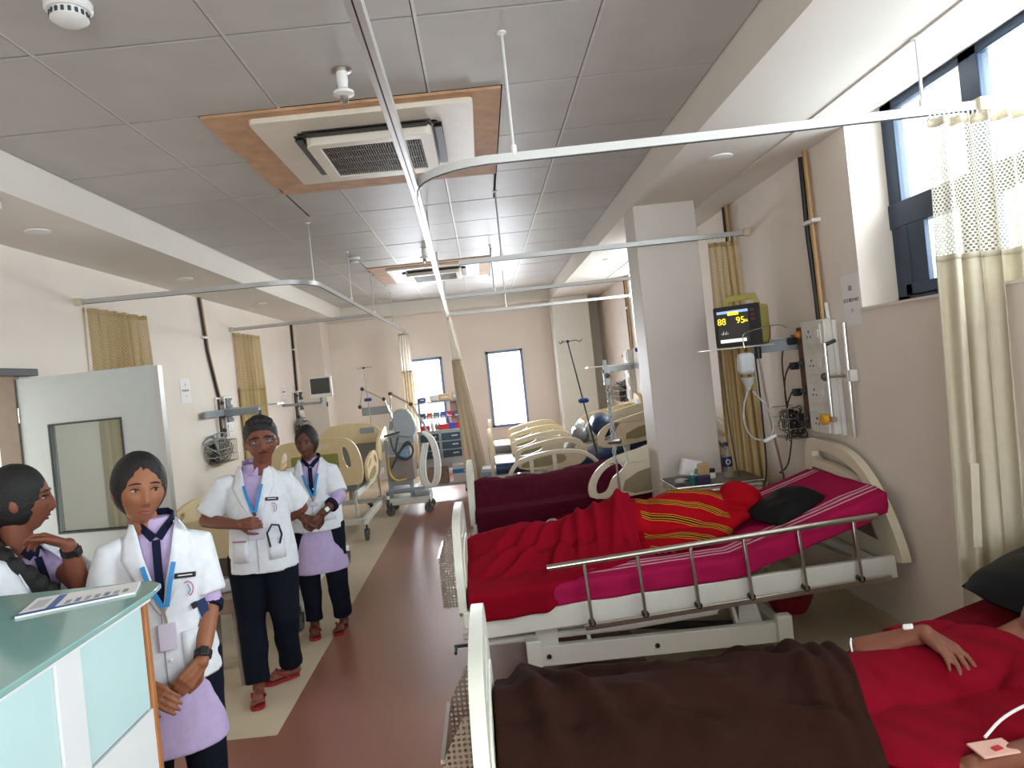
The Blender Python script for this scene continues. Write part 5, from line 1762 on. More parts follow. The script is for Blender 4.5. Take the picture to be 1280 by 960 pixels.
M_CARD = mat('cardboard', (158, 134, 118), .75, 0, .08)
MB().box(-.15, .15, -.13, .13, 0, .22).build('carton_body', M_CARD, c1, bev=.004)
MB().box(-.03, .03, -.132, .132, .10, .222).build('tape', mat('tan_tape', (176, 150, 128), .4), c1, smooth=0)
c2 = thing('carton', 'white carton with a blue band on the low bench', 'carton', (-.40, 10.41, .20), 0, 'cartons on the low bench')
MB().box(-.18, .18, -.13, .13, 0, .25).build('carton_body', M_PAPER, c2, bev=.004)
MB().box(-.181, .181, -.131, .131, .13, .19).build('blue_band', mat('sky_blue_print', (60, 150, 214), .6), c2, smooth=0)
MB().box(-.02, .03, -.134, -.13, .14, .18).build('white_mark', M_WPLAST, c2, smooth=0)

lt = thing('linen_trolley', 'low trolley between the two far right beds carrying pale blue folded linen', 'trolley', (.05, 9.32, 0))
MB().box(-.22, .32, 9.14, 9.50, .26, .29).build('shelf', M_CART, lt, world=True, bev=.004)
for x in (-.20, .30):
    for y in (9.16, 9.48):
        MB().cyl((x, y, .06), (x, y, .70), .012).build('post', M_STEEL, lt, world=True)
        MB().ell((x, y, .031), (.02, .03, .031), None, 10, 6).build('caster_wheel', M_DGREY, lt, world=True)
for k in range(4):
    t = thing('folded_sheet', ('lowest', 'second lowest', 'third', 'topmost')[k] + ' pale blue folded sheet of the stack on the linen trolley', 'sheet', (.05, 9.32, .29 + .052 * k), 0, 'folded sheets on the linen trolley')
    m = mat('linen_%d' % (k % 2), ((150, 182, 206), (206, 214, 220))[k % 2], .9)
    for q in range(3):
        MB().box(-.20 + .006 * q, .20 + .004 * k, -.15, .15 - .004 * q, .017 * q + .001, .017 * q + .016).build('fold', m, t, bev=.006)

# stool standing in front of the hidden bed on the left
st = thing('plastic_stool', 'beige moulded stool with rounded legs between the woman at the counter and the man', 'stool', (-1.74, 4.42, 0))
M_STOOL = mat('stool_beige', (158, 140, 122), .5)
MB().prism(rrect(-.15, .15, -.15, .15, .05), [], lambda u, v: (u, v, .43), lambda u, v: (u, v, .52)).build('seat', M_STOOL, st, bev=.015)
for sx in (-1, 1):
    for sy in (-1, 1):
        MB().bar((sx * .105, sy * .105, .44), (sx * .135, sy * .135, 0), .055, .04).build('leg', mat('stool_grey', (146, 136, 124), .5), st, bev=.008)
pk = thing('wrapped_packet', 'white wrapped packet lying on the beige stool', 'packet', (-1.76, 4.46, .52))
MB().obox((0, 0, .035), (.16, .12, .07), (0, 0, .5)).build('wrap', M_PAPER, pk, bev=.02)
MB().tube([(-.07, -.03, .075), (0, 0, .08), (.06, .05, .075)], .004, 5).build('string', M_DGREY, pk)

# ================================================================== RECEPTION COUNTER
M_FROST = mat('frosted_aqua_glass', (196, 226, 226), .22, 0, .01)
M_TOPG = mat('aqua_counter_glass', (142, 184, 178), .10, 0, .02, spec=.7)
M_LAMW = mat('white_laminate', (228, 232, 232), .4, 0, .01)
M_WOOD = mat('oak_edge', (172, 112, 66), .5, 0, .12, 20)
co = thing('reception_counter', 'white reception counter with frosted aqua glass front in the lower left corner', 'counter', (-1.3, 1.2, 0))
CX, CY1, CY0, CXL = -1.0, 1.985, .2, -1.75
MB().box(CXL, CX - .012, CY0, CY1 - .02, .08, 1.165).build('carcass', M_LAMW, co, world=True, smooth=0)
MB().box(CXL - .02, CX - .03, CY0, CY1 - .05, 0, .08).build('plinth', M_DGREY, co, world=True, smooth=0)
MB().box(CXL, CX + .004, CY1 - .02, CY1, .0, 1.17).build('oak_end', M_WOOD, co, world=True, bev=.002)
MB().box(CX - .012, CX, CY0, CY1 - .021, .08, .880).build('lower_panel', M_LAMW, co, world=True, smooth=0)
for a, b in ((1.655, CY1 - .028), (1.06, 1.553), (.3, .96)):
    MB().box(CX - .012, CX - .002, a, b, .886, 1.17).build('frosted_panel', M_FROST, co, world=True, bev=.002)
for a in (1.604, 1.01):
    MB().box(CX - .012, CX + .004, a - .049, a + .049, .886, 1.17).build('mullion', M_LAMW, co, world=True, bev=.002)
MB().box(CX - .011, CX - .009, 1.66, CY1 - .03, .880, .886).build('dark_joint', M_DGREY, co, world=True, smooth=0)
tp = [(CXL - .05, CY0 - .05), (CX + .03, CY0 - .05), (CX + .03, 1.97), (CX + .015, 2.05), (CX - .03, 2.095), (CXL - .05, 2.10)]
MB().prism(tp, [], lambda u, v: (u, v, 1.185), lambda u, v: (u, v, 1.20)).build('glass_top', M_TOPG, co, world=True, bev=.003)
MB().prism([(CXL, CY0), (CX + .005, CY0), (CX + .005, 2.0), (CXL, 2.0)], [], lambda u, v: (u, v, 1.166), lambda u, v: (u, v, 1.184)).build('sub_top', M_LAMW, co, world=True, smooth=0)
bro = thing('brochure', 'glossy brochure with a blue band lying on the glass counter top', 'brochure', (-1.16, 1.96, 1.20), 0)
bp = [(-1.262, 1.83), (-1.012, 1.955), (-1.055, 2.075), (-1.31, 2.0)]
MB().prism(bp, [], lambda u, v: (u, v, 1.2005), lambda u, v: (u, v, 1.206)).build('pages', M_PAPER, bro, world=True, smooth=0)


def on_b(s, t):
    a, b, c, d = [Vector(p) for p in bp]
    return (a.lerp(b, s)).lerp(d.lerp(c, s), t)


def quad(s0, s1, t0, t1, z):
    q = [on_b(s0, t0), on_b(s1, t0), on_b(s1, t1), on_b(s0, t1)]
    return MB().add([(p.x, p.y, z) for p in q], [(0, 1, 2, 3)])


quad(0.0, .85, 0, .13, 1.2064).build('blue_band', mat('brochure_blue', (44, 86, 164), .4), bro, world=True, smooth=0)
quad(.22, .30, .13, .95, 1.2064).build('blue_stripe', mat('brochure_blue2', (90, 120, 176), .4), bro, world=True, smooth=0)
for k in range(7):
    s = .36 + .085 * k
    quad(s, s + .05, .2, .2 + .5 * (.5 + .5 * abs(wob(k * 3.3, 1))), 1.2064).build('picture', mat('brochure_%d' % (k % 3), ((150, 164, 150), (120, 140, 150), (180, 176, 168))[k % 3], .5), bro, world=True, smooth=0)
quad(.05, .18, .3, .8, 1.2064).build('emblem', mat('brochure_3', (196, 200, 206), .5), bro, world=True, smooth=0)

# ================================================================== PEOPLE
def skin_mat(name, rgb):
    return mat(name, rgb, .5, 0, .05, 22, .05, 250, spec=.3, sub=.04)


M_SK1 = skin_mat('skin_brown', (150, 98, 70))
M_SK2 = skin_mat('skin_deep_brown', (122, 74, 56))
M_SK3 = skin_mat('skin_dark_brown', (98, 60, 46))
M_HAIR = mat('black_hair', (16, 14, 14), .6, 0, .25, 60, .5, 180)
M_EYEW = mat('eye_white', (160, 150, 142), .6, 0, 0)
M_IRIS = mat('dark_iris', (24, 15, 12), .35, 0, 0)
M_LIP = mat('lips', (140, 76, 68), .45, 0, .03)
M_LIPD = mat('lips_dark', (104, 56, 50), .45, 0, .03)
M_COAT = cloth_mat('white_coat', (226, 231, 236), .0, .15, 300, sheen=.1)
M_LAV = cloth_mat('lavender_cotton', (186, 168, 206), .0, .15, 300)
M_NAVY = cloth_mat('navy_cotton', (30, 34, 58), .0, .15, 300)
M_DARKP = cloth_mat('dark_trousers', (24, 27, 38), .0, .15, 300)
M_LANY = mat('blue_lanyard', (36, 138, 206), .5, 0, .03)
M_CARDP = mat('id_card', (214, 208, 226), .35, 0, .02)
M_RED_S = mat('red_sandal', (140, 24, 36), .5)


def smoothed(mb, voxel, it=2, fac=.5, name='tmp', disp=None):
    """join overlapping closed shapes into one continuous surface"""
    me = mb.mesh(name, [M_SK1], 0)
    o = bpy.data.objects.new(name, me)
    COL.objects.link(o)
    r = o.modifiers.new('r', 'REMESH')
    r.mode = 'VOXEL'
    r.voxel_size = voxel
    if it:
        s = o.modifiers.new('s', 'SMOOTH')
        s.factor = fac
        s.iterations = it
    dg = bpy.context.evaluated_depsgraph_get()
    out = bpy.data.meshes.new_from_object(o.evaluated_get(dg))
    bpy.data.objects.remove(o)
    bpy.data.meshes.remove(me)
    if disp:
        ns = [v.normal.copy() for v in out.vertices]
        for v, n in zip(out.vertices, ns):
            v.co += n * disp(v.co)
    out.polygons.foreach_set('use_smooth', [True] * len(out.polygons))
    return out


def link_mesh(name, me, m, parent):
    me.materials.clear()
    for x in (m if isinstance(m, (list, tuple)) else [m]):
        me.materials.append(x)
    me.name = name
    o = bpy.data.objects.new(name, me)
    COL.objects.link(o)
    o.parent = parent
    return o


def cut(me, pred):
    bm = bmesh.new()
    bm.from_mesh(me)
    dead = [f for f in bm.faces if pred(f.calc_center_median())]
    bmesh.ops.delete(bm, geom=dead, context='FACES')
    bm.to_mesh(me)
    bm.free()
    return me


def G(x, s):
    return math.exp(-(x / s) ** 2)


def face_y(x, z, male=False, w=1.0):
    """front of the face: depth (y) at lateral x, height z in head space"""
    rx, ry, rz = .073 * w, .092, .118
    t = max(0, -z / rz)
    rxx = rx * (1 - .30 * sstep(.05, 1, t))
    q = 1 - (x / rxx) ** 2 - (z / rz) ** 2
    y = ry * math.sqrt(max(0, q)) ** .9
    a = abs(x)
    y += .017 * G(x, .010) * G(z + .018, .026) + .013 * G(x, .013) * G(z + .036, .011) + .006 * G(a - .011, .008) * G(z + .040, .009)
    y += .004 * G(a - .028, .022) * G(z - .026, .009)
    y -= .009 * G(a - .031, .015) * G(z - .004, .012)
    y += .007 * G(x, .020) * G(z + .062, .007) + .007 * G(x, .018) * G(z + .075, .007) - .003 * G(x, .022) * G(z + .0685, .0035)
    y += .007 * G(x, .018) * G(z + .102, .014)
    y += .005 * G(a - .040, .018) * G(z + .028, .020)
    return y


def head_shape(mb, M, w=1.0):
    """closed head with nose, brow, sockets, lips, chin; M maps head space to person space"""
    nu, nv = 72, 54
    rx, ry, rz = .073 * w, .092, .118
    vs, fs = [], []
    for j in range(nv + 1):
        ph = math.pi * (j + .05) / (nv + .1)
        for k in range(nu):
            th = 2 * math.pi * k / nu
            dx, dy, dz = math.sin(ph) * math.sin(th), math.sin(ph) * math.cos(th), math.cos(ph)
            t = max(0, -dz)
            x = rx * dx * (1 - .30 * sstep(.05, 1, t))
            z = rz * dz
            if dy > 0:
                base = ry * dy
                f = face_y(x, z, w=w)
                y = base + (f - ry * math.sqrt(max(0, 1 - (x / (rx * (1 - .30 * sstep(.05, 1, t)))) ** 2 - (z / rz) ** 2)) ** .9) * sstep(0, .35, dy)
            else:
                y = ry * dy * (1 + .06 * (1 - t)) * (1 - .45 * sstep(.2, 1, t))
            vs.append(M @ Vector((x, y, z)))
    for j in range(nv):
        for k in range(nu):
            k2 = (k + 1) % nu
            fs.append((j * nu + k, (j + 1) * nu + k, (j + 1) * nu + k2, j * nu + k2))
    fs.append(tuple(range(nu)))
    fs.append(tuple(nv * nu + k for k in range(nu))[::-1])
    mb.add(vs, fs)
    for s in (-1, 1):
        R3 = M.to_3x3() @ Matrix.Rotation(s * .3, 3, 'Z')
        mb.ell(M @ Vector((s * .074 * w, -.008, -.008)), (.010, .020, .030), R3, 12, 8)


def hand(mb, wrist, fd, pn, thumb_side, curl=.35, s=1.0, spread=0.0):
    """palm, four unequal fingers bent at the knuckles and a thumb from the side of the palm"""
    w, fd, pn = Vector(wrist), Vector(fd).normalized(), Vector(pn)
    pn = (pn - fd * pn.dot(fd)).normalized()
    lat = fd.cross(pn).normalized() * thumb_side
    offs = [.028, .0095, -.0095, -.027]
    lens = [.068, .076, .071, .056]
    for o in offs:
        mb.caps(w + lat * o * .55 * s, w + fd * .082 * s + lat * o * s, .0135 * s, .0115 * s, 10)
    mb.caps(w + fd * .02 * s, w + fd * .065 * s, .016 * s, .015 * s, 10)
    for k, (o, L) in enumerate(zip(offs, lens)):
        p = w + fd * .084 * s + lat * o * s
        d = (fd + lat * spread * (o / .028)).normalized()
        a = 0
        for i, q in enumerate((.45, .31, .24)):
            a += curl * (.8, 1.2, .9)[i] * (1 + .12 * k)
            dd = (d * math.cos(a) + pn * math.sin(a)).normalized()
            p2 = p + dd * L * q * s * 1.06
            mb.caps(p, p2, (.0084 - .0008 * i) * s * (.9 if k == 3 else 1), (.0078 - .0008 * i) * s * (.9 if k == 3 else 1), 8)
            p = p2
    b = w + fd * .022 * s + lat * .022 * s + pn * .004
    d1 = (fd * .62 + lat * .70 + pn * .30).normalized()
    m = b + d1 * .045 * s
    mb.caps(b, m, .0125 * s, .0098 * s, 10)
    d2 = (fd * .90 + lat * .22 + pn * .45).normalized()
    m2 = m + d2 * .032 * s
    mb.caps(m, m2, .0098 * s, .0085 * s, 8)
    mb.caps(m2, m2 + (fd * .95 + pn * .4).normalized() * .024 * s, .0085 * s, .007 * s, 8)


def rings(mb, rs, n=28, p=2.3):
    """closed body tube from rings (z, cx, cy, rx, ry) with superellipse sections"""
    vs, fs = [], []
    for z, cx, cy, rx, ry in rs:
        for k in range(n):
            a = 2 * math.pi * k / n
            c, s = math.cos(a), math.sin(a)
            vs.append((cx + rx * math.copysign(abs(c) ** (2 / p), c), cy + ry * math.copysign(abs(s) ** (2 / p), s), z))
    N = len(rs)
    for i in range(N - 1):
        for k in range(n):
            k2 = (k + 1) % n
            fs.append((i * n + k, i * n + k2, (i + 1) * n + k2, (i + 1) * n + k))
    fs.append(tuple(range(n))[::-1])
    fs.append(tuple((N - 1) * n + k for k in range(n)))
    return mb.add(vs, fs)


def face_parts(t, M, lip, w=1.0, look=0.0, lashes=True, moustache=False):
    MI = M
    for s in (-1, 1):
        x = s * .031
        y = face_y(x, .004, w=w)
        e = MB().ell(MI @ Vector((x, y - .0028, .004)), (.0140, .0063, .0060), M.to_3x3(), 14, 10).build('eye', M_EYEW, t, smooth=180)
        MB().ell(MI @ Vector((x + look, y + .0010, .0042)), (.0066, .0032, .0060), M.to_3x3(), 12, 8).build('iris', M_IRIS, e, smooth=180)
        pts = [MI @ Vector((x + q * .0145, face_y(x + q * .0145, .0125 - .004 * q * q, w=w) + .0022, .0115 - .005 * q * q)) for q in (-1, -.6, -.2, .2, .6, 1)]
        MB().tube(pts, [.0010, .0016, .0018, .0018, .0016, .0010], 6).build('eyelid_line', M_HAIR, t)
        pts = [MI @ Vector((x + q * .019, face_y(x + q * .019, .026, w=w) + .0008, .0255 + .004 * (1 - q * q) - .002 * q * s)) for q in (-1, -.6, -.2, .2, .6, 1)]
        MB().tube(pts, [.0012, .0026, .003, .003, .0026, .0012], 6).build('eyebrow', M_HAIR, t)
        nz = MI @ Vector((s * .0075, face_y(s * .0075, -.045, w=w) - .0005, -.0465))
        MB().ell(nz, (.0034, .003, .0022), M.to_3x3(), 8, 6).build('nostril', M_LIPD, t, smooth=180)
    for z, k in ((-.0625, 1), (-.0745, 1.25)):
        pts = [MI @ Vector((q * .021, face_y(q * .021, z, w=w) - .0012, z + .0045 * (q * q) * (-1 if z > -.07 else 1) + (.0012 if abs(q) == .3 and z > -.07 else 0))) for q in (-1, -.65, -.3, 0, .3, .65, 1)]
        MB().tube(pts, [.0012 * k, .0028 * k, .0036 * k, .0034 * k, .0036 * k, .0028 * k, .0012 * k], 8).build('lip', lip, t)
    if moustache:
        pts = [MI @ Vector((q * .024, face_y(q * .024, -.054, w=w) + .0005, -.053 - .004 * q * q)) for q in (-1, -.6, -.2, .2, .6, 1)]
        MB().tube(pts, [.0012, .003, .0036, .0036, .003, .0012], 8).build('moustache', M_HAIR, t)


def headM(c, yaw=0.0, pitch=0.0, roll=0.0, s=1.0):
    return Matrix.Translation(Vector(c)) @ Matrix.Rotation(yaw, 4, 'Z') @ Matrix.Rotation(pitch, 4, 'X') @ Matrix.Rotation(roll, 4, 'Y') @ Matrix.Scale(s, 4)


def foot(mb, x, y, yaw, s=1.0):
    d = Vector((math.sin(-yaw), math.cos(yaw), 0))
    l = Vector((d.y, -d.x, 0))
    a = Vector((x, y, 0))
    mb.caps(a + Vector((0, 0, .10)), a + d * .0 + Vector((0, 0, .055)), .034 * s, .034 * s, 10)
    mb.caps(a - d * .03 + Vector((0, 0, .042)), a + d * .10 + Vector((0, 0, .040)), .028 * s, .030 * s, 10)
    for k, o in enumerate((.028, .012, -.003, -.017, -.029)):
        mb.caps(a + d * .10 + l * o * .8 + Vector((0, 0, .036)), a + d * (.155 - .008 * k) + l * o + Vector((0, 0, .031)), .012 * s, (.011 if k == 0 else .0085) * s, 8)
    return a, d, l


def sandal(t, x, y, yaw, m):
    d = Vector((math.sin(-yaw), math.cos(yaw), 0))
    l = Vector((d.y, -d.x, 0))
    o = chaikin([(-.045, -.028), (-.045, .028), (.06, .034), (.14, .046), (.175, .02), (.175, -.02), (.14, -.044), (.06, -.032)], 2)
    f = lambda z: (lambda u, v: tuple(Vector((x, y, z)) + d * u + l * v))
    so = MB().prism(o, [], f(.001), f(.020)).build('sandal', m, t, bev=.004)
    for s in (-1, 1):
        pts = [Vector((x, y, .018)) + d * .115 + Vector((0, 0, .012)), Vector((x, y, .018)) + d * .085 + l * s * .030 + Vector((0, 0, .048)), Vector((x, y, .018)) + d * .03 + l * s * .036 + Vector((0, 0, .005))]
        MB().tube(pts, [.006, .008, .007], 8).build('strap', m, so)
    return so


def coat_disp(seed, amp=.006):
    def f(p):
        v = wob(p.x * 7 + seed, p.y * 7, p.z * 3.2) + .5 * wob(p.x * 16, p.y * 16 + seed, p.z * 8)
        return amp * v
    return f


def lanyard(t, pts_l, pts_r, cpos, csize=(.055, .085), R=None):
    for k, pts in enumerate((pts_l, pts_r)):
        MB().sweep(pts, [(-.008, -.0012), (.008, -.0012), (.008, .0012), (-.008, .0012)], up=(0, 1, 0)).build('lanyard_ribbon', M_LANY, t)
    MB().bar(pts_l[-1], (cpos[0], cpos[1], cpos[2] + csize[1] / 2), .010, .004, (0, 1, 0)).build('lanyard_clip', M_STEEL, t)
    MB().obox(cpos, (csize[0], .004, csize[1]), (0, 0, R or 0)).build('id_card', M_CARDP, t, bev=.002)


class Person:
    """standing figure in its own frame: +y is the front, +x the figure's right-hand side"""

    def __init__(s, label, X, Y, psi, k, head_yaw=0.0, head_pitch=0.0):
        s.rz = psi + math.pi
        s.t = thing('person', label, 'person', (X, Y, 0), s.rz)
        s.k = k
        s.inv = s.t.matrix_basis.inverted()

    def L(s, p):
        """world point -> person frame"""
        return s.inv @ Vector(p)

    def D(s, v):
        return s.inv.to_3x3() @ Vector(v)


def standing(label, X, Y, psi, k, arms, head, skin, lip, hair, coat, under, legs, feet, hw=1.0, voxel=.0055, shirt_long=True, cuff=None, navy_collar=True, moustache=False, seed=0, watch=None, head_scale=1.0, shoulder=.165, girth=1.0, look=0.0, sandal_m=None, coat_hem=.70, kurta_hem=.43, sleeve_len=.8):
    """arms: list of (shoulder, elbow, wrist, finger dir, palm normal, thumb side, curl) in the world frame"""
    P = Person(label, X, Y, psi, k)
    t = P.t
    hm = headM(P.L(head[0]), head[1], head[2], head[3], head_scale)
    g = girth
    sk = MB()
    head_shape(sk, hm, hw)
    hc = P.L(head[0])
    neck0 = Vector((hc.x * .4, hc.y * .3 - .005, 1.20 * k))
    sk.caps(neck0, hm @ Vector((0, -.022, -.07)), .056 * g ** .5, .050 * g ** .5, 16)
    sk.caps((0, 0, .80 * k), (0, -.01, 1.12 * k), .085, .07, 16)
    sk.caps((-.10, -.01, 1.17 * k), (.10, -.01, 1.17 * k), .045, .045, 12)
    A = []
    for (sh, el, wr, fd, pn, ts, cu) in arms:
        sh, el, wr = P.L(sh), P.L(el), P.L(wr)
        sh = Vector((sh.x * .93, sh.y, sh.z - .022))
        A.append((sh, el, wr))
        sk.caps(sh, el, .042 * g, .036 * g, 12)
        sk.caps(el, el.lerp(wr, .4), .037 * g, .036 * g, 12)
        sk.caps(el.lerp(wr, .4), wr, .036 * g, .025 * g, 12)
        hand(sk, wr, P.D(fd), P.D(pn), ts, cu, .97)
    lg = []
    for (hx, kx, ky, fx, fy, fyaw) in legs:
        hp, kn, an = Vector((hx, 0, .76 * k)), Vector((kx, ky, .42 * k)), Vector((fx, fy, .09))
        sk.caps(hp, kn, .075 * g, .052 * g, 12)
        sk.caps(kn, an, .050 * g, .034 * g, 12)
        foot(sk, fx, fy, fyaw)
        lg.append((hp, kn, an))
    body = smoothed(sk, voxel, 1, .45)
    link_mesh('body', body, skin, t)
    face_parts(t, hm, lip, hw, look, moustache=moustache)
    # hair
    hb = MB()
    hair(hb, hm, hw)
    link_mesh('hair', smoothed(hb, .006, 2, .5, disp=lambda p: .0016 * wob(p.x * 60, p.y * 60, p.z * 60)), M_HAIR, t)
    # trousers
    pm = MB()
    for hp, kn, an in lg:
        pm.tube([hp + Vector((0, 0, .04)), hp.lerp(kn, .3), kn, kn.lerp(an, .5), an + Vector((0, 0, .0))], [.105 * g, .098 * g, .078 * g, .068 * g, .064 * g], 20)
    rings(pm, [(.70 * k, 0, 0, .14 * g, .105 * g), (.80 * k, 0, 0, .155 * g, .112 * g), (.92 * k, 0, 0, .14 * g, .10 * g)])
    link_mesh('trousers', smoothed(pm, .009, 2, .5, disp=lambda p: .008 * wob(p.x * 5 + seed, p.y * 5, p.z * 9) * (1.6 if p.z < .3 else 1)), legs_mat(under), t)
    # kurta / shirt under the coat
    sm = MB()
    if shirt_long:
        rings(sm, [(kurta_hem * k, 0, .0, .195 * g, .15 * g), (.55 * k, 0, 0, .185 * g, .14 * g), (.75 * k, 0, 0, .165 * g, .122 * g), (.95 * k, 0, 0, .142 * g, .105 * g), (1.12 * k, 0, 0, .150 * g, .104 * g), (1.20 * k, 0, -.005, .135 * g, .09 * g), (1.255 * k, 0, -.012, .082 * g, .070 * g), (1.29 * k, 0, -.012, .064 * g, .062 * g), (1.305 * k, 0, -.012, .058 * g, .058 * g)])
    else:
        rings(sm, [(.80 * k, 0, 0, .150 * g, .115 * g), (.95 * k, 0, 0, .142 * g, .108 * g), (1.12 * k, 0, 0, .150 * g, .104 * g), (1.20 * k, 0, -.005, .135 * g, .09 * g), (1.255 * k, 0, -.012, .082 * g, .070 * g), (1.29 * k, 0, -.012, .064 * g, .062 * g), (1.30 * k, 0, -.012, .060 * g, .060 * g)])
    cuffs = MB()
    for (sh, el, wr) in A:
        if cuff:
            e = el.lerp(wr, cuff)
            sm.tube([sh, el, e], [.051 * g, .050 * g, .046 * g], 18)
            d = (wr - el).normalized()
            cuffs.tube([e - d * .022, e + d * .006], [.0505 * g, .0500 * g], 18)
        else:
            sm.tube([sh, sh.lerp(el, .55)], [.051 * g, .052 * g], 18)
    link_mesh('kurta' if shirt_long else 'shirt', smoothed(sm, .008, 2, .5, disp=coat_disp(seed + 3, .005)), under[0], t)
    if cuff:
        cuffs.build('sleeve_band', M_NAVY, t)['kind'] = 'stuff'
    # collar and placket
    fy = lambda z: (.104 if z < 1.13 * k else .104 - (z - 1.13 * k) * .30) * g + .010
    if navy_collar:
        MB().sweep([(0, fy(z) + .004, z) for z in [k * q for q in (.98, 1.05, 1.12, 1.16, 1.20, 1.235)]], [(-.014, -.003), (.014, -.003), (.014, .003), (-.014, .003)], up=(0, 1, 0)).build('placket', M_NAVY, t)
    cm = MB()
    for s in (-1, 1):
        cm.sweep([(s * .006, fy(1.235 * k) - .012, 1.238 * k), (s * .030, .066 * g ** .5, 1.268 * k), (s * .058 * g, .030, 1.292 * k), (s * .064 * g, -.015, 1.305 * k), (s * .042, -.062 * g, 1.312 * k), (0, -.074 * g, 1.314 * k)], [(-.003, -.017), (.003, -.017), (.003, .014), (-.003, .014)])
    cm.build('collar', M_NAVY if navy_collar else under[0], t, bev=.002)['kind'] = 'stuff'
    # white coat: torso and short sleeves in one surface, V opening cut at the front
    co_ = MB()
    hem = coat_hem * k
    rings(co_, [(hem, 0, .0, .186 * g, .138 * g), (hem + .10, 0, 0, .182 * g, .135 * g), (.95 * k, 0, 0, .164 * g, .124 * g), (1.10 * k, 0, 0, .168 * g, .124 * g), (1.18 * k, 0, -.002, .158 * g, .112 * g), (1.225 * k, 0, -.010, .128 * g, .090 * g), (1.262 * k, 0, -.014, .090 * g, .080 * g), (1.29 * k, 0, -.016, .076 * g, .074 * g), (1.302 * k, 0, -.016, .072 * g, .070 * g)])
    for (sh, el, wr) in A:
        e = sh.lerp(el, sleeve_len)
        q = Vector((sh.x * .70, sh.y * .6, sh.z + .006))
        co_.tube([q, sh, sh.lerp(el, .30), e], [.056 * g, .063 * g, .066 * g, .073 * g], 20)
    cme = smoothed(co_, .0085, 2, .5, disp=coat_disp(seed, .008))
    from mathutils.bvhtree import BVHTree
    tree = BVHTree.FromPolygons([v.co.copy() for v in cme.vertices], [tuple(p.vertices) for p in cme.polygons])
    v0 = .99 * k

    def pred(p):
        if p.z > 1.288 * k and abs(p.x) < .085:
            return True
        if p.y > .03 and p.z > v0 and abs(p.x) < (p.z - v0) * .26 + .004:
            return True
        return p.z < hem + .004 and abs(p.x) < .17 and abs(p.y) < .12
    cut(cme, pred)
    cob = link_mesh('coat', cme, M_COAT, t)
    sd = cob.modifiers.new('thickness', 'SOLIDIFY')
    sd.thickness = .003
    def cy(x, z):
        h = tree.ray_cast(Vector((x, .6, min(z, 1.268 * k))), Vector((0, -1, 0)))
        return h[0].y if h[0] is not None else .1
    for s in (-1, 1):
        la = [(s * .002, v0 - .004), (s * .020, v0 + .10 * k), (s * .046, v0 + .20 * k), (s * .060, 1.262 * k), (s * .070, 1.296 * k)]
        lb = [(s * .006, v0 - .012), (s * .080, v0 + .115 * k), (s * .118, v0 + .19 * k), (s * .112, 1.238 * k), (s * .084, 1.297 * k)]
        rows = []
        for (xa, za), (xb, zb) in zip(la, lb):
            rows.append([(xa + (xb - xa) * q, cy(xa + (xb - xa) * q, za + (zb - za) * q) + .007, za + (zb - za) * q) for q in (0, .25, .5, .75, 1)])
        MB().grid(rows).build('lapel', M_COAT, t, smooth=180, thick=.004)
    MB().sweep([(.004, cy(0, z) + .004, z) for z in [hem + .02 + (v0 - hem - .02) * q / 8 for q in range(9)]], [(-.0016, -.001), (.0016, -.001), (.0016, .001), (-.0016, .001)], up=(0, 1, 0)).build('coat_front_seam', M_GREY, t)
    for q in range(3):
        z = hem + .10 + q * .10
        MB().lathe((-.012, cy(0, z) + .004, z), [(.006, -.002), (.006, .002), (.003, .003)], 10, 'Y').build('button', M_WPLAST, t)
    for s in (-1, 1):
        zz = hem + .10
        rows = [[(s * (.055 + .09 * q), cy(.055 + .09 * q, z) + .005, z) for q in (0, .25, .5, .75, 1)] for z in (zz + .09, zz + .03, zz - .03)]
        MB().grid(rows).build('coat_pocket', M_COAT, t, smooth=180, thick=.004)
    P.cy, P.g, P.hm, P.A, P.hem = cy, g, hm, A, hem
    return P


def legs_mat(under):
    return under[1]


def badge(P, x, z, m=None):
    """name strip and small print on the breast of the coat (x < 0 is the figure's left)"""
    t, cy = P.t, P.cy
    R = -math.atan2(cy(x + .02, z) - cy(x - .02, z), -.04) + math.pi
    o = MB().obox((x, cy(x, z) + .010, z), (.075, .004, .019), (0, -.14, math.atan2(cy(x + .02, z) - cy(x - .02, z), .04))).build('name_strip', M_BLACK, t, bev=.002)
    MB().obox((x, cy(x, z) + .0125, z + .001), (.05, .001, .0035), (0, -.14, math.atan2(cy(x + .02, z) - cy(x - .02, z), .04))).build('name_print', M_WPLAST, o, smooth=0)
    pts = [(x - .004 + .018 * math.cos(a), cy(x, z - .05) + .008, z - .05 + .026 * math.sin(a)) for a in [math.radians(60 + 200 * q / 8) for q in range(9)]]
    MB().tube(pts, .0028, 6).build('printed_emblem', mat('emblem_pink', (206, 140, 160), .6), t)
    MB().tube([(x - .004, cy(x, z - .05) + .008, z - .035), (x - .012, cy(x, z - .05) + .008, z - .055), (x - .004, cy(x, z - .06) + .008, z - .070)], .0022, 6).build('printed_emblem', mat('emblem_blue', (130, 160, 200), .6), t)


def neck_lanyard(P, zl, card_z, xo=0.0, csize=(.06, .095)):
    cy, k = P.cy, P.k if hasattr(P, 'k') else 1
    ll = [(.050, cy(.050, zl + .15) + .014, zl + .15), (.035, cy(.035, zl + .09) + .017, zl + .09), (xo + .007, cy(xo, zl) + .016, zl)]
    rr = [(-.052, cy(-.052, zl + .15) + .015, zl + .15), (-.036, cy(-.036, zl + .09) + .018, zl + .09), (xo - .007, cy(xo, zl) + .018, zl)]
    lanyard(P.t, ll, rr, (xo, cy(xo, card_z) + .014, card_z), csize)


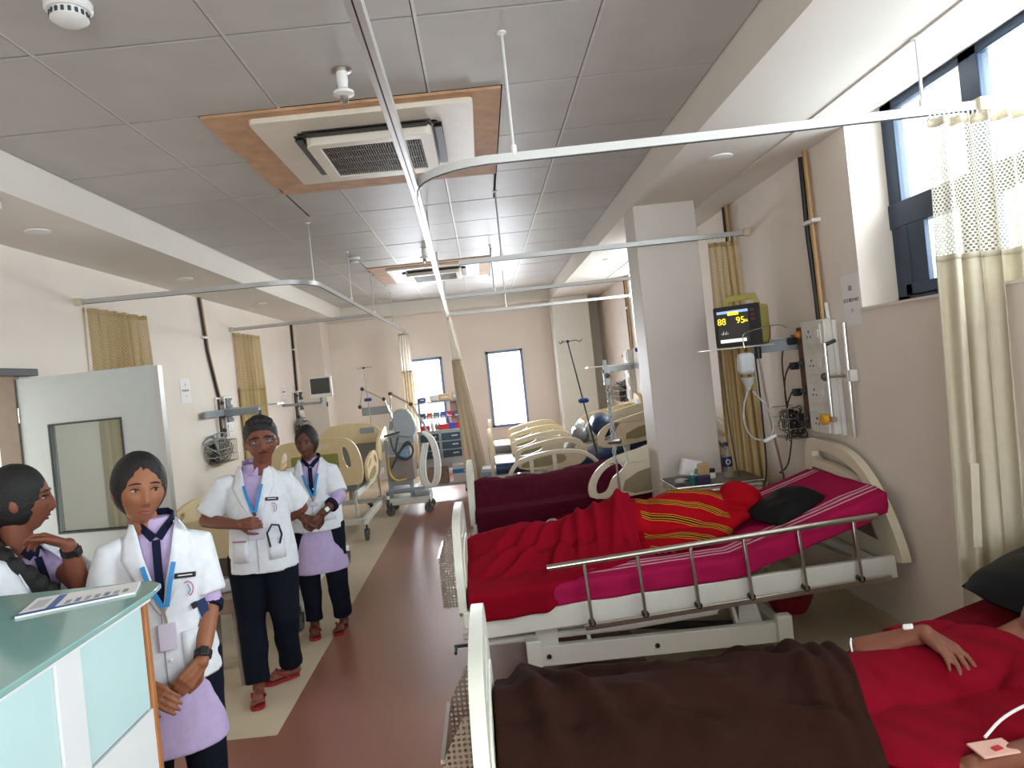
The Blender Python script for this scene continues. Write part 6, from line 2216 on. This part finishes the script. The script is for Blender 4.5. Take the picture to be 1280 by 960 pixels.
def watch_on(P, arm, m, face_m=None):
    sh, el, wr = P.A[arm]
    d = (wr - el).normalized()
    c = wr - d * .025
    w = MB().tube([c - d * .012, c + d * .012], [.0315, .0305], 18).build('watch_strap', m, P.t)
    up = Vector((0, 1, 0))
    up = (up - d * up.dot(d)).normalized()
    MB().bar(c + up * .026, c + up * .038, .030, .034, d).build('watch_face', face_m or M_BLACK, w, bev=.004)


def hair_woman(bun=True, parting=False):
    def f(hb, hm, hw=1.0):
        hb.ell(hm @ Vector((0, -.014, .017)), (.080 * hw + .005, .098, .116), hm.to_3x3(), 28, 20)
        if bun:
            hb.ell(hm @ Vector((0, -.115, .01)), (.040, .035, .040), hm.to_3x3(), 18, 12)
    return f


def hair_man(hb, hm, hw=1.0):
    hb.ell(hm @ Vector((0, -.017, .036)), (.077 * hw + .004, .0965, .106), hm.to_3x3(), 28, 20)
    hb.ell(hm @ Vector((0, .000, .068)), (.070 * hw, .080, .072), hm.to_3x3(), 26, 18)
    for x, y, z, r in ((-.045, .046, .100, .028), (-.015, .056, .108, .030), (.018, .056, .110, .028), (.045, .040, .104, .026)):
        hb.ell(hm @ Vector((x, y, z)), (r, r * .9, r * .8), hm.to_3x3(), 12, 8)


# ------------------------------------------------------------ woman at the end of the counter
psi = math.radians(22)
hair = hair_woman(True)
W1 = standing('young woman in white coat with hands clasped and black wristwatch, beside the counter', -1.255, 2.62, psi, 1.0,
              [((-1.415, 2.56, 1.215), (-1.43, 2.50, .97), (-1.255, 2.41, .775), (.85, -.22, -.50), (-.2, .9, -.3), -1, .30),
               ((-1.122, 2.675, 1.208), (-1.098, 2.645, .955), (-1.088, 2.505, .80), (-.55, -.50, -.62), (-.5, .8, .2), 1, .42)],
              ((-1.285, 2.590, 1.416), math.radians(15), math.radians(-2), math.radians(-4)), M_SK1, M_LIP, hair, None, (M_LAV, M_DARKP),
              [(.085, .09, .02, .09, .0, .15), (-.085, -.09, .02, -.09, .0, -.15)], None, cuff=.02, seed=1, voxel=.0045, look=-.003, coat_hem=.715, kurta_hem=.475, hw=1.08, head_scale=1.05, girth=.95)
badge(W1, -.085, 1.10)
neck_lanyard(W1, 1.005, .90, -.01)
watch_on(W1, 1, M_BLACK)
for s in (-1, 1):
    sandal(W1.t, s * .09, 0, .15 * s, M_RED_S)
# blue and black tag hanging from the breast pocket
zt = .955
xq = -.105
MB().obox((xq, W1.cy(xq, zt) + .012, zt + .03), (.020, .008, .022), (0, .3, .3)).build('pocket_clip', M_BLACK, W1.t, bev=.002)
MB().obox((xq - .03, W1.cy(xq - .03, zt) + .014, zt), (.034, .006, .085), (0, .25, .3)).build('pocket_tag', mat('dark_blue_tag', (30, 50, 92), .4), W1.t, bev=.002)
MB().obox((xq - .027, W1.cy(xq - .03, zt) + .018, zt - .03), (.028, .003, .02), (0, .25, .3)).build('tag_band', M_LANY, W1.t, smooth=0)

# ------------------------------------------------------------ man in glasses
hair = hair_man
MN = standing('man in glasses and short-sleeved white coat with dark trousers and red sandals', -1.385, 4.16, math.radians(8), 1.02,
              [((-1.575, 4.13, 1.235), (-1.675, 4.10, 1.03), (-1.445, 3.965, 1.012), (.95, -.05, .02), (.25, .9, -.2), -1, .55),
               ((-1.215, 4.19, 1.225), (-1.172, 4.30, 1.02), (-1.29, 4.39, .94), (-.8, .25, -.1), (0, -.8, -.4), 1, .4)],
              ((-1.315, 4.12, 1.452), math.radians(10), math.radians(0), math.radians(2)), M_SK2, M_LIPD, hair, None, (M_LAV, M_DARKP),
              [(.095, .10, .015, .085, .09, 0.1), (-.085, -.09, .015, -.07, -.14, -1.15)], None, shirt_long=False, cuff=None, navy_collar=False, moustache=True, seed=5, voxel=.0048, girth=1.06, hw=1.1, head_scale=1.10, coat_hem=.70, sleeve_len=.82)
badge(MN, -.10, 1.125)
neck_lanyard(MN, 1.065, .975, 0.0, (.085, .13))
hm = MN.hm
gl_ = MB()
for s in (-1, 1):
    c = (s * .033, face_y(s * .031, .004) + .014, .002)
    pts = [hm @ Vector((c[0] + .028 * math.copysign(abs(math.cos(a)) ** .45, math.cos(a)), c[1] - .004 * abs(math.cos(a)), c[2] + .004 + .0165 * math.copysign(abs(math.sin(a)) ** .5, math.sin(a)))) for a in [2 * math.pi * q / 20 for q in range(20)]]
    gl_.tube(pts, .0024, 6, loop=True)
    gl_.tube([hm @ Vector((c[0] + .028 * q, c[1], c[2] + .0205)) for q in (-1, 0, 1)], .0034, 6)
    gl_.tube([hm @ Vector((s * .058, c[1] - .004, .006)), hm @ Vector((s * .084, .05, .006)), hm @ Vector((s * .086, -.01, .002))], .0028, 6)
y_ = face_y(.031, .004) + .014
gl_.tube([hm @ Vector((-.009, y_, .004)), hm @ Vector((0, y_ + .004, .008)), hm @ Vector((.009, y_, .004))], .0018, 6)
go = gl_.build('spectacles', M_BLACK, MN.t)
go['kind'] = 'stuff'
for s in (-1, 1):
    MB().ell(hm @ Vector((s * .033, y_, .002)), (.023, .0008, .0145), hm.to_3x3(), 16, 8).build('lens', glass_mat('lens_%d' % s, (246, 246, 248), .03), go)
sandal(MN.t, .085, .09, .1, M_RED_S)
sandal(MN.t, -.07, -.14, -1.15, M_RED_S)
zz = MN.hem + .175
MB().tube([(-.07, MN.cy(.07, zz) + .02, zz - .03), (-.06, MN.cy(.07, zz) + .026, zz + .05), (-.09, MN.cy(.09, zz) + .026, zz + .095), (-.125, MN.cy(.12, zz) + .026, zz + .085), (-.135, MN.cy(.13, zz) + .022, zz + .03), (-.12, MN.cy(.12, zz) + .02, zz - .02)], .006, 8).build('scissor_handles', M_BLACK, MN.t)
MB().obox((.10, MN.cy(.10, MN.hem + .19) + .010, MN.hem + .192), (.085, .003, .005), (0, 0, -.35)).build('pocket_trim', mat('magenta_trim', (150, 40, 110), .6), MN.t)

# ------------------------------------------------------------ woman behind the man
hair = hair_woman(True)
W2 = standing('young woman in white coat over lavender kurta, standing behind the man in glasses', -1.29, 5.10, math.radians(6), .955,
              [((-1.435, 5.08, 1.155), (-1.475, 5.02, .945), (-1.335, 4.865, .865), (.80, -.15, -.40), (-.1, .9, -.3), -1, .3),
               ((-1.145, 5.09, 1.155), (-1.10, 5.02, .945), (-1.19, 4.87, .875), (-.62, -.25, -.62), (-.3, .9, .1), 1, .35)],
              ((-1.30, 5.07, 1.350), math.radians(-10), math.radians(-4), math.radians(0)), M_SK3, M_LIPD, hair, None, (M_LAV, M_DARKP),
              [(.085, .09, .02, .085, .03, .1), (-.085, -.10, .02, -.115, .0, -.2)], None, cuff=.50, seed=9, coat_hem=.765, kurta_hem=.46, head_scale=.98)
neck_lanyard(W2, .985, .93, -.01, (.05, .03))
watch_on(W2, 1, M_STEEL, M_WPLAST)
sandal(W2.t, .085, .03, .1, M_RED_S)
sandal(W2.t, -.115, .0, -.2, M_RED_S)

# ------------------------------------------------------------ woman in profile at the left edge


def hair_braid(hb, hm, hw=1.0):
    hb.ell(hm @ Vector((0, -.015, .016)), (.084, .102, .118), hm.to_3x3(), 28, 20)
    hb.ell(hm @ Vector((0, -.09, -.05)), (.055, .05, .06), hm.to_3x3(), 18, 12)
    pts = [(.00, -.105, -.08), (.05, -.09, -.14), (.095, -.03, -.20), (.105, .045, -.27), (.095, .10, -.34), (.075, .125, -.40)]
    for k in range(len(pts) - 1):
        a, b = Vector(pts[k]), Vector(pts[k + 1])
        for q in range(2):
            c = a.lerp(b, (q + .5) / 2)
            hb.ell(hm @ (c + Vector((.006 * (-1) ** q, 0, 0))), (.032, .032, .038), hm.to_3x3(), 12, 8)


hair = hair_braid
W0 = standing('woman in profile at the left edge resting her chin on her hand', -1.735, 2.56, math.radians(80), .985,
              [((-1.72, 2.41, 1.215), (-1.60, 2.33, 1.0), (-1.50, 2.38, .90), (.5, .6, -.2), (0, .5, -.8), -1, .3),
               ((-1.69, 2.70, 1.215), (-1.515, 2.55, 1.105), (-1.495, 2.475, 1.262), (-.82, -.02, .34), (-.2, -.5, -.6), 1, .5)],
              ((-1.69, 2.545, 1.425), math.radians(34), math.radians(-2), 0), M_SK2, M_LIPD, hair, None, (M_LAV, M_DARKP),
              [(.085, .09, .02, .09, .0, .1), (-.085, -.09, .02, -.09, .0, -.1)], None, cuff=None, seed=13, voxel=.005, sleeve_len=.7)
watch_on(W0, 1, M_BLACK)
for s in (-1, 1):
    sandal(W0.t, s * .09, 0, .1 * s, M_RED_S)
MB().sweep([(.062, W0.cy(.06, 1.2) - .01, 1.20), (.075, W0.cy(.075, 1.12) + .012, 1.12), (.05, W0.cy(.05, 1.02) + .014, 1.03), (.01, W0.cy(.01, .98) + .014, .98)], [(-.010, -.0015), (.010, -.0015), (.010, .0015), (-.010, .0015)], up=(0, 1, 0)).build('lanyard_ribbon', M_LANY, W0.t)
bp_ = W0.hm @ Vector((.085, .12, -.37))
MB().lathe(bp_, [(.030, -.012), (.034, 0), (.030, .012)], 14).build('hair_tie', M_WPLAST, W0.t)

# ------------------------------------------------------------ patient on the nearest bed (lying on her back)
p1 = thing('person', 'patient in a red kurta lying on the nearest bed, legs under brown blanket', 'person', (1.2, 2.25, 0))


def put_mesh(name, me, m, parent):
    o = link_mesh(name, me, m, parent)
    o.matrix_parent_inverse = parent.matrix_basis.inverted()
    return o


sk = MB()
# head space: y (face) points up and a little to the camera, z (crown) towards +X
ez = Vector((.93, .12, .30)).normalized()
ey = Vector((-.30, -.28, .90))
ey = (ey - ez * ey.dot(ez)).normalized()
ex = ey.cross(ez).normalized()
hm1 = Matrix.Translation(Vector((1.735, 2.28, .735))) @ Matrix((ex, ey, ez)).transposed().to_4x4()
head_shape(sk, hm1)
sk.caps((1.55, 2.28, .655), (1.69, 2.30, .70), .055, .05, 14)
sk.caps((1.05, 2.24, .600), (1.46, 2.26, .628), .058, .064, 14)
for dy in (-.10, .10):
    sk.caps((.98, 2.22 + dy * .8, .605), (.50, 2.22 + dy * 1.1, .595), .070, .052, 12)
    sk.caps((.50, 2.22 + dy * 1.1, .60), (.08, 2.22 + dy * 1.2, .585), .05, .035, 12)
    sk.caps((.06, 2.22 + dy * 1.2, .58), (.03, 2.22 + dy * 1.3, .61), .028, .022, 10)
# far arm: bent, hand lying over the belly
sk.caps((1.50, 2.43, .645), (1.15, 2.345, .672), .046, .040, 14)
sk.caps((1.15, 2.345, .672), (1.21, 2.315, .692), .041, .041, 14)
sk.caps((1.21, 2.315, .692), (1.305, 2.250, .745), .041, .028, 14)
hand(sk, (1.305, 2.250, .745), (.12, -.88, -.16), (-.05, -.16, -.95), 1, .27, 1.10, .12)
# near arm along the side
sk.caps((1.52, 2.08, .64), (1.38, 1.83, .600), .046, .040, 14)
sk.caps((1.38, 1.83, .600), (1.14, 1.815, .578), .040, .028, 14)
hand(sk, (1.14, 1.815, .578), (-.95, .1, -.1), (0, .2, -.9), -1, .2, 1.0)
put_mesh('body', smoothed(sk, .005, 1, .45), M_SK2, p1)
km = MB()
for c, r in (((.98, 2.24, .605), (.22, .20, .085)), ((1.18, 2.245, .600), (.22, .19, .090)), ((1.38, 2.255, .632), (.20, .195, .090)), ((1.50, 2.265, .640), (.13, .205, .082))):
    km.ell(c, r, None, 26, 16)
km.ell((1.12, 2.02, .575), (.26, .22, .050), None, 26, 12)
km.ell((1.38, 2.02, .590), (.22, .20, .055), Matrix.Rotation(-.15, 3, 'Y'), 26, 12)
km.tube([(1.50, 2.42, .642), (1.38, 2.41, .655), (1.26, 2.372, .664)], [.066, .060, .058], 18)
km.tube([(1.52, 2.10, .640), (1.42, 2.0, .615)], [.068, .062], 18)


def kd(p):
    return .011 * wob(p.x * 8 + 3 * p.y, p.y * 5, 2) + .008 * math.sin((p.x * .9 + p.y * .55) * 46 + 2.5 * wob(p.x * 4, p.y * 4, 5)) * (.5 + .5 * wob(p.x * 3, p.y * 3, 8))


kme = smoothed(km, .008, 2, .5, disp=kd)
cut(kme, lambda p: (p - Vector((1.62, 2.27, .68))).length < .055)
put_mesh('kurta', kme, cloth_mat('red_kurta', (124, 10, 30), 0, .25, 300), p1)
hb = MB()
hb.ell(hm1 @ Vector((0, -.014, .016)), (.083, .098, .116), hm1.to_3x3(), 28, 20)
put_mesh('hair', smoothed(hb, .007, 1, .5), M_HAIR, p1)
_fp0 = len(bpy.data.objects)
before = set(bpy.data.objects)
face_parts(p1, hm1, M_LIPD)
for o in set(bpy.data.objects) - before:
    if o.parent is p1:
        o.matrix_parent_inverse = p1.matrix_basis.inverted()
MB().obox((1.265, 2.272, .762), (.030, .022, .010), (.3, -.2, -.6)).build('wrist_tape', M_WPLAST, p1, world=True, bev=.004)
MB().obox((1.20, 1.822, .616), (.10, .06, .006), (.1, 0, .1)).build('plaster', mat('pink_plaster', (222, 176, 160), .7), p1, world=True, bev=.002)
MB().obox((1.205, 1.815, .620), (.026, .014, .003), (.1, 0, .3)).build('red_spot', mat('blood_red', (190, 20, 40), .6), p1, world=True)
MB().tube([(1.13, 2.375, .70), (1.115, 2.35, .695), (1.108, 2.33, .675)], [.003, .004, .003], 8).build('elbow_tape', M_WPLAST, p1, world=True)
tag(MB().tube(soft([(1.20, 1.85, .63), (1.27, 1.88, .660), (1.36, 1.90, .68), (1.46, 1.90, .70), (1.60, 1.88, .73), (1.72, 1.80, .74), (1.80, 1.73, .70), (1.82, 1.715, .50)]), .004, 6).build('infusion_line', M_WPLAST), 'white infusion line running over the near arm of the patient in the red kurta', 'tube')

# ------------------------------------------------------------ patient under the red striped shawl (lying on the side)
p2 = thing('person', 'patient wrapped in a red shawl with yellow and black stripes on the white bed', 'person', (1.1, 4.33, 0))
sk = MB()
ez = Vector((.96, .0, .28)).normalized()
ex = Vector((.1, .55, .8)).normalized()
ey = ez.cross(ex).normalized()
ex = ey.cross(ez).normalized()
hm2 = Matrix.Translation(Vector((1.46, 4.30, .785))) @ Matrix((ex, ey, ez)).transposed().to_4x4()
head_shape(sk, hm2)
sk.caps((1.24, 4.32, .72), (1.38, 4.31, .75), .055, .05, 12)
sk.caps((.86, 4.36, .70), (1.20, 4.33, .73), .11, .11, 14)
sk.caps((.80, 4.36, .70), (.40, 4.44, .60), .08, .06, 12)
sk.caps((.40, 4.44, .60), (.02, 4.46, .55), .055, .04, 12)
sk.caps((.0, 4.46, .55), (-.06, 4.40, .57), .032, .028, 10)
sk.caps((.80, 4.28, .66), (.42, 4.20, .58), .075, .055, 12)
sk.caps((.42, 4.20, .58), (.05, 4.28, .54), .05, .038, 12)
sk.caps((1.20, 4.28, .72), (1.04, 4.24, .69), .042, .036, 12)
sk.caps((1.04, 4.24, .69), (1.20, 4.25, .70), .036, .026, 12)
hand(sk, (1.20, 4.25, .70), (.9, .1, .1), (0, .5, -.8), 1, .5)
put_mesh('body', smoothed(sk, .008, 1, .45), M_SK2, p2)


def shawl_mat():
    m = cloth_mat('red_shawl', (160, 12, 26), 0, .3, 300)
    nt = m.node_tree
    b = nt.nodes['Principled BSDF']
    tc = nt.nodes.new('ShaderNodeTexCoord')
    nz = nt.nodes.new('ShaderNodeTexNoise')
    nz.inputs['Scale'].default_value = 3.0
    nt.links.new(tc.outputs['Object'], nz.inputs['Vector'])
    dt = nt.nodes.new('ShaderNodeVectorMath'); dt.operation = 'DOT_PRODUCT'
    dt.inputs[1].default_value = (.42, .55, .95)
    nt.links.new(tc.outputs['Object'], dt.inputs[0])
    ad = nt.nodes.new('ShaderNodeMath'); ad.operation = 'MULTIPLY_ADD'
    ad.inputs[1].default_value = .10
    nt.links.new(nz.outputs['Fac'], ad.inputs[0])
    nt.links.new(dt.outputs['Value'], ad.inputs[2])
    md = nt.nodes.new('ShaderNodeMath'); md.operation = 'PINGPONG'
    md.inputs[1].default_value = .062
    nt.links.new(ad.outputs[0], md.inputs[0])
    rp = nt.nodes.new('ShaderNodeValToRGB')
    rp.color_ramp.interpolation = 'CONSTANT'
    els = rp.color_ramp.elements
    red = (*lin((160, 12, 26)), 1)
    els[0].position, els[0].color = 0, (*lin((30, 12, 14)), 1)
    els[1].position, els[1].color = .07, (*lin((208, 138, 44)), 1)
    for p, c in ((.15, (30, 12, 14)), (.26, (208, 138, 44)), (.33, (160, 12, 26))):
        e = els.new(p)
        e.color = (*lin(c), 1)
    sc = nt.nodes.new('ShaderNodeMath'); sc.operation = 'DIVIDE'; sc.inputs[1].default_value = .062
    nt.links.new(md.outputs[0], sc.inputs[0])
    nt.links.new(sc.outputs[0], rp.inputs['Fac'])
    # plain field over the head end
    sp = nt.nodes.new('ShaderNodeSeparateXYZ')
    nt.links.new(tc.outputs['Object'], sp.inputs[0])
    gt = nt.nodes.new('ShaderNodeMath'); gt.operation = 'GREATER_THAN'; gt.inputs[1].default_value = 1.335
    nt.links.new(sp.outputs['X'], gt.inputs[0])
    lt = nt.nodes.new('ShaderNodeMath'); lt.operation = 'LESS_THAN'; lt.inputs[1].default_value = .845
    nt.links.new(sp.outputs['X'], lt.inputs[0])
    mxx = nt.nodes.new('ShaderNodeMath'); mxx.operation = 'MAXIMUM'
    nt.links.new(gt.outputs[0], mxx.inputs[0]); nt.links.new(lt.outputs[0], mxx.inputs[1])
    mx = nt.nodes.new('ShaderNodeMixRGB')
    mx.inputs[2].default_value = red
    nt.links.new(mxx.outputs[0], mx.inputs[0])
    nt.links.new(rp.outputs['Color'], mx.inputs[1])
    nt.links.new(mx.outputs[0], b.inputs['Base Color'])
    return m


sm = MB()
sm.ell((1.08, 4.33, .715), (.30, .20, .165), Matrix.Rotation(-.12, 3, 'Y'), 28, 18)
sm.ell((.84, 4.36, .70), (.17, .19, .15), None, 24, 16)
sm.ell((1.26, 4.33, .735), (.16, .18, .14), None, 24, 16)
sm.ell((1.46, 4.30, .785), (.128, .118, .122), None, 24, 16)
sm.caps((1.30, 4.33, .74), (1.44, 4.30, .77), .10, .10, 16)
# skirt of the shawl spread on the mattress towards the rail
sm.ell((1.05, 4.14, .635), (.30, .16, .060), Matrix.Rotation(-.12, 3, 'Y'), 26, 12)
sm.ell((1.28, 4.20, .69), (.20, .13, .060), Matrix.Rotation(-.25, 3, 'Y'), 22, 12)
sme = smoothed(sm, .008, 3, .5, disp=lambda p: .009 * wob(p.x * 7 + 2 * p.z, p.y * 6, p.z * 8) + .006 * math.sin((p.x * .45 + p.z * .9 + p.y * .6) * 52 + 2 * wob(p.x * 5, p.y * 5, p.z * 5)))
put_mesh('shawl', sme, shawl_mat(), p2)
